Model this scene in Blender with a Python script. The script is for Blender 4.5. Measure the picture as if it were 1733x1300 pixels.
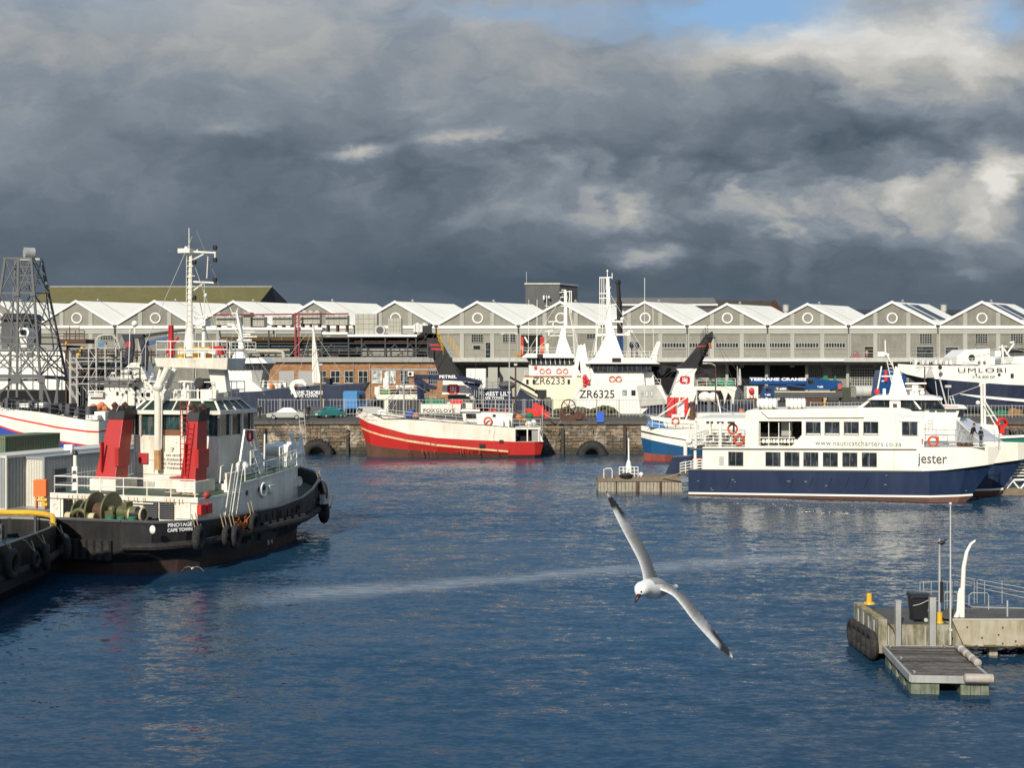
import bpy, bmesh, math, random
from mathutils import Vector as V, Matrix, noise as mnoise
for o in list(bpy.data.objects): bpy.data.objects.remove(o)
SC = bpy.context.scene; COL = SC.collection
R = math.radians
# ---------------------------------------------------------------- camera
FPX, HZ, CAMH = 2310.0, 614.0, 10.7          # focal length and horizon row of the 1733 px wide photograph
cam = bpy.data.cameras.new('camera'); camo = bpy.data.objects.new('camera', cam); COL.objects.link(camo)
camo.location = (0, 0, CAMH); camo.rotation_euler = (R(90), 0, 0)
cam.sensor_width = 36; cam.lens = 36*FPX/1733; cam.shift_y = -(650-HZ)/1733
cam.clip_start = .1; cam.clip_end = 9000
SC.camera = camo
SC.view_settings.view_transform = 'Standard'; SC.view_settings.look = 'None'
SC.view_settings.exposure = .15; SC.view_settings.gamma = 1
SC.cycles.max_bounces = 6; SC.cycles.glossy_bounces = 4; SC.cycles.diffuse_bounces = 3
# ---------------------------------------------------------------- sun
SUN_EL, SUN_AZ = 31, 20           # azimuth: degrees left of straight behind the camera
sd = V((-math.sin(R(SUN_AZ))*math.cos(R(SUN_EL)), -math.cos(R(SUN_AZ))*math.cos(R(SUN_EL)), math.sin(R(SUN_EL))))
sl = bpy.data.lights.new('sun', 'SUN'); sl.energy = 4.6; sl.angle = R(.5); sl.color = (1, .92, .79)
slo = bpy.data.objects.new('sun', sl); COL.objects.link(slo)
slo.rotation_euler = sd.to_track_quat('Z', 'Y').to_euler()
# ---------------------------------------------------------------- world: physical sky behind a deck of storm clouds
W = bpy.data.worlds.new('World'); SC.world = W; W.use_nodes = True
nt = W.node_tree; nt.nodes.clear()
def N(tree, typ, **kw):
    n = tree.nodes.new(typ)
    for k, v in kw.items():
        if k.startswith('i_'):
            n.inputs[int(k[2:]) if k[2:].isdigit() else k[2:]].default_value = v
        else: setattr(n, k, v)
    return n
def mth(tree, op, a, b=None, c=None, clamp=False):
    n = tree.nodes.new('ShaderNodeMath'); n.operation = op; n.use_clamp = clamp
    for i, x in enumerate((a, b, c)):
        if x is None: continue
        if isinstance(x, (int, float)): n.inputs[i].default_value = x
        else: tree.links.new(x, n.inputs[i])
    return n.outputs[0]
def mixc(tree, f, a, b, mode='MIX'):
    n = tree.nodes.new('ShaderNodeMix'); n.data_type = 'RGBA'; n.blend_type = mode
    for i, x in ((0, f), (6, a), (7, b)):
        if isinstance(x, (int, float)): n.inputs[i].default_value = x
        elif isinstance(x, tuple): n.inputs[i].default_value = (*x[:3], 1)
        else: tree.links.new(x, n.inputs[i])
    return n.outputs[2]
def ramp(tree, fac, stops, interp='LINEAR'):
    n = tree.nodes.new('ShaderNodeValToRGB'); n.color_ramp.interpolation = interp
    e = n.color_ramp.elements
    while len(e) < len(stops): e.new(.5)
    for k, (p, c) in enumerate(stops):
        e[k].position = p; e[k].color = (*c[:3], 1) if isinstance(c, tuple) else (c, c, c, 1)
    tree.links.new(fac, n.inputs[0]); return n.outputs[0]
sky = N(nt, 'ShaderNodeTexSky', sky_type='NISHITA', sun_disc=False, sun_elevation=R(SUN_EL), sun_rotation=R(180+SUN_AZ), air_density=1.0, dust_density=.6, ozone_density=1.6)
tc = N(nt, 'ShaderNodeTexCoord'); sp = N(nt, 'ShaderNodeSeparateXYZ'); nt.links.new(tc.outputs['Generated'], sp.inputs[0])
dx, dy, dz = sp.outputs
yy = mth(nt, 'MAXIMUM', dy, .25)
U = mth(nt, 'DIVIDE', dx, yy)            # tangent of the bearing, 0 straight ahead
Vv = mth(nt, 'DIVIDE', dz, yy)           # tangent of the height above the horizon
cmb = N(nt, 'ShaderNodeCombineXYZ'); nt.links.new(U, cmb.inputs[0]); nt.links.new(mth(nt, 'MULTIPLY', Vv, 2.1), cmb.inputs[1])
nt.links.new(mth(nt, 'MULTIPLY', dy, .3), cmb.inputs[2])
wn = N(nt, 'ShaderNodeTexNoise', i_Scale=9.0, i_Detail=7.0, i_Roughness=.6); nt.links.new(cmb.outputs[0], wn.inputs['Vector'])
ws = N(nt, 'ShaderNodeSeparateXYZ'); nt.links.new(wn.outputs['Color'], ws.inputs[0])
Uw = mth(nt, 'ADD', U, mth(nt, 'MULTIPLY', mth(nt, 'SUBTRACT', ws.outputs[0], .5), .11))
Vw = mth(nt, 'ADD', Vv, mth(nt, 'MULTIPLY', mth(nt, 'SUBTRACT', ws.outputs[1], .5), .075))
cw = N(nt, 'ShaderNodeCombineXYZ'); nt.links.new(Uw, cw.inputs[0]); nt.links.new(mth(nt, 'MULTIPLY', Vw, 1.65), cw.inputs[1])
n1 = N(nt, 'ShaderNodeTexNoise', i_Scale=6.0, i_Detail=8.0, i_Roughness=.52, i_Distortion=.15); nt.links.new(cw.outputs[0], n1.inputs['Vector'])
n2 = N(nt, 'ShaderNodeTexNoise', i_Scale=17.0, i_Detail=8.0, i_Roughness=.58, i_Distortion=.1); nt.links.new(cw.outputs[0], n2.inputs['Vector'])
n3 = N(nt, 'ShaderNodeTexNoise', i_Scale=13.0, i_Detail=5.0, i_Roughness=.5); nt.links.new(cw.outputs[0], n3.inputs['Vector'])
bil = mth(nt, 'ABSOLUTE', mth(nt, 'MULTIPLY', mth(nt, 'SUBTRACT', n3.outputs[0], .5), 4.5))      # billows: creases between rounded heads
bil = mth(nt, 'MINIMUM', bil, 1.0)
def blob(px, py, rx, ry, amp):
    a = mth(nt, 'MULTIPLY', mth(nt, 'SUBTRACT', Uw, (px-866.5)/FPX), FPX/rx)
    b = mth(nt, 'MULTIPLY', mth(nt, 'SUBTRACT', Vw, (HZ-py)/FPX), FPX/ry)
    q = mth(nt, 'ADD', mth(nt, 'MULTIPLY', a, a), mth(nt, 'MULTIPLY', b, b))
    return mth(nt, 'MULTIPLY', mth(nt, 'EXPONENT', mth(nt, 'MULTIPLY', q, -1)), amp)
lev = mth(nt, 'MULTIPLY_ADD', mth(nt, 'MINIMUM', Vv, .27), 1.85, .05)
namp = ramp(nt, Vv, [(.04, .25), (.13, 1.0)])
for b in ((1520, 70, 250, 60, .46), (1640, 150, 100, 100, .26), (1330, 60, 120, 40, .12), (1300, 335, 190, 46, .30), (1500, 365, 210, 50, .27), (1570, 318, 170, 24, .28), (1705, 300, 50, 60, .5), (1650, 400, 140, 38, .26),
          (1050, 350, 90, 32, .32), (860, 355, 120, 34, .28), (615, 264, 70, 17, .50), (790, 245, 75, 18, .40), (950, 280, 80, 22, .14), (1180, 230, 90, 40, .12), (1330, 385, 70, 12, .25), (1080, 430, 60, 28, .22),
          (1635, 465, 40, 18, .30), (1075, 435, 45, 24, .20), (1690, 350, 90, 40, .2), (370, 215, 60, 20, .2), (950, 120, 330, 90, .10), (200, 90, 300, 80, .08),
          (1450, 225, 330, 50, -.22), (1690, 215, 130, 60, -.16), (1000, 265, 380, 22, -.10), (700, 320, 70, 45, -.14), (300, 430, 420, 50, -.10), (900, 470, 420, 36, -.12), (560, 480, 500, 30, -.05),
          (330, 240, 260, 26, -.09), (1280, 300, 60, 20, -.1)):
    lev = mth(nt, 'ADD', lev, blob(*b))
nse = mth(nt, 'ADD', mth(nt, 'MULTIPLY', mth(nt, 'SUBTRACT', n1.outputs[0], .5), .62), mth(nt, 'MULTIPLY', mth(nt, 'SUBTRACT', n2.outputs[0], .5), .42))
zone = mth(nt, 'ADD', blob(1400, 340, 520, 130, 1.0), mth(nt, 'ADD', blob(700, 300, 330, 90, .5), blob(1550, 90, 330, 110, .5)))
lev = mth(nt, 'ADD', lev, mth(nt, 'MULTIPLY', mth(nt, 'SUBTRACT', bil, .42), mth(nt, 'MULTIPLY', zone, .40)))
lev = mth(nt, 'ADD', lev, mth(nt, 'MULTIPLY', nse, namp), None, True)
CL = ramp(nt, lev, [(0, (.76, 1.08, 1.42)), (.25, (1.42, 1.78, 2.2)), (.45, (2.4, 2.78, 3.25)), (.68, (4.6, 4.6, 4.4)), (1, (7.8, 7.6, 7.1))])
# openings of blue: two gaps at the top of the view, wide blue sky over and behind the camera
gap = mth(nt, 'ADD', mth(nt, 'ADD', blob(1260, 8, 170, 42, 1.25), blob(900, 30, 200, 26, .55)), blob(1720, 25, 60, 30, .8))
hn = N(nt, 'ShaderNodeTexNoise', i_Scale=3.2, i_Detail=6.0, i_Roughness=.55); nt.links.new(tc.outputs['Generated'], hn.inputs['Vector'])
hi = mth(nt, 'MULTIPLY', ramp(nt, dz, [(.22, 0.0), (.36, 1.0)]), ramp(nt, hn.outputs[0], [(.42, .45), (.58, 1.0)]))
clear = mth(nt, 'MAXIMUM', mth(nt, 'MINIMUM', gap, 1.0), hi, None, True)
blue = mixc(nt, .6, sky.outputs[0], (2.7, 4.9, 7.9))
skyc = mixc(nt, clear, CL, blue)
bg = N(nt, 'ShaderNodeBackground', i_Strength=.088); nt.links.new(skyc, bg.inputs[0])
wo = N(nt, 'ShaderNodeOutputWorld'); nt.links.new(bg.outputs[0], wo.inputs[0])
W.cycles.sampling_method = 'AUTOMATIC'
# ---------------------------------------------------------------- materials
MATS = {}
def newmat(name):
    m = bpy.data.materials.new(name); m.use_nodes = True; t = m.node_tree
    return m, t, t.nodes['Principled BSDF']
def paint(name, col, rough=.5, metal=0, dirt=.25, dcol=None, rust=0, scale=.6, bump=0, streak=6):
    """painted or weathered surface: blotches plus vertical streaks, optional rust"""
    if name in MATS: return MATS[name]
    m, t, b = newmat(name)
    g = N(t, 'ShaderNodeNewGeometry')
    mp = N(t, 'ShaderNodeMapping'); mp.inputs['Scale'].default_value = (1, 1, 1/streak); t.links.new(g.outputs['Position'], mp.inputs[0])
    a = N(t, 'ShaderNodeTexNoise', i_Scale=scale*4, i_Detail=6.0, i_Roughness=.65); t.links.new(mp.outputs[0], a.inputs['Vector'])
    c = N(t, 'ShaderNodeTexNoise', i_Scale=scale, i_Detail=5.0); t.links.new(g.outputs['Position'], c.inputs['Vector'])
    f = mth(t, 'MULTIPLY', ramp(t, a.outputs[0], [(.42, 0.0), (.72, 1.0)]), dirt)
    f2 = mth(t, 'MULTIPLY', ramp(t, c.outputs[0], [(.35, 0.0), (.75, 1.0)]), dirt)
    dc = dcol or tuple(x*.45 for x in col)
    out = mixc(t, mth(t, 'ADD', f, f2, None, True), col, dc)
    if rust:
        r = N(t, 'ShaderNodeTexNoise', i_Scale=scale*5.5, i_Detail=7.0, i_Roughness=.7); t.links.new(mp.outputs[0], r.inputs['Vector'])
        out = mixc(t, ramp(t, r.outputs[0], [(.66-.16*rust, 0.0), (.74-.1*rust, 1.0)]), out, (.20, .075, .03))
    t.links.new(out, b.inputs['Base Color']); b.inputs['Roughness'].default_value = rough; b.inputs['Metallic'].default_value = metal
    if bump:
        bn = N(t, 'ShaderNodeBump', i_Strength=.6, i_Distance=bump)
        t.links.new(a.outputs[0], bn.inputs['Height']); t.links.new(bn.outputs[0], b.inputs['Normal'])
    MATS[name] = m; return m
def glass(name, col=(.012, .016, .02), rough=.08):
    if name in MATS: return MATS[name]
    m, t, b = newmat(name)
    g = N(t, 'ShaderNodeNewGeometry'); a = N(t, 'ShaderNodeTexNoise', i_Scale=1.4, i_Detail=3.0); t.links.new(g.outputs['Position'], a.inputs['Vector'])
    a2 = N(t, 'ShaderNodeTexNoise', i_Scale=5.0, i_Detail=2.0); mp = N(t, 'ShaderNodeMapping'); mp.inputs['Scale'].default_value = (1, 1, .15); t.links.new(g.outputs['Position'], mp.inputs[0]); t.links.new(mp.outputs[0], a2.inputs['Vector'])
    out = mixc(t, ramp(t, a.outputs[0], [(.4, 0.0), (.7, 1.0)]), col, tuple(x*2.6+.01 for x in col))
    out = mixc(t, mth(t, 'MULTIPLY', ramp(t, a2.outputs[0], [(.58, 0.0), (.64, 1.0)]), .6), out, (.13, .13, .12))
    t.links.new(out, b.inputs['Base Color']); b.inputs['Roughness'].default_value = rough; b.inputs['IOR'].default_value = 1.5
    MATS[name] = m; return m
WHITE = paint('white paint', (.84, .82, .74), .45, dirt=.3, dcol=(.45, .38, .27), rust=.15, scale=.5)
WHITEC = paint('clean white paint', (.86, .84, .77), .35, dirt=.2, dcol=(.5, .45, .36), scale=.4)
CREAM = paint('cream paint', (.83, .80, .70), .4, dirt=.28, dcol=(.55, .47, .33), scale=.4)
YCREAM = paint('yellowed cream paint', (.78, .73, .56), .5, dirt=.2, dcol=(.5, .4, .2), scale=.4)
NAVY = paint('navy paint', (.008, .015, .042), .42, dirt=.3, dcol=(.04, .055, .09), scale=.7)
NAVYF = paint('ferry navy paint', (.006, .017, .052), .36, dirt=.35, dcol=(.025, .042, .085), scale=.4)
BLACK = paint('black paint', (.007, .007, .008), .5, dirt=.3, dcol=(.025, .023, .022), scale=.8)
TUGBLK = paint('tug black paint', (.005, .005, .006), .5, dirt=.5, dcol=(.028, .025, .023), scale=.9, bump=.02)
RUBBER = paint('old rubber', (.012, .0115, .0115), .85, dirt=.5, dcol=(.045, .04, .036), scale=2, streak=1, bump=.02)
RED = paint('trawler red paint', (.50, .012, .014), .5, dirt=.35, dcol=(.30, .045, .02), rust=.35, scale=.6)
REDF = paint('funnel red paint', (.42, .018, .016), .45, dirt=.25, dcol=(.25, .02, .02), scale=1)
REDB = paint('bright red paint', (.62, .03, .025), .5, dirt=.15)
BOOT = paint('brown antifouling', (.13, .055, .035), .8, dirt=.5, dcol=(.06, .045, .03), scale=1)
BOOTR = paint('red antifouling', (.36, .09, .06), .7, dirt=.4, scale=1)
GREY = paint('grey paint', (.32, .32, .30), .5, dirt=.3, scale=.7)
LGREY = paint('light grey paint', (.52, .51, .47), .5, dirt=.3, scale=.7)
DGREY = paint('dark grey paint', (.08, .08, .085), .6, dirt=.3, scale=.7)
STEEL = paint('galvanised steel', (.42, .42, .40), .5, metal=.2, dirt=.4, scale=1.2)
TOWER = paint('weathered grey steel', (.10, .108, .11), .55, dirt=.4, dcol=(.09, .085, .08), scale=1)
RUST = paint('rusty iron', (.12, .055, .032), .85, dirt=.6, dcol=(.04, .025, .02), scale=2, streak=1, bump=.02)
CONC = paint('concrete', (.30, .28, .22), .85, dirt=.5, dcol=(.13, .12, .085), scale=1.2, streak=3, bump=.01)
DECKG = paint('green deck paint', (.045, .085, .05), .6, dirt=.35, dcol=(.03, .045, .03), scale=1.2, streak=1)
DECKB = paint('worn deck', (.10, .09, .08), .8, dirt=.5, scale=2, streak=1)
GREENM = paint('olive green machine paint', (.095, .12, .045), .5, dirt=.5, dcol=(.09, .05, .03), rust=.2, scale=2)
YEL = paint('yellow paint', (.72, .42, .03), .45, dirt=.3, scale=1.5)
ORANGE = paint('orange plastic', (.75, .16, .03), .5, dirt=.15)
GRN = paint('green tarpaulin', (.02, .17, .085), .7, dirt=.3, scale=2)
BLUE = paint('blue truck paint', (.012, .065, .21), .3, dirt=.2, scale=1)
MIDB = paint('mid blue paint', (.10, .26, .55), .4, dirt=.2)
BRIGHTB = paint('bright blue board', (.03, .12, .55), .5, dirt=.1)
BEIGE = paint('beige panel paint', (.42, .41, .34), .6, dirt=.3, dcol=(.22, .2, .15), scale=.6)
WOOD = paint('weathered wood', (.22, .17, .12), .85, dirt=.5, scale=2, streak=1)
ROPE = paint('old rope', (.42, .33, .2), .9, dirt=.4, scale=4)
NET = paint('fishing net', (.06, .07, .03), .95, dirt=.8, dcol=(.11, .07, .03), scale=2.5, streak=1, bump=.15)
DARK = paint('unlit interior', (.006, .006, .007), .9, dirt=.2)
GLASS = glass('dark window glass'); GLASSG = glass('teal window glass', (.012, .03, .03)); GLASSL = glass('pale window glass', (.25, .27, .26), .2)
SKIN = paint('skin', (.32, .17, .11), .6, dirt=.05); JACKET = paint('dark jacket', (.014, .014, .018), .85, dirt=.2)
JEANS = paint('dark trousers', (.02, .025, .04), .85, dirt=.2); OVERALL = paint('blue overall', (.05, .08, .25), .85, dirt=.2)
# ---------------------------------------------------------------- mesh builder
class MB:
    def __init__(s): s.v = []; s.f = []; s.m = []
    def add(s, vs, fs, m=0):
        k = len(s.v); s.v += [tuple(p) for p in vs]
        for f in fs: s.f.append(tuple(i+k for i in f)); s.m.append(m)
        return s
    def box(s, x0, x1, y0, y1, z0, z1, m=0):
        return s.add([(x0,y0,z0),(x1,y0,z0),(x1,y1,z0),(x0,y1,z0),(x0,y0,z1),(x1,y0,z1),(x1,y1,z1),(x0,y1,z1)],
                     [(0,3,2,1),(4,5,6,7),(0,1,5,4),(1,2,6,5),(2,3,7,6),(3,0,4,7)], m)
    def ext(s, pts, vec, m=0, side=None):
        n = len(pts); vec = V(vec); a = [V(p) for p in pts]
        s.add(a + [p+vec for p in a], [tuple(range(n))[::-1], tuple(range(n, 2*n))], m)
        k = len(s.v)-2*n
        for i in range(n):
            j = (i+1) % n; s.f.append((k+i, k+j, k+n+j, k+n+i)); s.m.append(m if side is None else side)
        return s
    def xz(s, pts, y0, y1, m=0, side=None): return s.ext([(p[0], y0, p[1]) for p in pts], (0, y1-y0, 0), m, side)
    def quad(s, *p, m=0): return s.add(p, [tuple(range(len(p)))], m)
    def tube(s, p, q, r, r2=None, n=6, m=0, caps=True):
        p, q = V(p), V(q); r2 = r if r2 is None else r2
        d = (q-p)
        if d.length < 1e-6: return s
        d.normalize(); a = d.orthogonal().normalized(); b = d.cross(a)
        vs = [p+(a*math.cos(t)+b*math.sin(t))*r for t in [2*math.pi*i/n for i in range(n)]]
        vs += [q+(a*math.cos(t)+b*math.sin(t))*r2 for t in [2*math.pi*i/n for i in range(n)]]
        fs = [(i, (i+1)%n, n+(i+1)%n, n+i) for i in range(n)]
        if caps: fs += [tuple(range(n))[::-1], tuple(range(n, 2*n))]
        return s.add(vs, fs, m)
    def path(s, pts, r, n=6, m=0, closed=False):
        pts = [V(p) for p in pts]; k = len(pts); rings = []; ref = None
        for i in range(k):
            a = pts[i-1] if (i > 0 or closed) else pts[i]; b = pts[(i+1) % k] if (i < k-1 or closed) else pts[i]
            d = (b-a).normalized()
            if ref is None: ref = d.orthogonal().normalized()
            ref = (ref - d*ref.dot(d)).normalized(); bb = d.cross(ref)
            rr = r[i] if isinstance(r, (list, tuple)) else r
            rings.append([pts[i]+(ref*math.cos(t)+bb*math.sin(t))*rr for t in [2*math.pi*j/n for j in range(n)]])
        return s.loft(rings, m, closed=closed, caps=not closed)
    def loft(s, rings, m=0, closed=False, caps=True, wrap=True):
        n = len(rings[0]); vs = [p for r_ in rings for p in r_]; fs = []
        K = len(rings)
        for i in range(K if closed else K-1):
            i2 = (i+1) % K
            for j in range(n if wrap else n-1):
                j2 = (j+1) % n; fs.append((i*n+j, i*n+j2, i2*n+j2, i2*n+j))
        if caps and not closed and wrap: fs += [tuple(range(n))[::-1], tuple(range((K-1)*n, K*n))]
        return s.add(vs, fs, m)
    def torus(s, c, R_, r, ax=(0,0,1), n=16, k=8, m=0, a0=0, a1=360):
        ax = V(ax).normalized(); u = ax.orthogonal().normalized(); w = ax.cross(u); full = abs(a1-a0) >= 360
        pts = [V(c)+(u*math.cos(R(t))+w*math.sin(R(t)))*R_ for t in [a0+(a1-a0)*i/n for i in range(n if full else n+1)]]
        return s.path(pts, r, k, m, closed=full)
    def disc(s, c, r, ax, t=.05, n=16, m=0):
        c = V(c); ax = V(ax).normalized(); return s.tube(c-ax*t/2, c+ax*t/2, r, n=n, m=m)
    def ball(s, c, r, n=10, k=6, m=0, sz=(1,1,1)):
        rings = []
        for i in range(k+1):
            t = math.pi*i/k; rr = max(math.sin(t), .02)
            rings.append([(c[0]+r*sz[0]*rr*math.cos(2*math.pi*j/n), c[1]+r*sz[1]*rr*math.sin(2*math.pi*j/n), c[2]+r*sz[2]*math.cos(t)) for j in range(n)])
        return s.loft(rings, m)
    def rail(s, pts, h=1.0, r=.025, n=2, step=1.5, m=0, k=5):
        """guard rail along a polyline: posts and n horizontal bars"""
        pts = [V(p) for p in pts]
        for a, b in zip(pts, pts[1:]):
            L = (b-a).length; c = max(1, round(L/step))
            for i in range(c+1):
                p = a.lerp(b, i/c); s.tube(p, p+V((0,0,h)), r, n=k, m=m)
            for j in range(n):
                z = V((0, 0, h*(j+1)/n)); s.tube(a+z, b+z, r, n=k, m=m)
        return s
    def ladder(s, p, q, w=.4, step=.3, r=.02, side=(1,0,0), m=0):
        p, q = V(p), V(q); sv = V(side).normalized()*w/2
        s.tube(p-sv, q-sv, r, n=5, m=m); s.tube(p+sv, q+sv, r, n=5, m=m)
        c = max(2, int((q-p).length/step))
        for i in range(1, c): a = p.lerp(q, i/c); s.tube(a-sv, a+sv, r*.8, n=4, m=m)
        return s
    def build(s, name, mats, parent=None, smooth=True, bevel=0, ang=35):
        me = bpy.data.meshes.new(name); me.from_pydata(s.v, [], s.f)
        if not isinstance(mats, (list, tuple)): mats = [mats]
        for mt in mats: me.materials.append(mt)
        me.polygons.foreach_set('material_index', [min(i, len(mats)-1) for i in s.m])
        bm = bmesh.new(); bm.from_mesh(me); bmesh.ops.recalc_face_normals(bm, faces=bm.faces); bm.to_mesh(me); bm.free()
        if smooth:
            me.polygons.foreach_set('use_smooth', [True]*len(me.polygons)); me.set_sharp_from_angle(angle=R(ang))
        me.update()
        o = bpy.data.objects.new(name, me); COL.objects.link(o)
        if parent is not None: o.parent = parent
        if bevel:
            md = o.modifiers.new('edge', 'BEVEL'); md.width = bevel; md.segments = 2; md.limit_method = 'ANGLE'
        return o
def tag(o, label=None, cat=None, group=None, kind=None):
    if label: o['label'] = label
    if cat: o['category'] = cat
    if group: o['group'] = group
    if kind: o['kind'] = kind
    return o
def at(px, py, Y): return V(((px-866.5)/FPX*Y, Y, CAMH+(HZ-py)/FPX*Y))
SPLIT = {k: None for k in 'navigation_light guard_rail funnel_casing gantry_winch gantry_platform_rail deck_locker portholes yellow_drum solar_panels white_floats brown_frame orange_buoys radar_scanner hull_openings green_hooks wall_banner white_exhaust_pipe platform_supports fore_deck_rail red_fire_box pale_label red_deck_gear rail_post rails bow_rail railing cap dark_handrail second_mast winch_frame window_mullions rusty_platform raft_cradle deck_gutter belt_brackets'.split()}
SPLIT.update(roof_pillars='roof_pillar', window_pillars='window_pillar', gusset_plates='gusset_plate', deck_lockers='deck_locker', portholes='porthole', orange_buoys='buoy', white_floats='float', solar_panels='solar_panel', cream_rollers='roller', green_cans='can', red_stripes='red_stripe', steel_straps='steel_strap', roof_fittings='roof_fitting', foredeck_fittings='foredeck_fitting', downpipes='downpipe', plant_boxes='plant_box', white_posts='white_post', hull_scrapes='hull_scrape', deck_gear='deck_item', dark_deck_gear='deck_item', pale_scuffs='scuff', cleats='cleat', steel_angles='steel_angle', plate_seams='plate_seam', rust_run='rust_run', roof_vents='roof_vent', deck_pipes='deck_pipe', house_rust='rust_run', rust_streak='rust_run', sockets='socket', deck_benches='deck_bench', bulwark_stays='bulwark_stay', window_mullions='window_mullion')
def islands(mb):
    """split a builder into pieces that neither join nor touch"""
    par = list(range(len(mb.v)))
    def fd(i):
        while par[i] != i: par[i] = par[par[i]]; i = par[i]
        return i
    for f in mb.f:
        for j in f[1:]: par[fd(f[0])] = fd(j)
    bb = {}
    for i, v in enumerate(mb.v):
        r_ = fd(i); b = bb.setdefault(r_, [list(v), list(v)])
        for k in range(3): b[0][k] = min(b[0][k], v[k]); b[1][k] = max(b[1][k], v[k])
    ks = list(bb); grp = {k: k for k in ks}
    def fg(k):
        while grp[k] != k: k = grp[k]
        return k
    for a in range(len(ks)):
        for b in range(a+1, len(ks)):
            p, q = bb[ks[a]], bb[ks[b]]
            if all(p[0][k] <= q[1][k]+.02 and q[0][k] <= p[1][k]+.02 for k in range(3)): grp[fg(ks[a])] = fg(ks[b])
    out = {}
    for f, m in zip(mb.f, mb.m):
        g = fg(fd(f[0])); o = out.setdefault(g, (MB(), {}))
        for i in f:
            if i not in o[1]: o[1][i] = len(o[0].v); o[0].v.append(mb.v[i])
        o[0].f.append(tuple(o[1][i] for i in f)); o[0].m.append(m)
    return [o[0] for o in out.values()]
class TH:
    """a thing: an Empty at its base plus ways to turn points of the photograph into its own coordinates"""
    def __init__(s, name, label, cat, loc, rz=0, group=None):
        s.o = bpy.data.objects.new(name, None); COL.objects.link(s.o); s.o.empty_display_size = .3
        s.o.location = loc; s.o.rotation_euler = (0, 0, R(rz)); tag(s.o, label, cat, group)
        s.M = Matrix.Translation(V(loc)) @ Matrix.Rotation(R(rz), 4, 'Z'); s.I = s.M.inverted()
    def _ray(s, px, py):
        a = s.I @ V((0, 0, CAMH)); b = s.I @ at(px, py, 100.0); return a, b-a
    def P(s, px, py, y=0):
        a, d = s._ray(px, py); t = (y-a.y)/d.y; return a+d*t
    def PX(s, px, py, x=0):
        a, d = s._ray(px, py); t = (x-a.x)/d.x; return a+d*t
    def PZ(s, px, py, z=0):
        a, d = s._ray(px, py); t = (z-a.z)/d.z; return a+d*t
    def part(s, name, mb, mats, parent=None, label=None, **kw):
        if name in SPLIT and len(mb.f) > 6:
            gs = islands(mb)
            if len(gs) > 1:
                for g in gs: o = g.build(SPLIT[name] or name, mats, parent or s.o, **kw)
                return o
        o = mb.build(name, mats, parent or s.o, **kw)
        if label: o['label'] = label
        return o
    def pbox(s, mb, x0, y0, x1, y1, d0, d1, m=0):
        """box from a rectangle of the photograph, at local depths d0..d1"""
        a = s.P(x0, y1, d0); b = s.P(x1, y0, d0); return mb.box(a.x, b.x, d0, d1, a.z, b.z, m)
    def ppoly(s, mb, pts, d0, d1, m=0, side=None):
        q = [s.P(x, y, d0) for x, y in pts]; return mb.xz([(p.x, p.z) for p in q], d0, d1, m, side)
    def ptube(s, mb, x0, y0, x1, y1, d, r, m=0, r2=None, n=6): return mb.tube(s.P(x0, y0, d), s.P(x1, y1, d), r, r2, n=n, m=m)
    def ptxt(s, name, txt, px, py, d, h, mt, parent=None, **kw):
        p = s.P(px, py, d); return text(name, txt, p, h, mt, parent or s.o, **kw)
def text(name, txt, loc, size, mt, parent, rot=(90,0,0), sx=1.0, align='CENTER', bold=0, shear=0, space=1.0):
    cu = bpy.data.curves.new(name, 'FONT'); cu.body = txt; cu.size = size*1.38; cu.align_x = align; cu.align_y = 'CENTER'
    cu.extrude = .004; cu.offset = bold; cu.shear = shear; cu.space_character = space; cu.resolution_u = 3
    tmp = bpy.data.objects.new('tmp', cu); COL.objects.link(tmp)
    dg = bpy.context.evaluated_depsgraph_get(); dg.update()
    me = bpy.data.meshes.new_from_object(tmp.evaluated_get(dg)); bpy.data.objects.remove(tmp); bpy.data.curves.remove(cu)
    me.materials.clear(); me.materials.append(mt); me.name = name
    o = bpy.data.objects.new(name, me); COL.objects.link(o); o.parent = parent
    o.location = loc; o.rotation_euler = tuple(R(a) for a in rot); o.scale = (sx, 1, 1)
    return o
def copy_tree(o, parent=None):
    c = o.copy(); COL.objects.link(c)
    if parent is not None: c.parent = parent
    for ch in list(o.children): copy_tree(ch, c)
    return c
def hull(mb, st, mats=None, cap0=True, cap1=True):
    """st: stations (x, [(half width, z) top..bottom]); both sides, material index = band"""
    n = len(st[0][1])
    for sgn in (-1, 1):
        for (xa, a), (xb, b) in zip(st, st[1:]):
            for i in range(n-1):
                xs = lambda s_, i_: s_[i_][2] if len(s_[i_]) > 2 else None
                pa, pb, pc, pd = a[i], b[i], b[i+1], a[i+1]
                q = [((p[2] if len(p) > 2 else x), sgn*p[0], p[1]) for p, x in ((pa, xa), (pb, xb), (pc, xb), (pd, xa))]
                mb.add(q if sgn < 0 else q[::-1], [(0, 1, 2, 3)], i)
    for (x, s_), on in ((st[0], cap0), (st[-1], cap1)):
        if not on: continue
        for i in range(n-1):
            X = lambda p: p[2] if len(p) > 2 else x
            mb.add([(X(s_[i]), -s_[i][0], s_[i][1]), (X(s_[i]), s_[i][0], s_[i][1]), (X(s_[i+1]), s_[i+1][0], s_[i+1][1]), (X(s_[i+1]), -s_[i+1][0], s_[i+1][1])], [(0,1,2,3)], i)
    return mb
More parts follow.
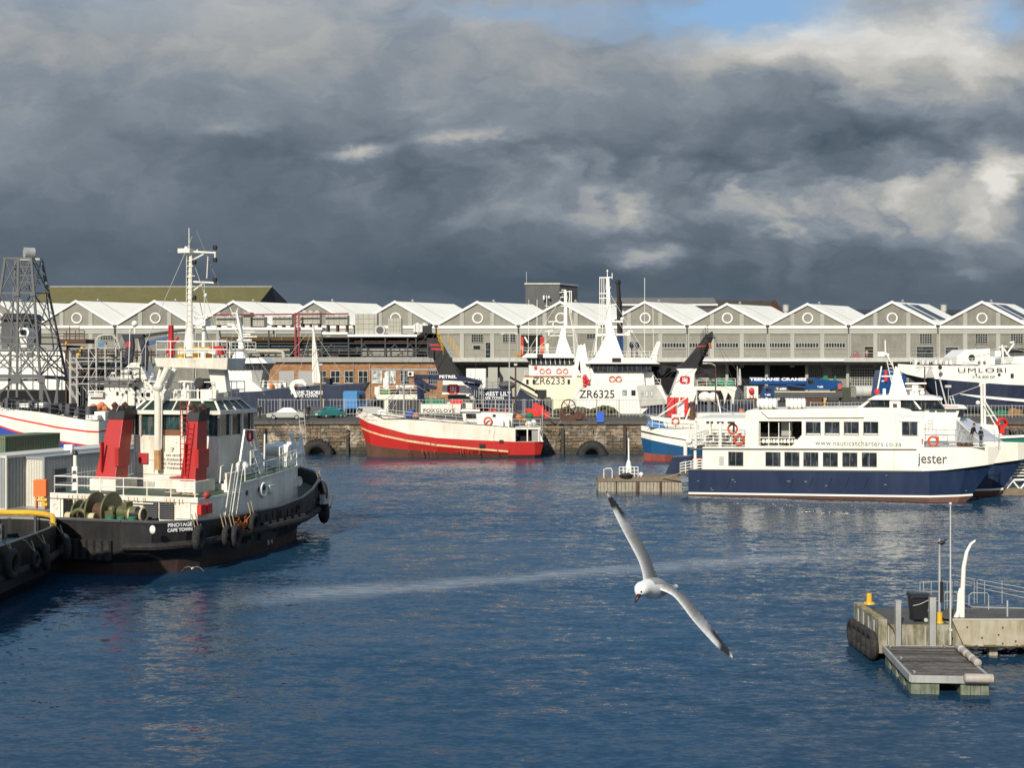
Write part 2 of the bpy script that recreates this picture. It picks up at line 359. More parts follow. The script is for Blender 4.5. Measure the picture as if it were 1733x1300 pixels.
def deck(mb, st, zf, inset=.06, m=0):
    """deck strip across the stations; zf(x, ztop) gives its height"""
    for (xa, a), (xb, b) in zip(st, st[1:]):
        xa2 = a[0][2] if len(a[0]) > 2 else xa; xb2 = b[0][2] if len(b[0]) > 2 else xb
        wa, wb = max(a[0][0]-inset, .02), max(b[0][0]-inset, .02); za, zb = zf(xa, a[0][1]), zf(xb, b[0][1])
        mb.add([(xa2,-wa,za),(xb2,-wb,zb),(xb2,wb,zb),(xa2,wa,za)], [(0,1,2,3)], m)
    return mb
# ================================================================ setting: water, land
def water():
    mb = MB(); mb.quad((-2500, -60, 0), (2500, -60, 0), (2500, 4000, 0), (-2500, 4000, 0))
    m, t, b = newmat('harbour water')
    g = N(t, 'ShaderNodeNewGeometry')
    def nz(sx, sy, sc, det, rot=0, ro=.55, dist=0.):
        mp = N(t, 'ShaderNodeMapping'); mp.inputs['Scale'].default_value = (sx, sy, 1); mp.inputs['Rotation'].default_value = (0, 0, R(rot))
        t.links.new(g.outputs['Position'], mp.inputs[0])
        n = N(t, 'ShaderNodeTexNoise', i_Scale=sc, i_Detail=det, i_Roughness=ro, i_Distortion=dist); t.links.new(mp.outputs[0], n.inputs['Vector']); return n.outputs[0]
    def vn(sx, sy, sc, det, rot, ro=.6):
        mp = N(t, 'ShaderNodeMapping'); mp.inputs['Scale'].default_value = (sx, sy, 1); mp.inputs['Rotation'].default_value = (0, 0, R(rot)); t.links.new(g.outputs['Position'], mp.inputs[0])
        n = N(t, 'ShaderNodeTexNoise', i_Scale=sc, i_Detail=det, i_Roughness=ro); t.links.new(mp.outputs[0], n.inputs['Vector'])
        q = N(t, 'ShaderNodeSeparateXYZ'); t.links.new(n.outputs['Color'], q.inputs[0]); return q.outputs
    calm = nz(.22, 1, .03, 4, 12, .6)          # slicks and gusts
    act = ramp(t, calm, [(.38, .55), (.58, 1.1)])
    # slopes of swell, chop and ripples; the sides of the waves that face the viewer are the ones seen at such a flat angle
    sx_ = sy_ = None
    for sxs, sys_, sc, det, rot, ax_, ay_ in ((.4, 1, .4, 3, 6, .12, .32), (.45, 1, 2.0, 4, -7, .36, .70), (.5, 1, 7.5, 4, 5, .42, .80)):
        q = vn(sxs, sys_, sc, det, rot); a1 = mth(t, 'MULTIPLY', mth(t, 'SUBTRACT', q[0], .5), ax_); b1 = mth(t, 'MULTIPLY', mth(t, 'SUBTRACT', q[1], .5), ay_)
        sx_ = a1 if sx_ is None else mth(t, 'ADD', sx_, a1); sy_ = b1 if sy_ is None else mth(t, 'ADD', sy_, b1)
    cn = N(t, 'ShaderNodeCombineXYZ'); t.links.new(mth(t, 'MULTIPLY', sx_, act), cn.inputs[0]); t.links.new(mth(t, 'MULTIPLY', mth(t, 'SUBTRACT', sy_, .118), act), cn.inputs[1]); cn.inputs[2].default_value = 1
    vnm = N(t, 'ShaderNodeVectorMath', operation='NORMALIZE'); t.links.new(cn.outputs[0], vnm.inputs[0]); t.links.new(vnm.outputs[0], b.inputs['Normal'])
    # long pale wake slick; its brighter sky reflection is painted into the colour
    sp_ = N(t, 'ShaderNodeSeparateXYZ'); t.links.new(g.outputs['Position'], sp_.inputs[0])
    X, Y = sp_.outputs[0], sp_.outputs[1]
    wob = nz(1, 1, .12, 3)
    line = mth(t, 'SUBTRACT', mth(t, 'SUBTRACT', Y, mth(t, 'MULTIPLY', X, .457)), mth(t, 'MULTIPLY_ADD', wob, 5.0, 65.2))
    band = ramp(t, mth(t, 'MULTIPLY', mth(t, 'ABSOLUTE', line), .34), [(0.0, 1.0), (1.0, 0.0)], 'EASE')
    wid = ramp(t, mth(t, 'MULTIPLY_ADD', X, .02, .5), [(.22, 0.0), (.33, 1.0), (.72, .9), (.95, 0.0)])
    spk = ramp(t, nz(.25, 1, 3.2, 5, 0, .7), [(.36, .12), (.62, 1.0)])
    slick_sheen = mth(t, 'MULTIPLY', mth(t, 'MULTIPLY', band, wid), mth(t, 'MULTIPLY', spk, .55))
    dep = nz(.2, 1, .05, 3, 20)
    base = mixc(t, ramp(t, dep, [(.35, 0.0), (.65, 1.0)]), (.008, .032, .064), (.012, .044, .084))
    base = mixc(t, slick_sheen, base, (.42, .43, .42))
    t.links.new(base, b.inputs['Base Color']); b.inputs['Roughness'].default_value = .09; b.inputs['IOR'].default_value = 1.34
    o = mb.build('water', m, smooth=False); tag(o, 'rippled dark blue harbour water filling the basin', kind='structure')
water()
ZQ = 3.75
def stone_mat():
    m, t, b = newmat('quay stonework')
    g = N(t, 'ShaderNodeNewGeometry'); s_ = N(t, 'ShaderNodeSeparateXYZ'); t.links.new(g.outputs['Position'], s_.inputs[0])
    c = N(t, 'ShaderNodeCombineXYZ'); t.links.new(s_.outputs[0], c.inputs[0]); t.links.new(s_.outputs[2], c.inputs[1])
    w = N(t, 'ShaderNodeTexNoise', i_Scale=1.3, i_Detail=3.0); t.links.new(c.outputs[0], w.inputs['Vector'])
    cv = N(t, 'ShaderNodeVectorMath'); cv.operation = 'MULTIPLY_ADD'; cv.inputs[1].default_value = (.28, .22, 0); t.links.new(w.outputs['Color'], cv.inputs[0]); t.links.new(c.outputs[0], cv.inputs[2])
    br = N(t, 'ShaderNodeTexBrick', i_Scale=1.0, offset=.45, squash=.7, squash_frequency=3); br.inputs['Mortar Size'].default_value = .035; br.inputs['Brick Width'].default_value = .95; br.inputs['Row Height'].default_value = .38
    br.inputs['Color1'].default_value = (.26, .185, .11, 1); br.inputs['Color2'].default_value = (.10, .09, .07, 1); br.inputs['Mortar'].default_value = (.035, .03, .025, 1)
    t.links.new(cv.outputs[0], br.inputs['Vector'])
    n = N(t, 'ShaderNodeTexNoise', i_Scale=.33, i_Detail=6.0, i_Roughness=.65); t.links.new(c.outputs[0], n.inputs['Vector'])
    n2 = N(t, 'ShaderNodeTexNoise', i_Scale=3.0, i_Detail=5.0, i_Roughness=.7); t.links.new(c.outputs[0], n2.inputs['Vector'])
    out = mixc(t, mth(t, 'MULTIPLY', ramp(t, n.outputs[0], [(.50, 0.0), (.60, 1.0)]), ramp(t, n2.outputs[0], [(.42, .15), (.56, 1.0)])), br.outputs[0], (.60, .52, .42))
    n3 = N(t, 'ShaderNodeTexNoise', i_Scale=.7, i_Detail=5.0); t.links.new(c.outputs[0], n3.inputs['Vector'])
    out = mixc(t, ramp(t, n3.outputs[0], [(.60, 0.0), (.70, .6)]), out, (.30, .15, .08))
    out = mixc(t, mth(t, 'MULTIPLY', ramp(t, n2.outputs[0], [(.5, 0.0), (.7, 1.0)]), .6), out, (.05, .045, .035))
    # the tide mark: weed below the high water line
    tide = ramp(t, mth(t, 'ADD', mth(t, 'MULTIPLY', s_.outputs[2], .5), mth(t, 'MULTIPLY', n2.outputs[0], .3)), [(.35, 1.0), (.75, 0.0)])
    out = mixc(t, mth(t, 'MULTIPLY', tide, .85), out, (.035, .035, .022))
    t.links.new(out, b.inputs['Base Color']); b.inputs['Roughness'].default_value = .9
    bn = N(t, 'ShaderNodeBump', i_Distance=.18, i_Strength=.9); t.links.new(mth(t, 'ADD', br.outputs['Fac'], mth(t, 'MULTIPLY', n2.outputs[0], -.8)), bn.inputs['Height']); bn.invert = True
    t.links.new(bn.outputs[0], b.inputs['Normal'])
    return m
STONE = stone_mat()
ASPH = paint('yard asphalt', (.045, .041, .034), .9, dirt=.6, dcol=(.09, .08, .06), scale=.5, streak=1)
mb = MB(); mb.quad((-1500, 160.3, ZQ), (1500, 160.3, ZQ), (1500, 4000, ZQ), (-1500, 4000, ZQ))
tag(mb.build('ground', ASPH, smooth=False), 'dark asphalt of the harbour yard behind the quay', kind='structure')
# far quay wall of stone with timber piles and a kerb
t = TH('quay_wall', 'weathered rubble stone quay wall with patches of old whitewash across the basin', 'quay wall', (0, 160, 0))
mb = MB()
rng = random.Random(4)
# facing of courses that stand slightly proud of one another
mb.box(-90, 90, 0, .3, -3, ZQ-.28)
for k in range(420):
    x = rng.uniform(-45, 60); z = rng.randint(0, 8)*.38+.04; w = rng.uniform(.5, 1.3); d = rng.uniform(.02, .14)
    if z > ZQ-.75: continue
    mb.box(x, x+w, -d, .05, z, z+.33)
t.part('stone_face', mb, STONE, smooth=False)
mb = MB()
x = -90
while x < 90:
    w = rng.uniform(2.2, 3.0); mb.box(x, x+w-.03, -.16-rng.uniform(0, .05), 1.3, ZQ-.28, ZQ+.02+rng.uniform(0, .03)); x += w
t.part('coping', mb, paint('dark coping stone', (.12, .105, .085), .9, dirt=.5, scale=1.5, streak=1, bump=.02))
for px in (447, 588, 952, 1057, 1098):
    a = t.P(px, 768, -.3); mb = MB(); w = .16
    mb.box(a.x-w, a.x+w, -.42, -.1, -1, ZQ-rng.uniform(.4, 1.0)); t.part('timber_pile', mb, paint('slimy pile', (.06, .05, .04), .8, dirt=.6, scale=3))
# left quay with containers
mb = MB(); mb.box(-120, -24.3, 77.6, 137, 1.2, 1.7)
t = TH('container_quay', 'low concrete quay carrying the shipping containers behind the tugs', 'quay', (0, 0, 0))
t.part('deck_slab', mb, CONC, smooth=False)
mb = MB(); mb.box(-120, -24.7, 78.1, 136.5, -3, 1.2)
mb.box(-27.4, -26.6, 77.9, 78.2, .2, 1.2)
t.part('retaining_wall', mb, paint('mossy concrete', (.09, .09, .05), .9, dirt=.6, dcol=(.03, .03, .02), scale=1.5), smooth=False)
# ================================================================ sheds
WALLG = paint('grey shed render', (.25, .242, .205), .85, dirt=.3, dcol=(.15, .14, .11), scale=.35, streak=2)
WALLS = [paint('grey shed render', (.25, .242, .205), .85), paint('stained grey render', (.235, .228, .195), .85, dirt=.45, dcol=(.13, .12, .095), scale=.5, streak=5), paint('patched grey render', (.268, .258, .215), .85, dirt=.4, dcol=(.17, .165, .14), scale=.25, streak=2)]
PILG = paint('pale pilaster render', (.38, .38, .33), .85, dirt=.15, scale=.2)
TRIMW = paint('white trim', (.82, .81, .77), .6, dirt=.1, scale=.3)
ROOFW = paint('white roof sheeting', (.80, .775, .69), .5, dirt=.2, dcol=(.6, .57, .48), scale=.12, streak=1)
YS = 277.0
def gridwin(t, x0, y0, x1, y1, d=-.12, nx=5, ny=4, dark=GLASS, name='window', fr=PILG):
    f = MB(); a = t.P(x0, y1, d); b = t.P(x1, y0, d); bw = (b.x-a.x)*.03
    f.box(a.x-bw, b.x+bw, d, 0, b.z, b.z+bw); f.box(a.x-bw, b.x+bw, d-.06, 0, a.z-bw*1.5, a.z)
    f.box(a.x-bw, a.x, d, 0, a.z, b.z); f.box(b.x, b.x+bw, d, 0, a.z, b.z)
    for i in range(1, nx): x = a.x+(b.x-a.x)*i/nx; f.box(x-bw*.45, x+bw*.45, d, 0, a.z, b.z)
    for i in range(1, ny): z = a.z+(b.z-a.z)*i/ny; f.box(a.x, b.x, d+.004, 0, z-bw*.45, z+bw*.45)
    o = t.part(name, f, fr, smooth=False)
    p = MB(); p.box(a.x, b.x, d+.06, -.004, a.z, b.z); t.part('pane', p, dark, parent=o, smooth=False)
    return o
peaks = [(-4, 508), (129, 507.5), (262, 507.5), (395, 508), (531, 508), (668.5, 508.5), (807.5, 509), (948, 509), (1091, 509), (1230, 512.5), (1366, 512.5), (1509, 509), (1661, 509), (1810, 509)]
valley = [-70, 62, 195, 328, 463, 600, 738, 877, 1019, 1162, 1298, 1435, 1586, 1737, 1885]
sheds = []
SHLAB = ['partly framed by the lattice crane tower', 'behind the scaffolding right of the lattice crane tower', 'whose ring shows left of the big tug mast', 'right behind the big tug mast',
 'behind the row of condenser units', 'whose ring is half hidden by a condenser box', 'with small grid windows left of the brown doorway', 'in front of the dark concrete tower block',
 'directly right of the tall white ship mast', 'behind the blue crane truck jib', 'above the cab of the blue mobile crane', 'with an open balcony door and a person in it', 'above the bow of the big navy ship', 'cut off by the right picture edge']
for i, (px, py) in enumerate(peaks):
    l, r = valley[i], valley[i+1]; base = at(px, py, YS)
    t = TH('gabled_shed', 'grey gabled shed with white roof ' + SHLAB[i], 'warehouse', (base.x, YS, ZQ), group='row of grey gabled warehouses')
    sheds.append(t)
    A, B, Cc = t.P(l, 552), t.P(px, py+3.5), t.P(r, 552)
    dv = V((11.0, 12.5, 0))
    mb = MB(); mb.ext([(A.x, 0, 0), (Cc.x, 0, 0), (Cc.x, 0, Cc.z), (B.x, 0, B.z), (A.x, 0, A.z)], dv); t.part('wall', mb, WALLS[(i*2+i//3) % 3], smooth=False)
    # roof sheets, slightly proud
    mb = MB(); n = V((0, 0, .22))
    for e in (A, Cc):
        s0 = V((e.x, -.25, e.z)); s1 = V((B.x, -.25, B.z)); q = [s0, s1, s1+dv*1.04, s0+dv*1.04]
        mb.ext(q, n)
    t.part('roof', mb, ROOFW, smooth=False)
    mb = MB()
    for k in range(1, 9): s1 = B.lerp(Cc, .02)+V((0, 0, .22))+dv*(k/8.7); s2 = B.lerp(Cc, .98)+V((0, 0, .22))+dv*(k/8.7); mb.tube(s1, s2, .045, n=4)
    for f in (.35, .7): s1 = B.lerp(Cc, f)+V((0, 0, .22)); mb.tube(s1, s1+dv, .04, n=4)
    t.part('sheet_joints', mb, paint('roof joint grey', (.5, .49, .43), .6), smooth=False)
    mb = MB()   # raised vent strip on the right slope
    k = .32; s0 = B.lerp(Cc, 0.0)+V((0,0,.3))+dv*k; s1 = B.lerp(Cc, .93)+V((0,0,.3))+dv*k
    mb.tube(s0, s1, .13, n=4); mb.ball(B+dv*.3+V((0,0,.55)), .3, 6, 4)
    t.part('roof_walkway', mb, GREY)
    if i >= 11:
        for k0, k1 in ((.14, .28), (.36, .62)):
            mb = MB(); q = [B.lerp(Cc, .1)+dv*k0, B.lerp(Cc, .78)+dv*k0, B.lerp(Cc, .78)+dv*k1, B.lerp(Cc, .1)+dv*k1]
            mb.ext([p+V((0,0,.23)) for p in q], (0,0,.12)); t.part('solar_panels', mb, paint('solar panel', (.02, .025, .04), .3, dirt=.1), smooth=False)
    mb = MB()
    for e in (A, Cc):
        mb.ext([(e.x, -.38, e.z-.1), (B.x, -.38, B.z-.1), (B.x, -.38, B.z+.42), (e.x, -.38, e.z+.42)], (0, .38, 0))
    t.part('rake_trim', mb, TRIMW, smooth=False)
    mb = MB(); z = t.P(px, 556).z; mb.box(A.x, Cc.x, -.36, -.002, z, z+.55); mb.box(A.x, Cc.x, -.2, -.003, z-1.1, z-.002, 1); t.part('cornice', mb, [TRIMW, PILG], smooth=False)
    mb = MB(); zt = z-1.25
    for x0, x1 in ((A.x+.7, B.x-.185*w-.5), (B.x-.185*w+.5, B.x+.185*w-.5), (B.x+.185*w+.5, Cc.x-.1)):
        for zz in (zt, zt-3.0, 8.7+(i % 3)*.15): mb.box(x0, x1, -.06, -.002, zz-.07, zz)
        mb.box(x0, x0+.06, -.05, -.003, 8.8, zt-.08); mb.box(x1-.06, x1, -.05, -.003, 8.8, zt-.08)
    t.part('panel_beading', mb, PILG if i % 2 else GREY, smooth=False)
    mb = MB(); c = t.P(px+1, 538.5, -.1); mb.torus(c, .98, .16, (0, 1, 0), 24, 8); t.part('ring_ornament', mb, TRIMW)
    mb = MB(); mb.disc(c+V((0, .05, 0)), .84, (0, 1, 0), .1, 20); t.part('ring_panel', mb, WALLG)
    w = (Cc.x-A.x)
    for q in (-.185, .185):
        x = B.x+q*w; top = B.z-abs(q)*2*(B.z-A.z)-.2
        mb = MB(); mb.box(x-.42, x+.42, -.16, -.001, z+.551, top); mb.box(x-.42, x+.42, -.16, -.001, 6.0, z-1.1); t.part('pilaster', mb, PILG, smooth=False)
    mb = MB(); mb.box(A.x+.05, A.x+.55, -.17, -.001, 3, z-1.1); mb.tube((A.x, -.45, A.z-.2), (A.x, -.45, 3.8), .13, n=6); t.part('corner_pier', mb, PILG, smooth=False)
    mb = MB(); mb.box(A.x-.35, A.x+.35, -.6, -.37, A.z-.15, A.z+.25); mb.tube((A.x, -.5, A.z-.2), (A.x, -.5, A.z-1.6), .12, n=6); t.part('gutter_box', mb, paint('dark lead', (.05, .05, .05), .6), smooth=False)
# windows of the individual sheds
S = sheds
gridwin(S[1], 170, 560, 191, 575)
gridwin(S[6], 798, 562, 817, 579); gridwin(S[7], 853-2, 562, 872, 579, nx=5)
gridwin(S[7], 993, 563, 1008, 573, nx=3, ny=2)
gridwin(S[11], 1557, 565, 1577, 581); gridwin(S[12], 1651, 565, 1671, 581); gridwin(S[12], 1711, 565, 1731, 581)
for s_, x0, x1 in ((8, 1119, 1159), (9, 1167, 1204), (9, 1212, 1249), (9, 1257, 1295), (10, 1301, 1339), (10, 1347, 1385), (10, 1393, 1430)):
    gridwin(S[s_], x0, 581, x1, 588, nx=8, ny=1, name='strip_window')
def opening(t, x0, y0, x1, y1, mt=DARK, name='doorway', d=-.05):
    mb = MB(); t.pbox(mb, x0, y0, x1, y1, d, d+.045); o = t.part(name, mb, mt, smooth=False)
    mb = MB(); a = t.P(x0, y1, d); b = t.P(x1, y0, d)
    mb.box(a.x-.12, a.x, d-.08, 0, a.z, b.z); mb.box(b.x, b.x+.12, d-.08, 0, a.z, b.z); mb.box(a.x-.12, b.x+.12, d-.09, 0, b.z, b.z+.12)
    t.part('door_frame', mb, PILG, parent=o, smooth=False); return o
opening(S[11], 1463, 587, 1479, 607); opening(S[11], 1551, 587, 1580, 606, GLASS); opening(S[12], 1600, 588, 1622, 607, GLASS); opening(S[12], 1651, 589, 1671, 606, GLASS); opening(S[12], 1690, 589, 1733, 606, DARK)
opening(S[6], 822, 580, 831, 605, GLASS); opening(S[6], 801, 585, 813, 592, GLASS)
opening(S[7], 881, 567, 921, 606)
for x0, x1 in ((881, 886), (914, 921)):
    mb = MB(); S[7].pbox(mb, x0, 570, x1, 604, -.22, -.15); mb2 = MB(); S[7].pbox(mb2, x0, 585, x1, 592, -.24, -.221)
    o = S[7].part('wall_banner', mb, paint('red banner', (.45, .03, .02), .6), smooth=False); S[7].part('banner_patch', mb2, paint('orange banner patch', (.6, .25, .08), .6), parent=o, smooth=False)
for k, (x0, x1) in enumerate(((1233, 1294), (1300, 1362))): opening(S[9 if k == 0 else 10], x0, 618, x1, 668)
gridwin(S[10], 1372, 622, 1392, 637, nx=6, ny=5); gridwin(S[10], 1408, 622, 1428, 637, nx=6, ny=5)
gridwin(S[11], 1438, 625, 1480, 652, nx=10, ny=6); gridwin(S[11], 1538, 625, 1556, 650, nx=5, ny=6); gridwin(S[12], 1600, 625, 1640, 652, nx=9, ny=6)
opening(S[7], 905, 620, 990, 668); gridwin(S[6], 852, 628, 872, 637, nx=4, ny=2, dark=GLASSL); opening(S[8], 1040, 620, 1150, 668); 
# balcony / loading platform along the sheds
t = TH('loading_balcony', 'long grey concrete balcony running along the upper doors of the sheds', 'balcony', (at(1190, 614, YS-5).x, YS-5, ZQ))
mb = MB(); a = t.P(742, 612.5); b = t.P(1740, 605.5); mb.box(a.x, b.x, 0, 4.97, a.z, b.z); t.part('slab', mb, LGREY, smooth=False)
mb = MB(); mb.box(a.x, b.x, 2.0, 4.0, a.z-.6, a.z-.002); t.part('beam', mb, GREY, smooth=False)
mb = MB(); q0 = t.P(1190, 610.5, -.25); q1 = t.P(1428, 610.5, -.25); mb.tube(q0, q1, .24, n=8); t.part('white_pipe', mb, TRIMW)
for px in (760, 830, 925, 1040, 1160, 1230, 1297, 1365, 1434, 1500, 1590, 1680):
    p = t.P(px, 610, 4); mb = MB(); mb.box(p.x-.28, p.x+.28, 3.7, 4.2, 0, a.z-.6); t.part('column', mb, PILG, smooth=False)
mb = MB(); mb.rail([t.P(1434, 606, .1), t.P(1740, 606, .1)], 1.0, .02, 3, 2.5); t.part('guard_rail', mb, STEEL)
# olive roofed hall far behind
OLIVE = paint('olive asbestos roof', (.105, .095, .03), .9, dirt=.3, dcol=(.16, .14, .06), scale=.15, streak=1)
t = TH('olive_roofed_hall', 'long hall with a mossy olive roof rising behind the left gables', 'warehouse', (at(300, 614, 330).x, 330, ZQ))
A = t.P(40, 523); B = t.P(432, 523); T0 = t.P(85, 487.5, 9); T1 = t.P(460, 487.5, 9)
mb = MB(); mb.ext([(A.x, 0, A.z), (B.x, 0, B.z), (T1.x, 9, T1.z), (T0.x, 9, T0.z)], (0, 0, .3)); t.part('roof', mb, OLIVE, smooth=False)
mb = MB(); mb.ext([(A.x, .3, 0), (A.x, .3, A.z), (T0.x, 9, T0.z-.1), (T0.x+2.5, 18, A.z), (T0.x+2.5, 18, 0)], (.2, 0, 0)); mb.box(A.x, B.x, .2, .5, 0, A.z-.05)
t.part('wall', mb, DGREY, smooth=False)
C2 = t.P(502, 520, 18)
mb = MB(); mb.add([(B.x, .3, 0), (B.x, .3, B.z), (T1.x, 9, T1.z), (C2.x, 18, B.z-.3), (C2.x, 18, 0)], [(0,1,2,3,4)]); mb.add([(T1.x, 9, T1.z+.3), (C2.x, 18, B.z), (C2.x-60, 18, B.z), (T0.x, 9, T0.z+.3)], [(0,1,2,3)])
t.part('gable_end', mb, paint('dark slate cladding', (.045, .05, .06), .8, dirt=.3), smooth=False)
mb = MB(); mb.tube((T0.x, 9, T0.z+.3), (T1.x, 9, T1.z+.3), .22, n=6); t.part('ridge_cap', mb, GREY)
# dark concrete tower block
t = TH('tower_block', 'plain dark grey concrete tower block with aerials poking above the white roofs', 'building', (at(930, 614, 310).x, 310, ZQ))
a = t.P(889, 481.5); b = t.P(947, 481.5)
DCONC = paint('dark concrete', (.115, .12, .115), .9, dirt=.3, scale=.3)
mb = MB(); mb.ext([(a.x, 0, 0), (b.x, 0, 0), (b.x+4.4, 7, 0), (a.x+4.4, 7, 0)], (0, 0, a.z)); t.part('wall', mb, DCONC, smooth=False)
mb = MB(); mb.ext([(a.x-.2, -.2, a.z), (b.x+.1, -.2, a.z), (b.x+4.6, 7.1, a.z), (a.x+4.2, 7.1, a.z)], (0, 0, .35)); t.part('roof_edge', mb, LGREY, smooth=False)
mb = MB(); t.ptube(mb, 891, 460, 891, 481, 1, .06); t.part('aerial', mb, LGREY)
mb = MB(); t.ptube(mb, 925, 500, 925, 521, -1, .08); t.ptube(mb, 922, 518, 929, 518, -1, .07); t.pbox(mb, 919, 500, 921.5, 507, -1.2, -.9); mb.ball(t.P(929, 503, -1), .3, 8, 5)
q = t.P(925, 521, -1); mb.tube(q, (q.x, 0, q.z), .08); t.part('antenna_mast', mb, WHITEC)
# brown gable and dark roofs behind the right half
t = TH('brown_gabled_house', 'brown brick gable with dark tiled roof behind the sheds', 'building', (at(1320, 614, 318).x, 318, ZQ))
A, B, Cc = t.P(1297, 530), t.P(1312, 507), t.P(1327, 530)
mb = MB(); mb.ext([(A.x, 0, 0), (Cc.x, 0, 0), (Cc.x, 0, Cc.z), (B.x, 0, B.z), (A.x, 0, A.z)], (0, 7, 0)); t.part('wall', mb, paint('dark brown brick', (.07, .03, .02), .9, dirt=.3), smooth=False)
D = t.P(1205, 508, 4); mb = MB(); mb.add([(B.x, 3, B.z-.1), (D.x, 3, B.z-.1), (D.x, -1, A.z-1), (A.x, -1, A.z-1)], [(0,1,2,3)]); mb.add([(B.x, 3, B.z-.1), (D.x, 3, B.z-.1), (D.x, 7, A.z-1), (A.x, 7, A.z-1)], [(0,1,2,3)])
t.part('tiled_roof', mb, paint('dark roof tiles', (.05, .042, .035), .9, dirt=.4), smooth=False)
t = TH('grey_roofed_hall', 'low hall with flat grey roof behind the white roofs in the middle', 'warehouse', (at(1120, 614, 312).x, 312, ZQ))
a = t.P(1038, 519); b = t.P(1215, 519); c = t.P(1215, 506, 10)
mb = MB(); mb.box(a.x, b.x, .3, 9, 0, a.z); t.part('wall', mb, DGREY, smooth=False)
mb = MB(); mb.ext([(a.x-.5, 0, a.z), (b.x, 0, b.z), (c.x-1, 10, c.z), (a.x-2.5, 10, c.z)], (0, 0, .3)); t.part('roof', mb, paint('grey roof sheeting', (.16, .155, .135), .8, dirt=.3), smooth=False)
mb = MB(); mb.box(a.x-.4, b.x, -.1, .1, a.z+.302, a.z+.6); t.part('gutter', mb, TRIMW, smooth=False)
t = TH('low_dark_shed', 'low dark roofed shed glimpsed between the rightmost gables', 'warehouse', (at(1560, 614, 320).x, 320, ZQ))
a = t.P(1325, 532); b = t.P(1760, 532); c = t.P(1760, 526, 8)
mb = MB(); mb.box(a.x, b.x, 0, 8, 0, a.z); t.part('wall', mb, DGREY, smooth=False)
mb = MB(); mb.ext([(a.x, -.2, a.z), (b.x, -.2, a.z), (b.x, 8, c.z), (a.x, 8, c.z)], (0, 0, .3)); t.part('roof', mb, paint('black roof sheeting', (.035, .035, .04), .8), smooth=False)
def vent(px, py, lab):
    t = TH('roof_ventilator', lab, 'roof ventilator', at(px, 537, 318), group='round roof ventilators')
    s_ = 318/FPX; mb = MB(); mb.tube((0,0,0), (0,0,10*s_), 4*s_, n=12); t.part('base_duct', mb, LGREY)
    mb = MB(); mb.tube((0,0,10*s_), (0,0,20*s_), 5.2*s_, n=14); mb.tube((0,0,20.2*s_), (0,0,21.2*s_), 5.8*s_, n=14); t.part('hood', mb, LGREY)
vent(1330, 535, 'round metal roof ventilator right of the brown gable'); vent(1597, 535, 'round metal roof ventilator between the two rightmost gables')
# ================================================================ brick building
def brick_mat():
    m, t, b = newmat('orange brick')
    g = N(t, 'ShaderNodeNewGeometry'); s_ = N(t, 'ShaderNodeSeparateXYZ'); t.links.new(g.outputs['Position'], s_.inputs[0])
    c = N(t, 'ShaderNodeCombineXYZ'); t.links.new(s_.outputs[0], c.inputs[0]); t.links.new(s_.outputs[2], c.inputs[1])
    br = N(t, 'ShaderNodeTexBrick', i_Scale=1.0); br.inputs['Brick Width'].default_value = .5; br.inputs['Row Height'].default_value = .2; br.inputs['Mortar Size'].default_value = .012
    br.inputs['Color1'].default_value = (.38, .19, .07, 1); br.inputs['Color2'].default_value = (.24, .10, .04, 1); br.inputs['Mortar'].default_value = (.3, .26, .2, 1); t.links.new(c.outputs[0], br.inputs['Vector'])
    n = N(t, 'ShaderNodeTexNoise', i_Scale=.7, i_Detail=6.0, i_Roughness=.7); t.links.new(c.outputs[0], n.inputs['Vector'])
    out = mixc(t, ramp(t, n.outputs[0], [(.45, 0.0), (.7, .55)]), br.outputs[0], (.16, .1, .06))
    t.links.new(out, b.inputs['Base Color']); b.inputs['Roughness'].default_value = .9; return m
BRICK = brick_mat(); YB = 256.0
t = TH('brick_building', 'low orange brick building with white framed windows and flat roof beneath the pipe gantry', 'building', (at(590, 614, YB).x, YB, ZQ))
mb = MB(); a = t.P(440, 612); b = t.P(758, 612); mb.box(a.x, b.x, 0, 8, 0, a.z); t.part('wall', mb, BRICK, smooth=False)
mb = MB(); a = t.P(438, 613, -.6); b = t.P(762, 604.5, -.6); mb.box(a.x, b.x, -.6, 9, a.z, b.z); t.part('roof_slab', mb, GREY, smooth=False)
mb = MB(); a = t.P(625, 627, -.1); b = t.P(757, 624, -.1); mb.box(a.x, b.x, -.1, 0, a.z, b.z)
p = t.P(498, 613, -.1); 
for px in (598, 626): q = t.P(px, 613, -.15); mb.tube((q.x, -.15, q.z), (q.x, -.15, .2), .09)
t.part('string_course', mb, GREY, smooth=False)
for x0, x1, d in ((540.5, 552, GLASS), (560, 575, GLASS), (583, 598, GLASS), (607, 622, GLASS), (630, 646, GLASSL), (654, 669, GLASSL)): gridwin(t, x0, 628, x1, 648, nx=2, ny=2, dark=d, fr=WHITEC)
for x0, x1 in ((678, 692), (725, 740)): gridwin(t, x0, 628, x1, 650, nx=4, ny=4, fr=LGREY)
for x0, x1 in ((472, 498), (505, 531)):
    mb = MB(); t.pbox(mb, x0, 628, x1, 662, -.08, -.002)
    a = t.P(x0, 662, -.12); b = t.P(x1, 628, -.12); o = t.part('roller_door', mb, paint('roller door', (.38, .38, .37), .5, dirt=.2), smooth=False)
    mb = MB()
    for k in range(12): z = a.z+(b.z-a.z)*(k+.5)/12; mb.box(a.x, b.x, -.1, -.081, z, z+.05)
    t.part('door_slats', mb, GREY, parent=o, smooth=False)
t = TH('air_conditioner', 'white air conditioning box on the brick wall beside the blue jib', 'air conditioner', at(695, 633, YB-.5))
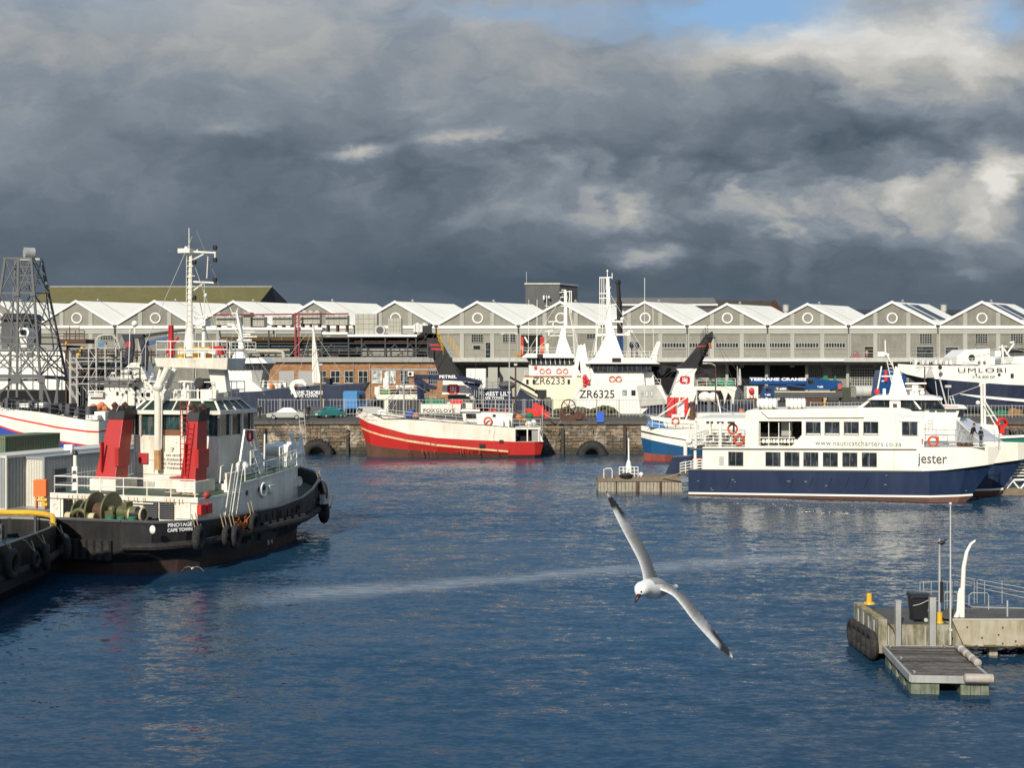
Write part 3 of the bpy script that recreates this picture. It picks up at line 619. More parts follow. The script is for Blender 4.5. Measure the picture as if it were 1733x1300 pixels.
mb = MB(); mb.box(-.55, .55, 0, .45, -.45, .45); t.part('casing', mb, WHITEC, bevel=.04); mb = MB(); mb.torus((-.1, -.02, 0), .3, .03, (0,1,0)); mb.disc((-.1, -.02, 0), .27, (0,1,0), .03); t.part('fan', mb, BLACK)
# ================================================================ gantry platform with condensers
YG = 259.0
t = TH('pipe_gantry', 'long dark steel gantry full of pipes with a white edged deck carrying condensers', 'industrial gantry', (at(540, 614, YG).x, YG, ZQ))
mb = MB()
for x0, x1, y0, y1 in ((345, 545, 554, 558.5), (545.1, 588, 562, 566), (588.1, 727, 566, 570)):
    a = t.P(x0, y1); b = t.P(x1, y0); mb.box(a.x, b.x, 0, 8, a.z, b.z)
t.part('deck', mb, [TRIMW], smooth=False)
mb = MB(); rng = random.Random(8)
zf = t.P(500, 605).z
for px in (372, 413, 455, 502, 545, 590, 612, 652, 690, 704, 724):
    for d in (.6, 6):
        p = t.P(px, 605, d); mb.box(p.x-.13, p.x+.13, d-.13, d+.13, 0, t.P(px, 566 if px > 588 else 560).z)
for y0 in (571, 581, 590, 599): a = t.P(372, y0, .4); b = t.P(724, y0, .4); mb.box(a.x, b.x, .5, .7, a.z-.1, a.z+.1)
for x0 in (510, 545, 600, 652, 678):
    a = t.P(x0, 600, .5); b = t.P(x0+16, 583, .5); c = t.P(x0+32, 600, .5); mb.tube(a, b, .1, n=4); mb.tube(b, c, .1, n=4)
t.part('frame', mb, paint('dark steel frame', (.04, .042, .045), .6, dirt=.3))
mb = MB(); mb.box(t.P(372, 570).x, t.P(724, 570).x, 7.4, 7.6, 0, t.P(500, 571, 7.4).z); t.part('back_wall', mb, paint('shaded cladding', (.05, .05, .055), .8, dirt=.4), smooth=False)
for y0, x0, x1, r_, mt, d in ((573, 372, 546, .16, YEL, .9), (576.5, 380, 540, .12, RUST, 1.0), (586, 430, 590, .14, paint('teal pipe', (.05, .11, .14), .5), 1.2), (594, 500, 724, .16, LGREY, 1.4), (589, 602, 690, .5, paint('blue tank paint', (.03, .04, .12), .5), 3.5), (578, 600, 722, .14, RUST, 1.3), (598, 374, 500, .18, LGREY, 2.0)):
    mb = MB(); mb.tube(t.P(x0, y0, d), t.P(x1, y0, d), r_, n=7)
    if r_ < .4:
        for q in range(x0+12, x1, 31): mb.tube(t.P(q, y0, d)-V((.1,0,0)), t.P(q, y0, d)+V((.1,0,0)), r_*1.6, n=7)
    t.part('pipe', mb, mt)
mb = MB()
for x0, x1 in ((372, 440), (448, 490), (508, 540), (612, 650), (655, 700)):
    a = t.P(x0, 605, 3); b = t.P(x1, 590, 3); mb.box(a.x, b.x, 3, 6, a.z, b.z)
t.part('plant_boxes', mb, BEIGE, smooth=False)
mb = MB(); p0 = t.P(498, 529, -.2); p1 = t.P(503, 605, -.2)
for q in (-.35, .35): mb.box(p1.x+q-.12, p1.x+q+.12, -.5, -.25, p1.z-.5, p0.z)
for k in range(12): z = p1.z+(p0.z-p1.z)*k/12; mb.tube((p1.x-.35, -.37, z), (p1.x+.35, -.37, z+.5), .08, n=4)
mb.tube(t.P(360, 533, -.3), t.P(590, 531, -.3), .14, n=6); t.part('red_pipe_riser', mb, paint('dark red pipe paint', (.28, .02, .025), .5))
mb = MB(); c0 = t.P(434, 594, -1.2); mb.path([c0, t.P(470, 594, -1.2), t.P(478, 595, -1.2), t.P(480, 600, -1.2), t.P(480, 607, -1.2)], .36, 8)
mb.tube(t.P(380, 597, -1.2), t.P(440, 596, -1.2), .2, n=6); t.part('insulated_duct', mb, paint('insulated pipe cladding', (.50, .47, .37), .5, dirt=.4, scale=2, streak=1))
def unit(x0, y0, x1, y1, yb, fans=0, lab='', d=1.0, mt=BEIGE):
    a = at((x0+x1)/2, yb, YG+d); t2 = TH('condenser_unit', lab, 'condenser', a, group='condenser boxes on the gantry deck')
    mb = MB(); t2.pbox(mb, x0, y0, x1, y1, 0, 3.5); o = t2.part('casing', mb, mt, smooth=False, bevel=.05)
    mb = MB(); A = t2.P(x0, y0, -.05); B = t2.P(x1, y1, -.05); h = A.z-B.z
    for k in range(1, 4): mb.box(A.x+.1, B.x-.1, -.06, -.002, B.z+h*k/4, B.z+h*k/4+.06)
    for k in range(4): x = A.x+(B.x-A.x)*(k+.5)/4; mb.box(x-.05, x+.05, -.07, -.003, B.z, A.z)
    t2.part('ribs', mb, GREY, smooth=False)
    if y1 < yb-.5:
        for k in range(3): x = A.x+.25+(B.x-A.x-.5)*k/2; mb = MB(); mb.box(x-.15, x+.15, .3, 3.2, 0, B.z-.001); t2.part('support_leg', mb, RUST, smooth=False)
    for k in range(fans):
        mb = MB(); x = A.x+(B.x-A.x)*(k+.5)/fans; mb.tube((x, 1.7, A.z), (x, 1.7, A.z+.35), (B.x-A.x)/fans*.38, n=12); t2.part('fan_ring', mb, LGREY)
unit(365, 535, 405, 550, 554, 0, 'wide low condenser box at the left end of the gantry'); unit(412, 528, 424, 556, 556.5, 0, 'tall narrow beige tower box between condensers', .2)
unit(427, 536, 447, 552, 554, 1, 'small square condenser box right of the tall narrow tower'); unit(461, 535, 494, 550, 554, 0, 'condenser box immediately left of the red riser')
unit(508, 528, 541, 548, 554, 3, 'condenser box with three roof fans right of the red riser'); unit(551, 533, 588, 550, 562, 0, 'condenser box raised on open legs'); unit(601, 531, 638, 566, 566.5, 0, 'largest pale condenser box with smooth sides')
unit(657, 539, 679, 566, 566.5, 0, 'narrow condenser box in front of the half hidden ring'); unit(700, 549, 724, 562, 566.5, 2, 'small white rooftop chiller at the right end of the gantry', mt=WHITEC)
t = TH('fan_housing', 'round fan housing beside the largest condenser box', 'fan', at(643, 559, YG+1)); mb = MB(); mb.tube((0, -.1, 0), (0, 1.6, 0), 1.0, n=16); t.part('drum', mb, LGREY); mb = MB(); mb.disc((0, -.12, 0), .7, (0, 1, 0), .04); t.part('grille', mb, DGREY)
# white boxes and concrete pillars right of the brick building
t = TH('white_site_container', 'plain white container standing under the balcony', 'container', at(805, 671, 250))
mb = MB(); t.pbox(mb, 789, 624, 822, 671, 0, 6); t.part('body', mb, WHITEC, smooth=False, bevel=.04)
mb = MB()
for px in (796, 804, 812): q = t.P(px, 671, -.03); mb.box(q.x-.04, q.x+.04, -.04, -.001, .3, t.P(px, 627).z)
t.part('ribs', mb, LGREY, smooth=False)
t = TH('service_room', 'grey rendered service room with a dark side bay under the balcony', 'building', at(850, 671, 262))
mb = MB(); t.pbox(mb, 826, 622, 842, 671, 0, 5); t.pbox(mb, 846, 622, 900, 671, 3, 6); t.part('wall', mb, PILG, smooth=False)
# ================================================================ shared small builders
def ring_part(t, c, r=.36, ax=(0, 1, 0), name='lifebuoy', mt=None, parent=None):
    mb = MB(); mb.torus(c, r, r*.24, ax, 16, 6); return t.part(name, mb, mt or paint('lifebuoy orange red', (.62, .07, .03), .5), parent=parent)
def win(t, x0, y0, x1, y1, d=-.02, mt=None, fr=None, name='window', mull=1, par=None, thick=.05):
    """window: frame part with a pane"""
    a = t.P(x0, y1, d); b = t.P(x1, y0, d); w = thick
    f = MB(); f.box(a.x-w, b.x+w, d-.03, d+.015, b.z, b.z+w); f.box(a.x-w, b.x+w, d-.03, d+.015, a.z-w, a.z); f.box(a.x-w, a.x, d-.03, d+.015, a.z, b.z); f.box(b.x, b.x+w, d-.03, d+.015, a.z, b.z)
    for i in range(1, mull): x = a.x+(b.x-a.x)*i/mull; f.box(x-w*.35, x+w*.35, d-.028, d+.01, a.z, b.z)
    o = t.part(name, f, fr or DGREY, parent=par, smooth=False); 
    p = MB(); p.box(a.x, b.x, d-.004, d+.012, a.z, b.z); t.part('pane', p, mt or GLASS, parent=o, smooth=False); return o
def person(label, loc, rz=0, h=1.75, top=None, legs=None, pose='stand', group=None, hair=(.02, .015, .01)):
    """one continuous skinned body; rz 0 faces the camera"""
    r = bpy.data.objects.new('person', None); COL.objects.link(r); r.location = loc; r.rotation_euler = (0, 0, R(rz)); tag(r, label, 'person', group)
    k = h/1.75
    lean = .18 if pose == 'lean' else 0
    J = {'pel': (0,0,.95), 'wst': (0,-.01-lean*.3,1.12), 'chs': (0,-lean,1.36), 'nck': (0,-lean*1.2,1.50), 'hd0': (0,-.02-lean*1.3,1.60), 'hd1': (0,-.015-lean*1.3,1.72),
         'ls': (.19,-lean,1.42), 'le': (.25,.03-lean*1.2,1.15), 'lw': (.23,-.10-lean*1.6,.95), 'lh': (.22,-.14-lean*1.7,.86),
         'rs': (-.19,-lean,1.42), 're': (-.26,.03-lean*1.2,1.15), 'rw': (-.24,-.08-lean*1.6,.94), 'rh': (-.23,-.12-lean*1.7,.85),
         'lhp': (.09,0,.90), 'lk': (.10,-.03,.50), 'la': (.10,.02,.09), 'lt': (.11,-.14,.04), 'rhp': (-.09,0,.90), 'rk': (-.12,-.02,.50), 'ra': (-.13,.03,.09), 'rt': (-.14,-.13,.04)}
    if pose == 'sit':
        for q in ('lk', 'rk'): J[q] = (J[q][0]*1.3, -.42, .95)
        for q in ('la', 'ra'): J[q] = (J[q][0]*1.2, -.40, .52)
        for q in ('lt', 'rt'): J[q] = (J[q][0]*1.2, -.56, .47)
        J = {a: (b[0], b[1], b[2]-.5) for a, b in J.items()}
    Rr = {'pel': .15, 'wst': .145, 'chs': .165, 'nck': .06, 'hd0': .085, 'hd1': .09, 'ls': .075, 'le': .055, 'lw': .04, 'lh': .045, 'lhp': .095, 'lk': .065, 'la': .05, 'lt': .045}
    names = list(J); E = [('pel','wst'),('wst','chs'),('chs','nck'),('nck','hd0'),('hd0','hd1'),('chs','ls'),('ls','le'),('le','lw'),('lw','lh'),('chs','rs'),('rs','re'),('re','rw'),('rw','rh'),('pel','lhp'),('lhp','lk'),('lk','la'),('la','lt'),('pel','rhp'),('rhp','rk'),('rk','ra'),('ra','rt')]
    me = bpy.data.meshes.new('body'); me.from_pydata([tuple(c*k for c in J[n]) for n in names], [(names.index(a), names.index(b)) for a, b in E], [])
    o = bpy.data.objects.new('body', me); COL.objects.link(o); o.parent = r
    o.modifiers.new('skin', 'SKIN')
    for i, n in enumerate(names):
        key = n if n in Rr else 'l'+n[1:]; rad = Rr[key]*k
        me.skin_vertices[0].data[i].radius = (rad*(1.15 if n in ('chs', 'pel', 'wst') else 1), rad*(.72 if n in ('chs', 'pel', 'wst') else 1)); me.skin_vertices[0].data[i].use_root = (n == 'pel')
    sb = o.modifiers.new('sub', 'SUBSURF'); sb.levels = 1; sb.render_levels = 1
    dg = bpy.context.evaluated_depsgraph_get(); dg.update(); m2 = bpy.data.meshes.new_from_object(o.evaluated_get(dg)); o.modifiers.clear(); o.data = m2; m2.name = 'body'
    for mt in (top or JACKET, legs or JEANS, SKIN): m2.materials.append(mt)
    zb = J['pel'][2]*k
    for p in m2.polygons:
        c = p.center; z = c.z
        hand = any((c-V(J[q])*k).length < .09*k for q in ('lh', 'rh'))
        p.material_index = 2 if (z > J['nck'][2]*k or hand) else (1 if (z < zb+.02 or pose == 'sit' and c.y < -.12*k and z < zb+.15*k) else 0); p.use_smooth = True
    hc = V(J['hd1'])*k; mb = MB(); mb.ball((hc.x, hc.y+.015*k, hc.z+.015*k), .105*k, 10, 6, sz=(.95, 1.05, .95)); hm = mb.build('hair', paint('hair %.2f' % hair[0], hair, .8, dirt=.1), r)
    mb = MB(); mb.ball((hc.x, hc.y-.055*k, hc.z-.045*k), .07*k, 8, 6, sz=(1, .8, 1.1)); mb.tube((hc.x, hc.y-.10*k, hc.z-.02*k), (hc.x, hc.y-.125*k, hc.z-.06*k), .012*k, .02*k); mb.build('face', SKIN, r)
    return r
def aframe_gantry(t, pts, d, w, mt=BLACK): pass
LETB = paint('black lettering', (.02, .02, .022), .5, dirt=.1); LETW = paint('white lettering', (.8, .8, .78), .5, dirt=.05)
IJRED = paint('emblem red', (.55, .02, .03), .4, dirt=.1)
def emblem(t, px, py, w_, h_, d):
    """red rounded plate carrying the two white letters"""
    a = t.P(px-w_/2, py+h_/2, d); b = t.P(px+w_/2, py-h_/2, d); mb = MB(); c = (b.x-a.x)*.16
    mb.xz([(a.x+c,a.z),(b.x-c,a.z),(b.x,a.z+c),(b.x,b.z-c),(b.x-c,b.z),(a.x+c,b.z),(a.x,b.z-c),(a.x,a.z+c)], d, d+.05)
    o = t.part('funnel_emblem', mb, IJRED, smooth=False)
    tx = text('emblem_letters', 'I&J', ((a.x+b.x)/2, d-.008, (a.z+b.z)/2), (b.z-a.z)*.55, LETW, t.o, bold=.03, sx=.8); tx.parent = o
# ================================================================ trawlers laid up behind the fence
def zr(label, text_, Y, px0, off, hullpts, decks, letters, mt, mast):
    pass
# ---- large white trawler ZR6325
t = TH('trawler', 'large white trawler with big letters ZR6325 on its side and a tall white mast', 'fishing boat', (at(1040, 614, 186).x, 186, ZQ))
mb = MB()
t.ppoly(mb, [(952, 700), (992, 653), (1119, 652), (1140, 700), (1144, 712), (940, 712)], 0, 7.5)
t.part('hull', mb, WHITEC, smooth=False, bevel=.05)
mb = MB(); t.ppoly(mb, [(1078, 708), (1102, 686), (1146, 678), (1160, 712), (1078, 712)], -.05, 7.4); t.ppoly(mb, [(930, 706), (1030, 702), (1078, 708), (1078, 712), (930, 712)], -.05, 6); t.part('lower_hull', mb, NAVY, smooth=False)
mb = MB(); t.ppoly(mb, [(1078, 653), (1110, 651), (1130, 684), (1083, 688)], -.5, 0); t.part('bow_shoulder', mb, LGREY, smooth=False)
for x in (1085, 1093, 1101): win(t, x, 662, x+3.5, 671, -.53, GLASSL, GREY)
win(t, 1054, 661, 1060, 669, -.03, GLASSL); win(t, 1069, 661, 1075, 669, -.03)
mb = MB(); t.ppoly(mb, [(995, 628), (1000, 622), (1088, 622), (1092, 653), (998, 653)], .6, 6.5); t.ppoly(mb, [(1088, 630), (1106, 630), (1108, 653), (1090, 653)], 1.6, 6.5); t.part('deckhouse', mb, WHITEC, smooth=False, bevel=.04)
mb = MB(); t.ppoly(mb, [(998, 616), (1104, 616), (1098, 629), (1004, 629)], .2, 6.3); o = t.part('wheelhouse_windows', mb, GLASS, smooth=False)
mb = MB()
for x in range(1005, 1102, 8): t.ptube(mb, x, 615, x+(1 if x > 1050 else -1), 629, .15, .05, n=4)
t.part('window_mullions', mb, DGREY, parent=o)
mb = MB(); t.ppoly(mb, [(990, 616), (1006, 606), (1096, 606), (1118, 616)], -.4, 7); t.part('wheelhouse_roof', mb, WHITEC, smooth=False, bevel=.04)
mb = MB(); t.pbox(mb, 1036, 606, 1051, 613, -.46, -.41); t.part('searchlight_box', mb, BLACK, smooth=False)
mb = MB(); t.ppoly(mb, [(1007, 606), (1026, 568), (1024, 548), (1036, 548), (1042, 568), (1056, 606)], 2, 4.2); t.part('mast_house', mb, WHITEC, smooth=False, bevel=.06)
mb = MB(); t.ppoly(mb, [(1027, 548), (1026, 470), (1031, 470), (1035, 548)], 2.6, 3.4)
for x in (1015, 1018.5, 1022): t.ptube(mb, x, 470, x, 540, 3, .05)
for y, x0, x1 in ((470, 1014, 1036), (497, 1014, 1034), (505, 1014, 1028), (520, 1014, 1037), (487, 1026, 1034), (545, 1010, 1054), (567, 1010, 1066), (568, 1010, 1020)): t.ptube(mb, x0, y, x1, y-.5, 3, .08 if y < 540 else .16)
for x0, y0, x1, y1 in ((1014, 540, 1006, 600), (1020, 545, 1018, 606), (1009, 545, 1009, 606), (1036, 462, 1036, 472), (1028, 456, 1028, 470)): t.ptube(mb, x0, y0, x1, y1, 3, .06)
mb.ladder(t.P(1031, 606, 1.9), t.P(1031, 550, 2.3)); t.part('mast', mb, WHITEC)
mb = MB(); mb.ball(t.P(1053, 540, 3), .28); mb.ball(t.P(1065, 562, 3), .28); mb.ball(t.P(1028, 459, 3), .15); t.ptube(mb, 1058, 565, 1071, 561, 3, .12); t.part('radar_scanner', mb, WHITEC)
for x, y, z in ((1069, 584, .38), (1078, 585, .38)):
    mb = MB(); mb.ball(t.P(x, y, 2), z, sz=(.9, .9, 1.25)); mb.tube(t.P(x, y, 2), t.P(x, 604, 2), .08); t.part('satellite_dome', mb, NAVY)
for x in (1036, 1047): ring_part(t, t.P(x, 642, .5), .36)
mb = MB(); mb.rail([t.P(996, 606, .2), t.P(1112, 606, .2)], .9, .025, 2, 1.0); mb.rail([t.P(994, 653, .1), t.P(1118, 653, .1)], .9, .025, 2, 1.2); t.part('guard_rail', mb, WHITEC)
mb = MB(); t.ppoly(mb, [(1100, 606), (1112, 578), (1118, 578), (1110, 612)], 1, 1.3); mb.ladder(t.P(1104, 610, .9), t.P(1115, 580, .9), .5); t.part('inclined_ladder', mb, WHITEC)
t.ptxt('hull_letters', 'ZR6325', 1010.5, 668, -.02, 1.12, LETB, sx=.97, bold=.02)
mb = MB(); t.ppoly(mb, [(980, 590), (990, 581), (1000, 640), (994, 653), (985, 653)], .3, 1.0); t.ppoly(mb, [(968, 640), (978, 585), (985, 583), (975, 645)], .4, .9); t.part('gallows_frame', mb, WHITEC, smooth=False)
mb = MB(); 
for k in range(6): mb.ball(t.P(992+rng.uniform(-4, 4), 652-k*3, -.1), .28, 6, 4)
t.part('float_bundle', mb, REDB)
mb = MB(); t.ptube(mb, 1091, 470, 1091, 606, 2.5, .035); t.ptube(mb, 1105, 520, 1106, 600, 2.5, .03); t.part('whip_aerial', mb, WHITEC)
# ---- white trawler ZR6233
t = TH('trawler', 'cream white trawler marked ZR6233 with black wheelhouse windows and a red edged deck', 'fishing boat', (at(930, 614, 197).x, 197, ZQ))
mb = MB(); t.ppoly(mb, [(887, 637), (990, 638), (978, 700), (955, 704), (905, 675), (880, 660)], 0, 7); t.part('hull', mb, YCREAM, smooth=False, bevel=.05)
mb = MB(); t.ppoly(mb, [(868, 690), (880, 660), (905, 675), (955, 704), (870, 704)], .3, 6.5); t.part('lower_hull', mb, NAVY, smooth=False)
for x in (891, 902, 961): win(t, x, 643, x+3, 650, -.03)
mb = MB(); t.ppoly(mb, [(895, 618), (975, 618), (985, 637), (896, 637)], .8, 6); t.part('deckhouse', mb, WHITEC, smooth=False)
mb = MB(); t.ppoly(mb, [(891, 606), (972, 606), (968, 617), (898, 617)], .5, 6.2); o = t.part('wheelhouse_windows', mb, GLASS, smooth=False)
mb = MB()
for x in range(900, 968, 8): t.ptube(mb, x-1, 607, x, 617, .45, .05, n=4)
t.part('window_mullions', mb, WHITEC, parent=o)
mb = MB(); t.ppoly(mb, [(882, 605), (892, 598), (970, 599), (974, 606)], -.2, 6.6); t.part('wheelhouse_roof', mb, WHITEC, smooth=False)
mb = MB(); t.pbox(mb, 909, 599, 919, 606, -.26, -.21); t.part('searchlight_box', mb, BLACK, smooth=False)
mb = MB(); a = t.P(887, 638, -.05); b = t.P(990, 636, -.05); mb.box(a.x, b.x, -.08, -.003, a.z, b.z); t.part('red_rail', mb, paint('dull red rail', (.3, .06, .04), .6), smooth=False)
mb = MB(); t.ppoly(mb, [(940, 600), (947, 570), (950, 556), (957, 556), (958, 572), (968, 600)], 2.6, 4); t.ppoly(mb, [(954, 556), (955, 492), (959, 492), (960, 556)], 3, 3.6)
for x0, y0, x1, y1 in ((926, 555, 955, 553), (927, 568, 970, 568), (947, 495, 966, 493), (948, 503, 958, 503), (949, 518, 963, 518), (964, 492, 964, 530), (967, 492, 967, 530), (964, 530, 970, 560), (970, 556, 972, 600), (950, 491, 958, 491)): t.ptube(mb, x0, y0, x1, y1, 3.2, .07)
t.part('mast', mb, WHITEC)
mb = MB(); t.ptube(mb, 928, 545, 943, 544, 3, .11); t.ptube(mb, 922, 561, 936, 560, 3, .11); t.ptube(mb, 936, 545, 936, 554, 3, .1); t.ptube(mb, 929, 561, 929, 568, 3, .1); t.part('radar_scanner', mb, WHITEC)
mb = MB(); t.ptube(mb, 895, 507, 894, 598, 2, .035); t.ptube(mb, 909, 507, 908.5, 598, 2, .045); t.ptube(mb, 908.5, 570, 908.5, 598, 2, .11); t.ptube(mb, 893, 580, 888, 570, 2, .13); t.part('whip_aerial', mb, WHITEC)
for x in (917.5, 928, 946, 957): ring_part(t, t.P(x, 628.5, .7), .33)
mb = MB(); mb.rail([t.P(884, 599, .1), t.P(972, 599, .1)], .9, .025, 2, 1.2); mb.rail([t.P(888, 637, .1), t.P(988, 637, .1)], .8, .025, 2, 1.5); t.part('guard_rail', mb, WHITEC)
mb = MB(); t.pbox(mb, 904, 620, 909, 626, .7, .78); t.part('fire_box', mb, REDB, smooth=False)
t.ptxt('hull_letters', 'ZR6233', 929.5, 645.5, -.02, 1.08, paint('faded black lettering', (.05, .05, .05), .6), sx=.97, bold=.01)
mb = MB(); t.ptube(mb, 862, 638, 906, 662, -2, .16); t.ptube(mb, 906, 662, 918, 668, -2, .3); mb.tube(t.P(918, 668, -2), t.P(918, 705, -2), .22); t.pbox(mb, 910, 660, 925, 674, -2.3, -1.7); t.part('deck_crane', mb, BLACK)
mb = MB(); t.ptube(mb, 951, 705, 1000, 622, -1, .12); t.ptube(mb, 955, 705, 1004, 624, -1, .12)
for k in range(10): t.ptube(mb, 951+49*k/10, 705-83*k/10, 956+49*k/10, 705-83*k/10, -1, .05)
t.part('boarding_ladder', mb, WHITEC)
person('person in white overalls standing on the cream trawler wheelhouse roof', t.M @ t.P(926, 599, 2.4), 0, 1.8, top=WHITEC, legs=WHITEC)
# ---- stern trawler with FOXGLOVE hull
def stern_trawler(label, Y, L, gx, emb, gantry, name=None):
    pass
t = TH('stern_trawler', 'white stern trawler lettered FOXGLOVE with a red emblem on its funnel and black net gantry', 'fishing boat', (at(720, 614, 188).x, 188, ZQ))
mb = MB(); t.ppoly(mb, [(625, 690), (628, 676), (638, 668), (716, 668), (722, 680), (800, 683), (800, 706), (620, 706)], 2, 8); t.part('hull', mb, CREAM, smooth=False, bevel=.05)
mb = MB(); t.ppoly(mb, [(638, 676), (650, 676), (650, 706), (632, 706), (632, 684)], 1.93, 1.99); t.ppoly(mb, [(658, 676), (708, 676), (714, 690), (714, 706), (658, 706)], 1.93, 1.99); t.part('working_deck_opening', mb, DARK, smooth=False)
mb = MB()
for k in range(16): x = 660+k*3.4; t.ptube(mb, x, 678, x, 704, 1.85, .04, n=4)
t.part('grating', mb, GREY)
mb = MB(); t.ppoly(mb, [(712, 684), (780, 684), (778, 707), (712, 707)], .5, 1.8); t.part('stern_plate', mb, CREAM, smooth=False)
t.ptxt('name_lettering', 'FOXGLOVE', 743, 695.5, .48, .5, LETB, sx=1.12, bold=.02, space=1.15); t.ptxt('port_lettering', 'CAPE TOWN', 741, 704, .48, .38, LETB, sx=1.2, space=1.3)
mb = MB(); t.ppoly(mb, [(748, 668), (750, 640), (778, 638), (798, 668)], 3, 6); t.part('funnel', mb, WHITEC, smooth=False, bevel=.06)
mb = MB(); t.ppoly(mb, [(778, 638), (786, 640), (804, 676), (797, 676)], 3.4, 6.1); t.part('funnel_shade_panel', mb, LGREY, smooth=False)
emblem(t, 767, 658.5, 20, 16, 2.9)
RS = paint('gantry red stripe', (.4, .03, .05), .5)
mb = MB(); t.ppoly(mb, [(719, 564), (741, 566), (780, 640), (744, 640)], 3.2, 4.0); t.ppoly(mb, [(728, 572), (742, 569), (782, 640), (770, 640)], 6.2, 7.0); t.ppoly(mb, [(716, 559), (742, 566), (742, 572), (720, 572)], 3.2, 7.0); t.part('net_gantry', mb, BLACK, smooth=False)
mb = MB(); t.ppoly(mb, [(726, 582), (742, 582), (744, 586), (728, 586)], 3.14, 3.19); t.ppoly(mb, [(729, 589), (746, 589), (748, 593), (731, 593)], 3.14, 3.19); t.part('red_stripes', mb, RS, smooth=False)
mb = MB(); t.ptube(mb, 722, 560, 730, 548, 5, .35); t.pbox(mb, 715, 551, 730, 566, 4, 5.5); t.ptube(mb, 706, 570, 722, 566, 4, .25); t.pbox(mb, 726, 592, 734, 606, 2.8, 3.1); t.part('gantry_winch', mb, BLACK)
mb = MB(); mb.rail([t.P(740, 572, 3.1), t.P(750, 600, 3.1)], 1.4, .03, 3, .7); mb.rail([t.P(758, 580, 6.8), t.P(778, 608, 6.8)], 1.3, .03, 3, .7); t.part('gantry_platform_rail', mb, YEL)
NB = paint('crane navy', (.01, .02, .06), .4)
mb = MB(); t.ppoly(mb, [(700, 634), (776, 635.5), (814, 644), (817, 651), (790, 646), (702, 641)], .2, .8); t.part('crane_jib', mb, NB, smooth=False)
mb = MB(); t.ppoly(mb, [(700, 640), (712, 641), (728, 652), (740, 654), (738, 660), (722, 658), (710, 656), (702, 652)], .3, .9); mb.tube(t.P(712, 650, .6), t.P(712, 680, .6), .5, n=8); t.part('crane_post', mb, NB, smooth=False)
t.ptxt('jib_lettering', 'PETREL', 758, 638, .17, .42, LETW, sx=1.3, bold=.02, rot=(90, 0, 0))
mb = MB(); t.ppoly(mb, [(814, 650), (782, 646), (786, 650), (806, 662)], .9, 1.2); t.part('hydraulic_arm', mb, NB, smooth=False)
mb = MB(); mb.rail([t.P(640, 668, 2.1), t.P(732, 668, 2.1)], 1.15, .035, 3, 1.6); t.part('guard_rail', mb, WHITEC)
mb = MB(); t.pbox(mb, 634, 655, 643, 668, 2.4, 4); t.pbox(mb, 670, 652, 700, 660, 5, 6); t.part('deck_locker', mb, WHITEC, smooth=False)
mb = MB(); t.pbox(mb, 644, 660, 662, 668, 2.6, 4); t.part('net_bin', mb, paint('leaf green net', (.10, .26, .07), .9, dirt=.5, scale=3), smooth=False)
mb = MB(); t.pbox(mb, 714, 675, 752, 685, .8, 3); t.part('green_tarp', mb, GRN, smooth=False); mb = MB(); t.pbox(mb, 762, 676, 783, 685, .8, 2); t.part('stacked_red_crates', mb, REDB, smooth=False)
mb = MB(); rngN = random.Random(3)
for k in range(26):
    p = t.P(665+k*2.3, 664-rngN.uniform(0, 5), 3.4+rngN.uniform(-.5, 1)); mb.ball(p, .45, 6, 4, sz=(1, 1, .7))
t.part('heaped_net', mb, paint('brown fishing net', (.10, .05, .035), .95, dirt=.6, scale=3))
mb = MB(); t.ptube(mb, 655, 630, 655, 668, 3, .35, n=8); t.ptube(mb, 650, 640, 650, 668, 3, .12); t.ptube(mb, 662, 628, 668, 650, 3, .1); t.part('white_posts', mb, WHITEC)
mb = MB(); mb.ladder(t.P(737, 684, 1.6), t.P(728, 662, 2.2), .8, side=(1, 0, 0)); t.ptube(mb, 790, 625, 792, 655, 1, .04); t.part('ladder', mb, WHITEC)
# ---- navy stern marked FOREST LILY
t = TH('stern_trawler', 'navy stern of a trawler lettered FOREST LILY with a white satellite dome', 'fishing boat', (at(835, 614, 200).x, 200, ZQ))
mb = MB(); t.ppoly(mb, [(796, 657), (816, 660), (866, 658), (868, 680), (868, 700), (800, 704), (796, 676)], 0, 8); t.part('hull', mb, NAVY, smooth=False, bevel=.05)
t.ptxt('name_lettering', 'FOREST LILY', 837, 667, -.02, .62, LETW, sx=1.0, bold=.02); t.ptxt('port_lettering', 'CAPE TOWN', 834, 674, -.02, .4, LETW, bold=.01)
mb = MB(); mb.ball(t.P(817.5, 655, -.6), .5, 12, 8); mb.tube(t.P(817.5, 656, -.6), t.P(817.5, 690, -.6), .1); t.part('satellite_dome', mb, WHITEC)
mb = MB(); mb.rail([t.P(818, 658, .1), t.P(866, 657, .1)], .9, .03, 2, 1.2); mb.ball(t.P(858, 652, 2), .8, 8, 6, sz=(1.6, 1, .8)); t.part('rail_and_boat_cover', mb, DGREY)
mb = MB()
for x in (802, 806, 810, 814): t.ptube(mb, x+1.5, 640, x, 700, -1.2, .06)
t.part('rigging_wires', mb, STEEL)
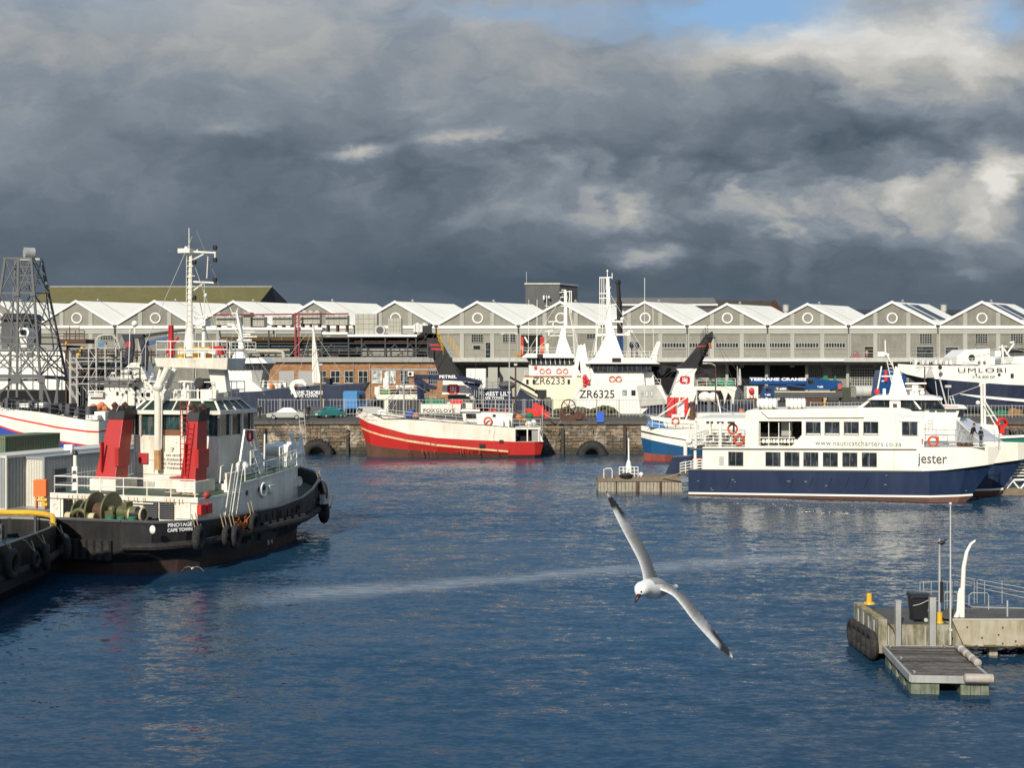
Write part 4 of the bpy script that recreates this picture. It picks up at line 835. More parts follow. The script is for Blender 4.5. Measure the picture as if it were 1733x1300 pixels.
# ---- navy hulled trawler FLAME THORN with white wheelhouse
t = TH('stern_trawler', 'navy hulled trawler lettered FLAME THORN with white sloping wheelhouse and stepped mast', 'fishing boat', (at(470, 614, 186).x, 186, ZQ))
mb = MB(); t.ppoly(mb, [(395, 664), (440, 662), (470, 657), (505, 655), (548, 650), (560, 652), (617, 648), (606, 668), (598, 700), (395, 700)], 0, 8); t.part('hull', mb, NAVY, smooth=False, bevel=.06)
t.ptxt('name_lettering', 'FLAME THORN', 519, 665, -.02, .52, LETW, sx=.9, bold=.02); t.ptxt('port_lettering', 'CAPE TOWN', 517.5, 670.5, -.02, .42, LETW, sx=.95, bold=.01)
mb = MB(); t.ppoly(mb, [(405, 640), (420, 640), (448, 663), (405, 664)], .3, 7); t.ppoly(mb, [(384, 625), (425, 624), (428, 655), (384, 660)], 1, 7); t.part('deckhouse', mb, WHITEC, smooth=False, bevel=.04)
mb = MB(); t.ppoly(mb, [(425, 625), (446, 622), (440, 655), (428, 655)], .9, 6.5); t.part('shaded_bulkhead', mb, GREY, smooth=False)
mb = MB(); t.ppoly(mb, [(382, 616), (452, 616), (446, 625), (386, 625)], .7, 6.8); o = t.part('wheelhouse_windows', mb, GLASS, smooth=False)
mb = MB()
for x in range(388, 450, 7): t.ptube(mb, x, 616, x-(x-416)*.03, 625, .62, .05, n=4)
t.part('window_mullions', mb, DGREY, parent=o)
mb = MB(); t.ppoly(mb, [(382, 616), (384, 606), (444, 606), (453, 615)], .3, 7); t.ppoly(mb, [(392, 607), (398, 595), (413, 595), (415, 607)], 2.5, 5); t.part('wheelhouse_roof', mb, WHITEC, smooth=False, bevel=.04)
mb = MB(); t.ppoly(mb, [(403, 592), (404, 560), (399, 530), (402, 530), (408, 560), (413, 592)], 3, 4.4)
for y, x0, x1, r_ in ((592, 392, 432, .14), (576, 401, 426, .14), (570, 404, 435, .1), (566, 404, 424, .12), (561.5, 411, 431, .08), (551, 385, 402, .1), (548, 385, 398, .07), (557, 395, 404, .06)): t.ptube(mb, x0, y, x1, y, 3.4, r_)
for x0, y0, x1, y1 in ((389, 520, 395, 534), (403, 520, 400, 534), (400, 524, 400, 534), (396, 534, 408, 536), (397, 557, 404, 566)): t.ptube(mb, x0, y0, x1, y1, 3.4, .05)
t.part('mast', mb, WHITEC)
mb = MB(); mb.rail([t.P(392, 591, 2.4), t.P(433, 591, 2.4)], .95, .03, 2, 1); mb.rail([t.P(440, 655, .3), t.P(480, 655, .3)], .8, .03, 2, 1.1); t.part('guard_rail', mb, WHITEC)
mb = MB(); t.ppoly(mb, [(490, 652), (492, 648), (499, 643), (512, 642), (519, 649), (518, 655), (512, 650), (500, 650), (497, 655), (504, 672), (500, 674), (490, 658)], -.6, -.1); t.part('folding_crane', mb, WHITE, smooth=False, bevel=.04)
mb = MB(); t.ppoly(mb, [(529, 648), (528, 640), (528.5, 549.5), (530, 549.5), (543, 648)], 2.4, 3.2); t.ptube(mb, 529, 565, 534, 562, 2.6, .06); mb.ladder(t.P(534, 648, 2.3), t.P(530, 560, 2.3), .3); t.part('tapering_white_mast', mb, WHITE, smooth=False)
mb = MB(); t.pbox(mb, 452, 648, 475, 658, .8, 3); t.ptube(mb, 444, 643, 444, 656, 1.5, .3, n=8); t.pbox(mb, 478, 648, 484, 656, 2, 3); t.part('deck_winch_housing', mb, CREAM, smooth=False)
mb = MB(); mb.ball(t.P(460, 654, .4), .5, 8, 6, sz=(.5, .6, 1)); t.part('orange_buoy', mb, ORANGE)
mb = MB(); mb.box(t.P(604, 652, 2).x, t.P(610, 652, 2).x, .5, 3, t.P(600, 652).z-.4, t.P(600, 650).z); mb.ladder(t.P(425, 655, .5), t.P(415, 632, .5), .5); t.part('bow_fittings', mb, WHITEC)
mb = MB(); t.ptube(mb, 560, 640, 560, 650, 4, .3); t.pbox(mb, 552, 640, 558, 650, 3, 5); t.part('dark_windlass', mb, BLACK)
t2 = TH('stern_trawler', 'trawler with black A-frame gantry and white sign lettered FLAME THORN beside the tug exhaust', 'fishing boat', (at(225, 614, 176).x, 176, ZQ))
t = t2
mb = MB(); t.ppoly(mb, [(148, 690), (150, 668), (178, 660), (300, 660), (300, 704), (148, 704)], 0, 7); t.part('hull', mb, WHITE, smooth=False)
mb = MB(); t.ppoly(mb, [(176, 648), (180, 640), (205, 640), (205, 628), (222, 614), (238, 614), (248, 640), (262, 648), (262, 662), (176, 662)], .8, 6); t.part('deckhouse', mb, WHITE, smooth=False, bevel=.04)
mb = MB(); t.ppoly(mb, [(206, 566), (224, 566), (226, 585), (222, 616), (209, 616), (213, 585)], 1.6, 2.4); t.ppoly(mb, [(232, 566), (240, 566), (250, 596), (246, 640), (236, 640), (240, 600)], 1.8, 2.6); t.ppoly(mb, [(206, 565), (241, 565), (241, 572), (208, 574)], 1.7, 2.5); t.part('black_gantry', mb, paint('black blue steel', (.012, .016, .035), .5, dirt=.3), smooth=False)
mb = MB(); t.pbox(mb, 212, 578, 222, 588, 1.5, 1.59); t.part('red_stripes', mb, RS, smooth=False)
mb = MB(); t.ppoly(mb, [(240, 566), (300, 558), (322, 557), (322, 560), (300, 562), (240, 572)], 2.6, 2.9); t.part('black_derrick', mb, BLACK, smooth=False)
mb = MB(); t.ppoly(mb, [(246, 578), (292, 567), (292, 572), (246, 586)], 3, 3.5); t.part('blue_jib', mb, paint('jib blue', (.05, .11, .26), .4), smooth=False)
mb = MB(); t.pbox(mb, 149, 661, 174, 672, -.5, -.42); t.part('name_board', mb, WHITEC, smooth=False)
t.ptxt('name_lettering', 'FLAME THORN', 161.5, 664.3, -.52, .27, LETB, sx=.95, bold=.01); t.ptxt('port_lettering', 'CAPE TOWN', 161.5, 669, -.52, .22, LETB, sx=1.1)
mb = MB(); mb.rail([t.P(152, 661, -.2), t.P(235, 661, -.2)], 1.5, .05, 3, 1.4); mb.rail([t.P(180, 640, .6), t.P(236, 640, .6)], 1.3, .05, 2, 1.2); mb.box(t.P(150, 643).x, t.P(236, 643).x, -.2, .1, t.P(150, 648).z, t.P(150, 643).z); t.part('dark_handrail', mb, DGREY)
mb = MB(); t.ptube(mb, 220, 555, 215, 700, -1.5, .05); t.ptube(mb, 247, 575, 245, 650, -1, .03); mb.ball(t.P(228, 548, 2), .42, 10, 8); mb.tube(t.P(228, 551, 2), t.P(228, 566, 2), .1); t.part('pale_mast_and_dome', mb, WHITEC)
mb = MB()
for k, (x, y) in enumerate(((158, 689), (166, 690), (172, 686), (178, 692), (195, 691))): mb.ball(t.P(x, y, -.6), .45, 8, 5)
t.part('orange_buoys', mb, paint('faded orange', (.6, .2, .08), .6, dirt=.4))
mb = MB(); rg = random.Random(5)
for k in range(26):
    x = rg.uniform(178, 262); y = rg.uniform(630, 690); w = rg.uniform(2, 7); h = rg.uniform(2, 6); t.pbox(mb, x, y, x+w, y+h, .1+rg.uniform(0, .5), .8)
t.part('deck_gear', mb, WHITE, smooth=False)
mb = MB()
for k in range(22):
    x = rg.uniform(176, 258); y = rg.uniform(600, 694); t.pbox(mb, x, y, x+rg.uniform(1.5, 6), y+rg.uniform(1.5, 7), -.1, .6)
t.part('dark_deck_gear', mb, BLACK, smooth=False)
# ---- second emblem trawler, centre right
t = TH('stern_trawler', 'trawler with leaning black gantry, red funnel emblem and green nets on its roof', 'fishing boat', (at(1200, 614, 190).x, 190, ZQ))
mb = MB(); t.ppoly(mb, [(1108, 684), (1150, 686), (1282, 684), (1286, 710), (1110, 712)], 1, 8.5); t.part('hull', mb, NAVY, smooth=False)
mb = MB(); t.ppoly(mb, [(1133, 676), (1150, 630), (1144, 624), (1180, 624), (1176, 632), (1172, 682), (1130, 682)], 2.4, 5.2); t.part('funnel', mb, WHITEC, smooth=False, bevel=.06)
emblem(t, 1159, 643, 17, 13, 2.3)
mb = MB(); t.ppoly(mb, [(1158, 624), (1160, 612), (1186, 580), (1196, 566), (1206, 561), (1208, 568), (1198, 578), (1190, 600), (1176, 626)], 3, 3.8); t.ppoly(mb, [(1166, 622), (1192, 588), (1204, 570), (1208, 570), (1198, 594), (1182, 626)], 5.6, 6.4); t.ppoly(mb, [(1150, 617), (1182, 617), (1182, 627), (1150, 627)], 2.9, 6.5); t.ppoly(mb, [(1122, 618), (1152, 622), (1152, 626), (1126, 632), (1114, 640), (1112, 630)], 3, 3.4); t.part('net_gantry', mb, BLACK, smooth=False)
mb = MB(); t.ppoly(mb, [(1180, 585), (1195, 585), (1193, 588), (1178, 588)], 2.94, 2.99); t.part('red_stripes', mb, RS, smooth=False)
mb = MB(); mb.rail([t.P(1186, 582, 2.9), t.P(1198, 566, 2.9)], 1.4, .03, 3, .6); mb.rail([t.P(1186, 602, 2.9), t.P(1198, 600, 2.9)], 1.2, .03, 3, .5); t.ptube(mb, 1196, 573, 1211, 571, 3, .1); t.ptube(mb, 1186, 603, 1198, 601, 3, .15); t.part('gantry_platform_rail', mb, BLACK)
mb = MB(); t.ptube(mb, 1201, 580, 1202, 590, 3, .2); t.part('hook_block', mb, paint('hook orange', (.35, .10, .03), .6))
mb = MB(); t.ppoly(mb, [(1178, 628), (1208, 624), (1209, 640), (1202, 642), (1196, 633), (1178, 642), (1178, 636), (1192, 629)], 1.5, 2.2); t.part('folded_jib', mb, BLACK, smooth=False)
mb = MB(); t.ppoly(mb, [(1174, 654), (1245, 654), (1250, 660), (1252, 684), (1240, 684), (1238, 672), (1232, 664), (1226, 684), (1224, 670), (1180, 660), (1180, 684), (1172, 684)], 2, 8); t.part('deckhouse', mb, CREAM, smooth=False)
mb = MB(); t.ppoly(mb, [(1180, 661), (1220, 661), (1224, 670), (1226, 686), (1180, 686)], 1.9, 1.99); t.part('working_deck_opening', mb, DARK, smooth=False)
mb = MB(); mb.ball(t.P(1193, 672, 1.3), .75, 10, 8, sz=(1.2, .8, 1)); mb.ball(t.P(1207, 672, 1.3), .7, 10, 8, sz=(1, .8, 1)); t.part('white_floats', mb, WHITEC)
mb = MB(); t.ppoly(mb, [(1242, 686), (1246, 662), (1250, 655), (1258, 664), (1262, 686), (1256, 686), (1252, 664), (1249, 686)], 1.2, 1.9); t.part('dark_arch', mb, DGREY, smooth=False)
mb = MB(); t.pbox(mb, 1264, 654, 1283, 676, 1.5, 4); t.part('locker', mb, WHITEC, smooth=False)
mb = MB(); p = t.P(1272, 662, 1.3); mb.ball(p, .5, 8, 6, sz=(.8, .4, 1)); mb.torus(p+V((0, 0, -.75)), .25, .06, (0, 1, 0), 12, 5, a1=250); t.part('crane_hook', mb, REDB)
mb = MB()
for k in range(34): mb.ball(t.P(rg.uniform(1202, 1240), 652-rg.uniform(0, 6), 3+rg.uniform(-.5, 1)), .42, 6, 4)
t.part('green_net_heap', mb, paint('sea green net', (.05, .28, .16), .9, dirt=.4, scale=3))
mb = MB()
for k in range(14): mb.ball(t.P(rg.uniform(1184, 1203), 651-rg.uniform(0, 4), 3), .35, 6, 4)
t.part('brown_net_heap', mb, paint('brown fishing net', (.1, .05, .035)))
mb = MB(); mb.rail([t.P(1180, 654, 1.9), t.P(1245, 654, 1.9)], 1.1, .03, 3, 1.3); t.part('guard_rail', mb, WHITEC)
mb = MB(); t.ppoly(mb, [(1249, 652), (1251, 624), (1253, 624), (1255, 652)], 3, 3.3); t.ptube(mb, 1248, 620, 1248, 654, 3, .06); t.part('short_mast', mb, LGREY, smooth=False)
# ---- big navy ship UMLOBI
t = TH('large_ship', 'big ship with white and navy bow lettered UMLOBI above the fence', 'ship', (at(1640, 614, 186).x, 186, ZQ))
def loftbow(mb, rows, m):  # rows: list of (x_stem, y_row) edges joined to a full section further aft
    pass
def sidepoly(mb, pts, d0, d1, m=0): t.ppoly(mb, pts, d0, d1, m)
mb = MB()
# hull as stations from the stem (left) aft (right): half widths grow
st = []
for px, hw, ytop, yk in ((1540, .15, 616, 628), (1552, .9, 617, 634), (1575, 2.1, 618.5, 640), (1610, 3.9, 619, 643.5), (1660, 4.9, 619.5, 647.5), (1706, 5.8, 617, 651), (1800, 5.9, 614, 655), (2000, 5.9, 612, 660)):
    a = t.P(px, ytop); b = t.P(px, yk); zl = t.P(px, 690 if px > 1610 else 655+ (px-1540)*.5).z; xl = a.x
    lo = (1.0 if px > 1600 else .55)
    st.append((a.x, [(hw, a.z), (hw*.97, b.z), (hw*.93*lo, zl, a.x+(0 if px > 1640 else (1640-px)*.035)), (hw*.8*lo, ZQ+.3, a.x+(0 if px > 1640 else (1640-px)*.075))]))
hull(mb, st); mb.v = [(x, y+5.8, z) for x, y, z in mb.v]; t.part('hull', mb, [WHITEC, NAVY, NAVY], ang=60)
mb = MB(); a = t.P(1625, 667, 1); b = t.P(1800, 683, 1)
ysf = lambda px: max(-.1, .9-(px-1660)*.0195)+.18
for (xa, u0, l0), (xb, u1, l1) in (((1625, 666.5, 667.5), (1655, 669.4, 673)), ((1655, 669.4, 673), (1706, 673.8, 678.3)), ((1706, 673.8, 678.3), (1800, 681, 686))):
    A_ = [t.P(xa, u0, ysf(xa)-.08), t.P(xb, u1, ysf(xb)-.08), t.P(xb, l1, ysf(xb)-.08), t.P(xa, l0, ysf(xa)-.08)]; mb.ext(A_, (0, .25, 0))
mb.v = mb.v; t.part('white_chine_stripe', mb, WHITEC, smooth=False)
mb = MB(); deck(mb, st, lambda x, z: z-.3); mb.v = [(x, y+5.8, z) for x, y, z in mb.v]; t.part('foredeck', mb, DECKG)
mb = MB(); t.ppoly(mb, [(1620, 604), (1634, 592), (1676, 590), (1676, 604), (1684, 604), (1684, 618), (1618, 618)], 3, 9); t.part('forward_locker', mb, WHITEC, smooth=False, bevel=.06)
mb = MB(); t.ppoly(mb, [(1712, 616), (1716, 604), (1900, 596), (1900, 616)], 1, 10); t.pbox(mb, 1684, 594, 1694, 604, 4, 6); t.part('deckhouse', mb, WHITEC, smooth=False)
mb = MB(); q = t.P(1644.5, 605.5, 2.9); mb.disc(q, .45, (0, 1, 0), .1); t.part('vent_opening', mb, BLACK)
mb = MB()
for x, y in ((1657, 613.5), (1666, 613.5), (1653, 633.5), (1691, 634.5)): mb.disc(t.P(x, y, ysf(x)-.14 if y > 620 else 2.9), .2, (0, 1, 0), .1, 12)
t.part('portholes', mb, BLACK); win(t, 1711, 633, 1715, 639, .0)
mb = MB(); t.ptube(mb, 1590, 614, 1591, 640, 1.0, .02); mb.ball(t.P(1591, 622, .9), .3, 8, 6); t.part('anchor', mb, BLACK)
mb = MB(); mb.rail([t.P(1541, 616, 5.6), t.P(1575, 617, 3.8), t.P(1612, 618, 2.3), t.P(1712, 616.5, .6)], .9, .03, 3, 1.3); t.part('guard_rail', mb, WHITEC)
mb = MB()
for x in (1548, 1560, 1568, 1582, 1590, 1600, 1607): t.pbox(mb, x, 609+(x % 3), x+4, 617, 5, 6)
t.part('foredeck_fittings', mb, WHITEC, smooth=False)
mb = MB(); t.ptube(mb, 1696, 584, 1698, 616, 4, .15); t.ptube(mb, 1698, 590, 1712, 608, 4, .14); t.ptube(mb, 1703, 600, 1716, 582, 4, .1); t.ptube(mb, 1690, 588, 1704, 586, 4, .08); t.ptube(mb, 1709, 580, 1716, 579, 4, .12); t.part('foremast', mb, WHITEC)
t.ptxt('name_lettering', 'UMLOBI', 1662, 626.5, .58, .56, LETB, sx=2.1, space=1.15, rot=(90, 0, -13)); t.ptxt('port_lettering', 'CTA 800 GP', 1665, 638, .66, .34, LETB, sx=1.2, rot=(90, 0, -13))
mb = MB(); q = t.P(1583, 628, .3); mb.xz([(q.x-.6, q.z-.9), (q.x+.6, q.z-.9), (q.x, q.z+.8)], 2.6, 2.8); t.part('pale_triangle_mark', mb, LGREY, smooth=False)
# ================================================================ blue mobile crane
t = TH('mobile_crane', 'blue mobile crane truck with long jib lettered TEEMANE CRANES parked below the sheds', 'crane truck', (at(1355, 614, 240).x, 240, ZQ))
mb = MB(); t.ppoly(mb, [(1270, 638), (1368, 641), (1376, 642), (1376, 652), (1368, 650), (1270, 651)], 1.0, 2.0); t.part('jib', mb, BLUE, smooth=False, bevel=.05)
t.ptxt('jib_lettering', 'TEEMANE CRANES', 1317, 642.3, .97, .48, LETW, sx=1.75, bold=.035, space=1.05)
mb = MB(); t.ppoly(mb, [(1364, 656), (1366, 640), (1380, 640), (1400, 643), (1424, 645), (1426, 652), (1408, 660), (1364, 660)], .3, 2.4); t.part('crane_cab', mb, BLUE, smooth=False, bevel=.05)
win(t, 1367, 643, 1377, 650, .26, thick=.06)
mb = MB(); t.ppoly(mb, [(1290, 670), (1294, 656), (1300, 653), (1310, 653), (1310, 672), (1290, 672)], 0, 2.4); t.part('driver_cab', mb, BLUE, smooth=False, bevel=.06); win(t, 1296, 657, 1306, 663, -.05, thick=.05)
t.ptxt('cab_lettering', 'T-680', 1299, 668.5, -.04, .3, LETW, bold=.02); t.ptxt('deck_lettering', 'T-680', 1322, 658.5, .02, .42, LETW, bold=.02, sx=1.3); t.ptxt('body_lettering', 'T-680', 1388, 655, .27, .3, LETW, bold=.02)
mb = MB(); t.ppoly(mb, [(1310, 656), (1330, 656), (1338, 662), (1412, 663), (1426, 662), (1426, 673), (1310, 673)], .05, 2.4); t.part('chassis', mb, DGREY, smooth=False)
mb = MB(); t.pbox(mb, 1311, 662.3, 1414, 664.2, 0, .045); t.part('reflective_stripe', mb, paint('pale yellow stripe', (.6, .58, .35), .5), smooth=False)
mb = MB(); t.pbox(mb, 1306, 653, 1332, 661, .1, 1.8); t.ptube(mb, 1331, 652, 1366, 657, .3, .2, n=8); t.part('jib_ram', mb, BLUE)
for x in (1297, 1317, 1331, 1380, 1396):
    mb = MB(); mb.torus(t.P(x, 675, .3), .42, .2, (0, 1, 0), 18, 8); o = t.part('wheel', mb, RUBBER); mb = MB(); mb.disc(t.P(x, 675, .25), .36, (0, 1, 0), .2, 12); t.part('rim', mb, LGREY, parent=o)
mb = MB(); t.pbox(mb, 1418, 649, 1424, 659, .2, .28); t.part('striped_board', mb, paint('warning red', (.5, .1, .08), .5), smooth=False)
mb = MB(); t.ppoly(mb, [(1390, 644), (1396, 636), (1400, 636), (1404, 645)], 1, 1.6); t.ppoly(mb, [(1410, 646), (1414, 636), (1418, 646)], 1, 1.6); t.part('green_hooks', mb, GRN, smooth=False)
mb = MB(); t.pbox(mb, 1424, 656, 1440, 678, .4, 2.2); t.pbox(mb, 1408, 655, 1424, 670, .5, 2); t.part('rear_counterweight', mb, paint('dark olive', (.05, .06, .035), .7), smooth=False)
t = TH('storage_tank', 'grey horizontal tank lying right of the blue crane truck', 'tank', at(1467, 676, 228)); s_ = 228/FPX
mb = MB(); mb.tube((-20*s_, 0, 13*s_), (20*s_, 0, 13*s_), 10*s_, n=20); t.part('drum', mb, LGREY)
for sg in (-12, 12): mb = MB(); mb.box(sg*s_-.2, sg*s_+.2, -.8, .8, 0, 6*s_); t.part('cradle', mb, DGREY, smooth=False)
t = TH('blue_silo', 'tall blue steel cabin with a red hose behind the ferry mast', 'silo', (at(1510, 614, 215).x, 215, ZQ))
mb = MB(); t.ppoly(mb, [(1485, 670), (1492, 628), (1534, 624), (1535, 672)], 0, 4); t.part('shell', mb, BLUE, smooth=False, bevel=.08)
mb = MB(); t.pbox(mb, 1497, 628, 1502, 646, -.3, -.05); t.part('red_hose', mb, REDB, bevel=.04); mb = MB(); t.pbox(mb, 1520, 630, 1532, 633, -.06, -.003); t.pbox(mb, 1492, 644, 1500, 646, -.06, -.003); t.part('pale_label', mb, WHITEC, smooth=False)
# ================================================================ fence, cars, lamps and people on the quay
def fence(label, x0, x1, Y, ztop=2.25, zb=ZQ, step=.42, gap=3.0):
    t = TH('palisade_fence', label, 'fence', (at((x0+x1)/2, 614, Y).x, Y, zb), group='galvanised palisade fence panels'); a = t.P(x0, 614).x; b = t.P(x1, 614).x
    FM = paint('galvanised fence', (.40, .40, .37), .6, dirt=.3)
    mb = MB(); n = int((b-a)/step)
    for i in range(n): x = a+(b-a)*i/n; mb.box(x-.022, x+.022, -.015, .015, .08, ztop)
    t.part('palings', mb, FM, smooth=False)
    mb = MB(); mb.box(a, b, .02, .06, .3, .36); mb.box(a, b, .02, .06, ztop-.12, ztop-.06); t.part('rails', mb, FM, smooth=False)
    n = max(1, round((b-a)/gap))
    for i in range(n+1): x = a+(b-a)*i/n; mb = MB(); mb.box(x-.05, x+.05, .065, .16, 0, ztop+.05); t.part('post', mb, FM, smooth=False)
fence('palisade fence behind the silver and teal cars', 437, 620, 176.5); fence('palisade fence in front of the white trawler lettered FOXGLOVE', 621, 838, 176); fence('palisade fence in front of the ZR6233 trawler', 839, 935, 175.5); fence('palisade fence in front of the tall white ZR6325 trawler', 936, 1122, 174.5)
fence('palisade fence ending at the rusty gate post beside the ferry', 1124, 1276, 173.5); fence('palisade fence beneath the blue crane truck above the ferry roof', 1372, 1470, 172, 2.0); fence('palisade fence under the navy ship bow at the right', 1620, 1760, 172.5, 1.6)
t = TH('gate_post', 'rusty brown gate post at the end of the fence by the ferry life rafts', 'post', (at(1282, 614, 174).x, 174, ZQ)); mb = MB(); t.pbox(mb, 1264, 674, 1281, 677, -.1, .1); t.pbox(mb, 1276, 674, 1281, 700, -.12, .12); t.part('brown_frame', mb, RUST, smooth=False, bevel=.02)
def car(label, loc, rz, col, L=4.4, W=1.75, H=1.45, kind='sedan', name='parked_car'):
    t = TH(name, label, 'car', loc, rz, group='cars parked on the quay'); h = L/2
    if kind == 'sedan': low = [(-h, .32), (-h-.02, .62), (-h+.15, .88), (-h+1.0, .95), (h-1.25, .93), (h-.25, .78), (h+.02, .60), (h, .30)]; cab = [(-h+.75, .9), (-h+1.45, H-.06), (-h+1.9, H), (-h+2.5, H-.02), (h-1.15, .9)]
    elif kind == 'wagon': low = [(-h, .38), (-h, .95), (h-1.2, 1.0), (h-.15, .86), (h, .6), (h, .38)]; cab = [(-h+.03, .95), (-h+.15, H-.05), (-h+.35, H), (h-1.75, H-.02), (h-1.05, .98)]
    def shell(prof, w0, w1, zsplit):
        rings = []
        for q, (x, z) in enumerate(prof): rings.append((x, z))
        mb = MB(); n = len(rings); zm = min(z for x, z in rings); zM = max(z for x, z in rings)
        wf = lambda z: w0+(w1-w0)*(z-zm)/(zM-zm)
        for sg in (-1, 1): mb.add([(x, sg*wf(z), z) for x, z in rings], [tuple(range(n))])
        for i in range(n):
            a, b = rings[i], rings[(i+1) % n]; mb.add([(a[0], -wf(a[1]), a[1]), (b[0], -wf(b[1]), b[1]), (b[0], wf(b[1]), b[1]), (a[0], wf(a[1]), a[1])], [(0,1,2,3)])
        return mb
    t.part('body', shell(low, W/2, W/2-.06, 0), col, bevel=.06); t.part('cabin', shell(cab, W/2-.07, W/2-.22, 0), col, bevel=.05)
    z0 = .98 if kind == 'wagon' else .93
    for sg in (-1, 1):
        for a, b in ((.16, .47), (.51, .86)):
            mb = MB(); x0 = cab[0][0]; x1 = cab[-1][0]; y0 = sg*(W/2-.085); y1 = sg*(W/2-.20)
            xa = x0+(x1-x0)*a; xb = x0+(x1-x0)*b; sl = .0 if kind == 'wagon' else (.28 if a < .3 else 0); sr = .5 if b > .6 else 0
            mb.add([(xa, y0, z0), (xb, y0, z0), (xb-sr, y1, H-.14), (xa+sl, y1, H-.14)], [(0,1,2,3)]); t.part('side_window', mb, GLASS, smooth=False)
    for k, (p, q) in enumerate(((cab[0], cab[1]), (cab[-1], cab[-2]))):
        mb = MB(); w = W/2-.2; e = -.015 if k == 0 else .015; lo = (p[0]+(q[0]-p[0])*.15+e, p[1]+(q[1]-p[1])*.15); hi_ = (p[0]+(q[0]-p[0])*.88+e, p[1]+(q[1]-p[1])*.88)
        mb.add([(lo[0], -w, lo[1]), (lo[0], w, lo[1]), (hi_[0], w-.08, hi_[1]), (hi_[0], -w+.08, hi_[1])], [(0,1,2,3)]); t.part('windscreen', mb, GLASS, smooth=False)
    for x in (-h+.85, h-.85):
        for sg in (-1, 1):
            mb = MB(); mb.torus((x, sg*(W/2-.08), .31), .22, .1, (0,1,0), 18, 8); o = t.part('wheel', mb, RUBBER); mb = MB(); mb.disc((x, sg*(W/2-.05), .31), .19, (0,1,0), .16, 12); t.part('rim', mb, STEEL, parent=o)
    for sg in (-1, 1):
        mb = MB(); mb.box(-h-.04, -h+.06, sg*(W/2-.32)-.15, sg*(W/2-.32)+.15, .6, .76); t.part('tail_light', mb, paint('tail light', (.4, .02, .02), .3), smooth=False)
        mb = MB(); mb.box(h-.16, h+.01, sg*(W/2-.3)-.14, sg*(W/2-.3)+.14, .6, .74); t.part('headlight', mb, LGREY, smooth=False)
    mb = MB(); mb.box(-h-.05, -h-.02, -.26, .26, .42, .54); t.part('number_plate', mb, WHITEC, smooth=False)
    return t
SILV = paint('silver car paint', (.50, .50, .44), .25, metal=.4, dirt=.08); TEAL = paint('teal car paint', (.03, .20, .18), .3, dirt=.15)
car('silver sedan parked beside the dark standing man', (at(484, 614, 167).x, 167, ZQ), 182, SILV, 4.5)
car('teal hatchback seen from behind in front of the fence', (at(558, 614, 172).x, 172, ZQ), 42, TEAL, 3.9, 1.65, 1.4)
car('white station wagon behind the bow of the red fishing boat', (at(634, 614, 166).x, 166, ZQ), 38, paint('off white car paint', (.66, .65, .60), .3, dirt=.2), 4.3, 1.7, 1.6, 'wagon')
t = TH('blue_truck', 'light blue truck cab parked behind the fence', 'truck', (at(600, 614, 181).x, 181, ZQ), 62)
mb = MB(); mb.box(-1.1, 1.1, -1.15, 1.15, .6, 1.6); mb.xz([(-1.1, 1.6), (1.1, 1.6), (.95, 3.05), (.7, 3.2), (-1.1, 3.2)], -1.13, 1.13); mb.box(-5, -1.2, -1.1, 1.1, .8, 1.0); t.part('cab', mb, paint('sky blue truck paint', (.08, .24, .48), .4, dirt=.25), smooth=False, bevel=.08)
mb = MB(); mb.box(-.5, .7, -1.16, -1.14, 1.9, 2.8); mb.box(1.0, 1.06, -.95, .95, 1.85, 2.8); t.part('window', mb, GLASS, smooth=False)
for x in (.2, -4): 
    for sg in (-1, 1): mb = MB(); mb.torus((x, sg*1.0, .5), .36, .16, (0,1,0), 16, 8); t.part('wheel', mb, RUBBER)
car('dark grey car half hidden behind the standing man', (at(532, 614, 174.5).x, 174.5, ZQ), 20, DGREY, 3.9, 1.6, 1.35)
person('man in dark clothes standing between the silver and teal cars', (at(522, 614, 168).x, 168, ZQ), 30, 1.8)
person('person in dark clothes at the left end of the fence beside the tug bridge', (at(440, 614, 168).x, 168, ZQ), 10, 1.75, legs=JACKET)
def lamp_post(label, px, y0, y1, Y, r, mt, head=None):
    t = TH('lamp_post', label, 'lamp post', (at(px, 614, Y).x, Y, ZQ), group='lamp posts on the quay'); z = t.P(px, y0).z
    mb = MB(); mb.tube((0,0,0), (0,0,z), r, r*.7, n=8); t.part('pole', mb, mt)
    mb = MB()
    if head == 'bar': mb.box(-1.0, 1.0, -.06, .06, z-.1, z+.05); mb.box(-1.1, -.7, -.15, .15, z-.25, z-.1); mb.box(.7, 1.1, -.15, .15, z-.25, z-.1)
    elif head == 'arm': mb.path([(0,0,z-.1), (-.5,0,z+.2), (-1.2,0,z+.25)], .06, 6); mb.box(-1.6, -1.1, -.12, .12, z+.15, z+.28)
    else: mb.box(-.2, .2, -.12, .12, z-.05, z+.2)
    t.part('lamp_head', mb, LGREY); return t
lamp_post('pale lamp post rising left of the cream trawler', 862, 563, 705, 172, .09, LGREY, 'bar')
lamp_post('rusty brown lamp post left of the cream trawler', 872.5, 618, 706, 171, .14, RUST, 'box')
lamp_post('wooden lamp post behind the teal car', 543, 618, 706, 175, .12, WOOD, 'box')
lamp_post('rusty lamp post in front of the emblem trawler roof', 1211, 618, 706, 171.5, .10, RUST, 'arm')
lamp_post('dark lamp post with twin heads before the navy ship bow', 1565, 621, 700, 171, .12, RUST, 'bar')
t = TH('crane_boom', 'thin black telescopic crane boom with blue base rising right of the tall white mast', 'crane', (at(1051, 614, 205).x, 205, ZQ))
mb = MB(); t.ptube(mb, 1051, 640, 1048, 510, 0, .42, n=8); t.ptube(mb, 1048, 512, 1046, 474, 0, .3, n=8); t.ptube(mb, 1046, 480, 1046, 476, 0, .45, n=8); t.part('boom', mb, BLACK)
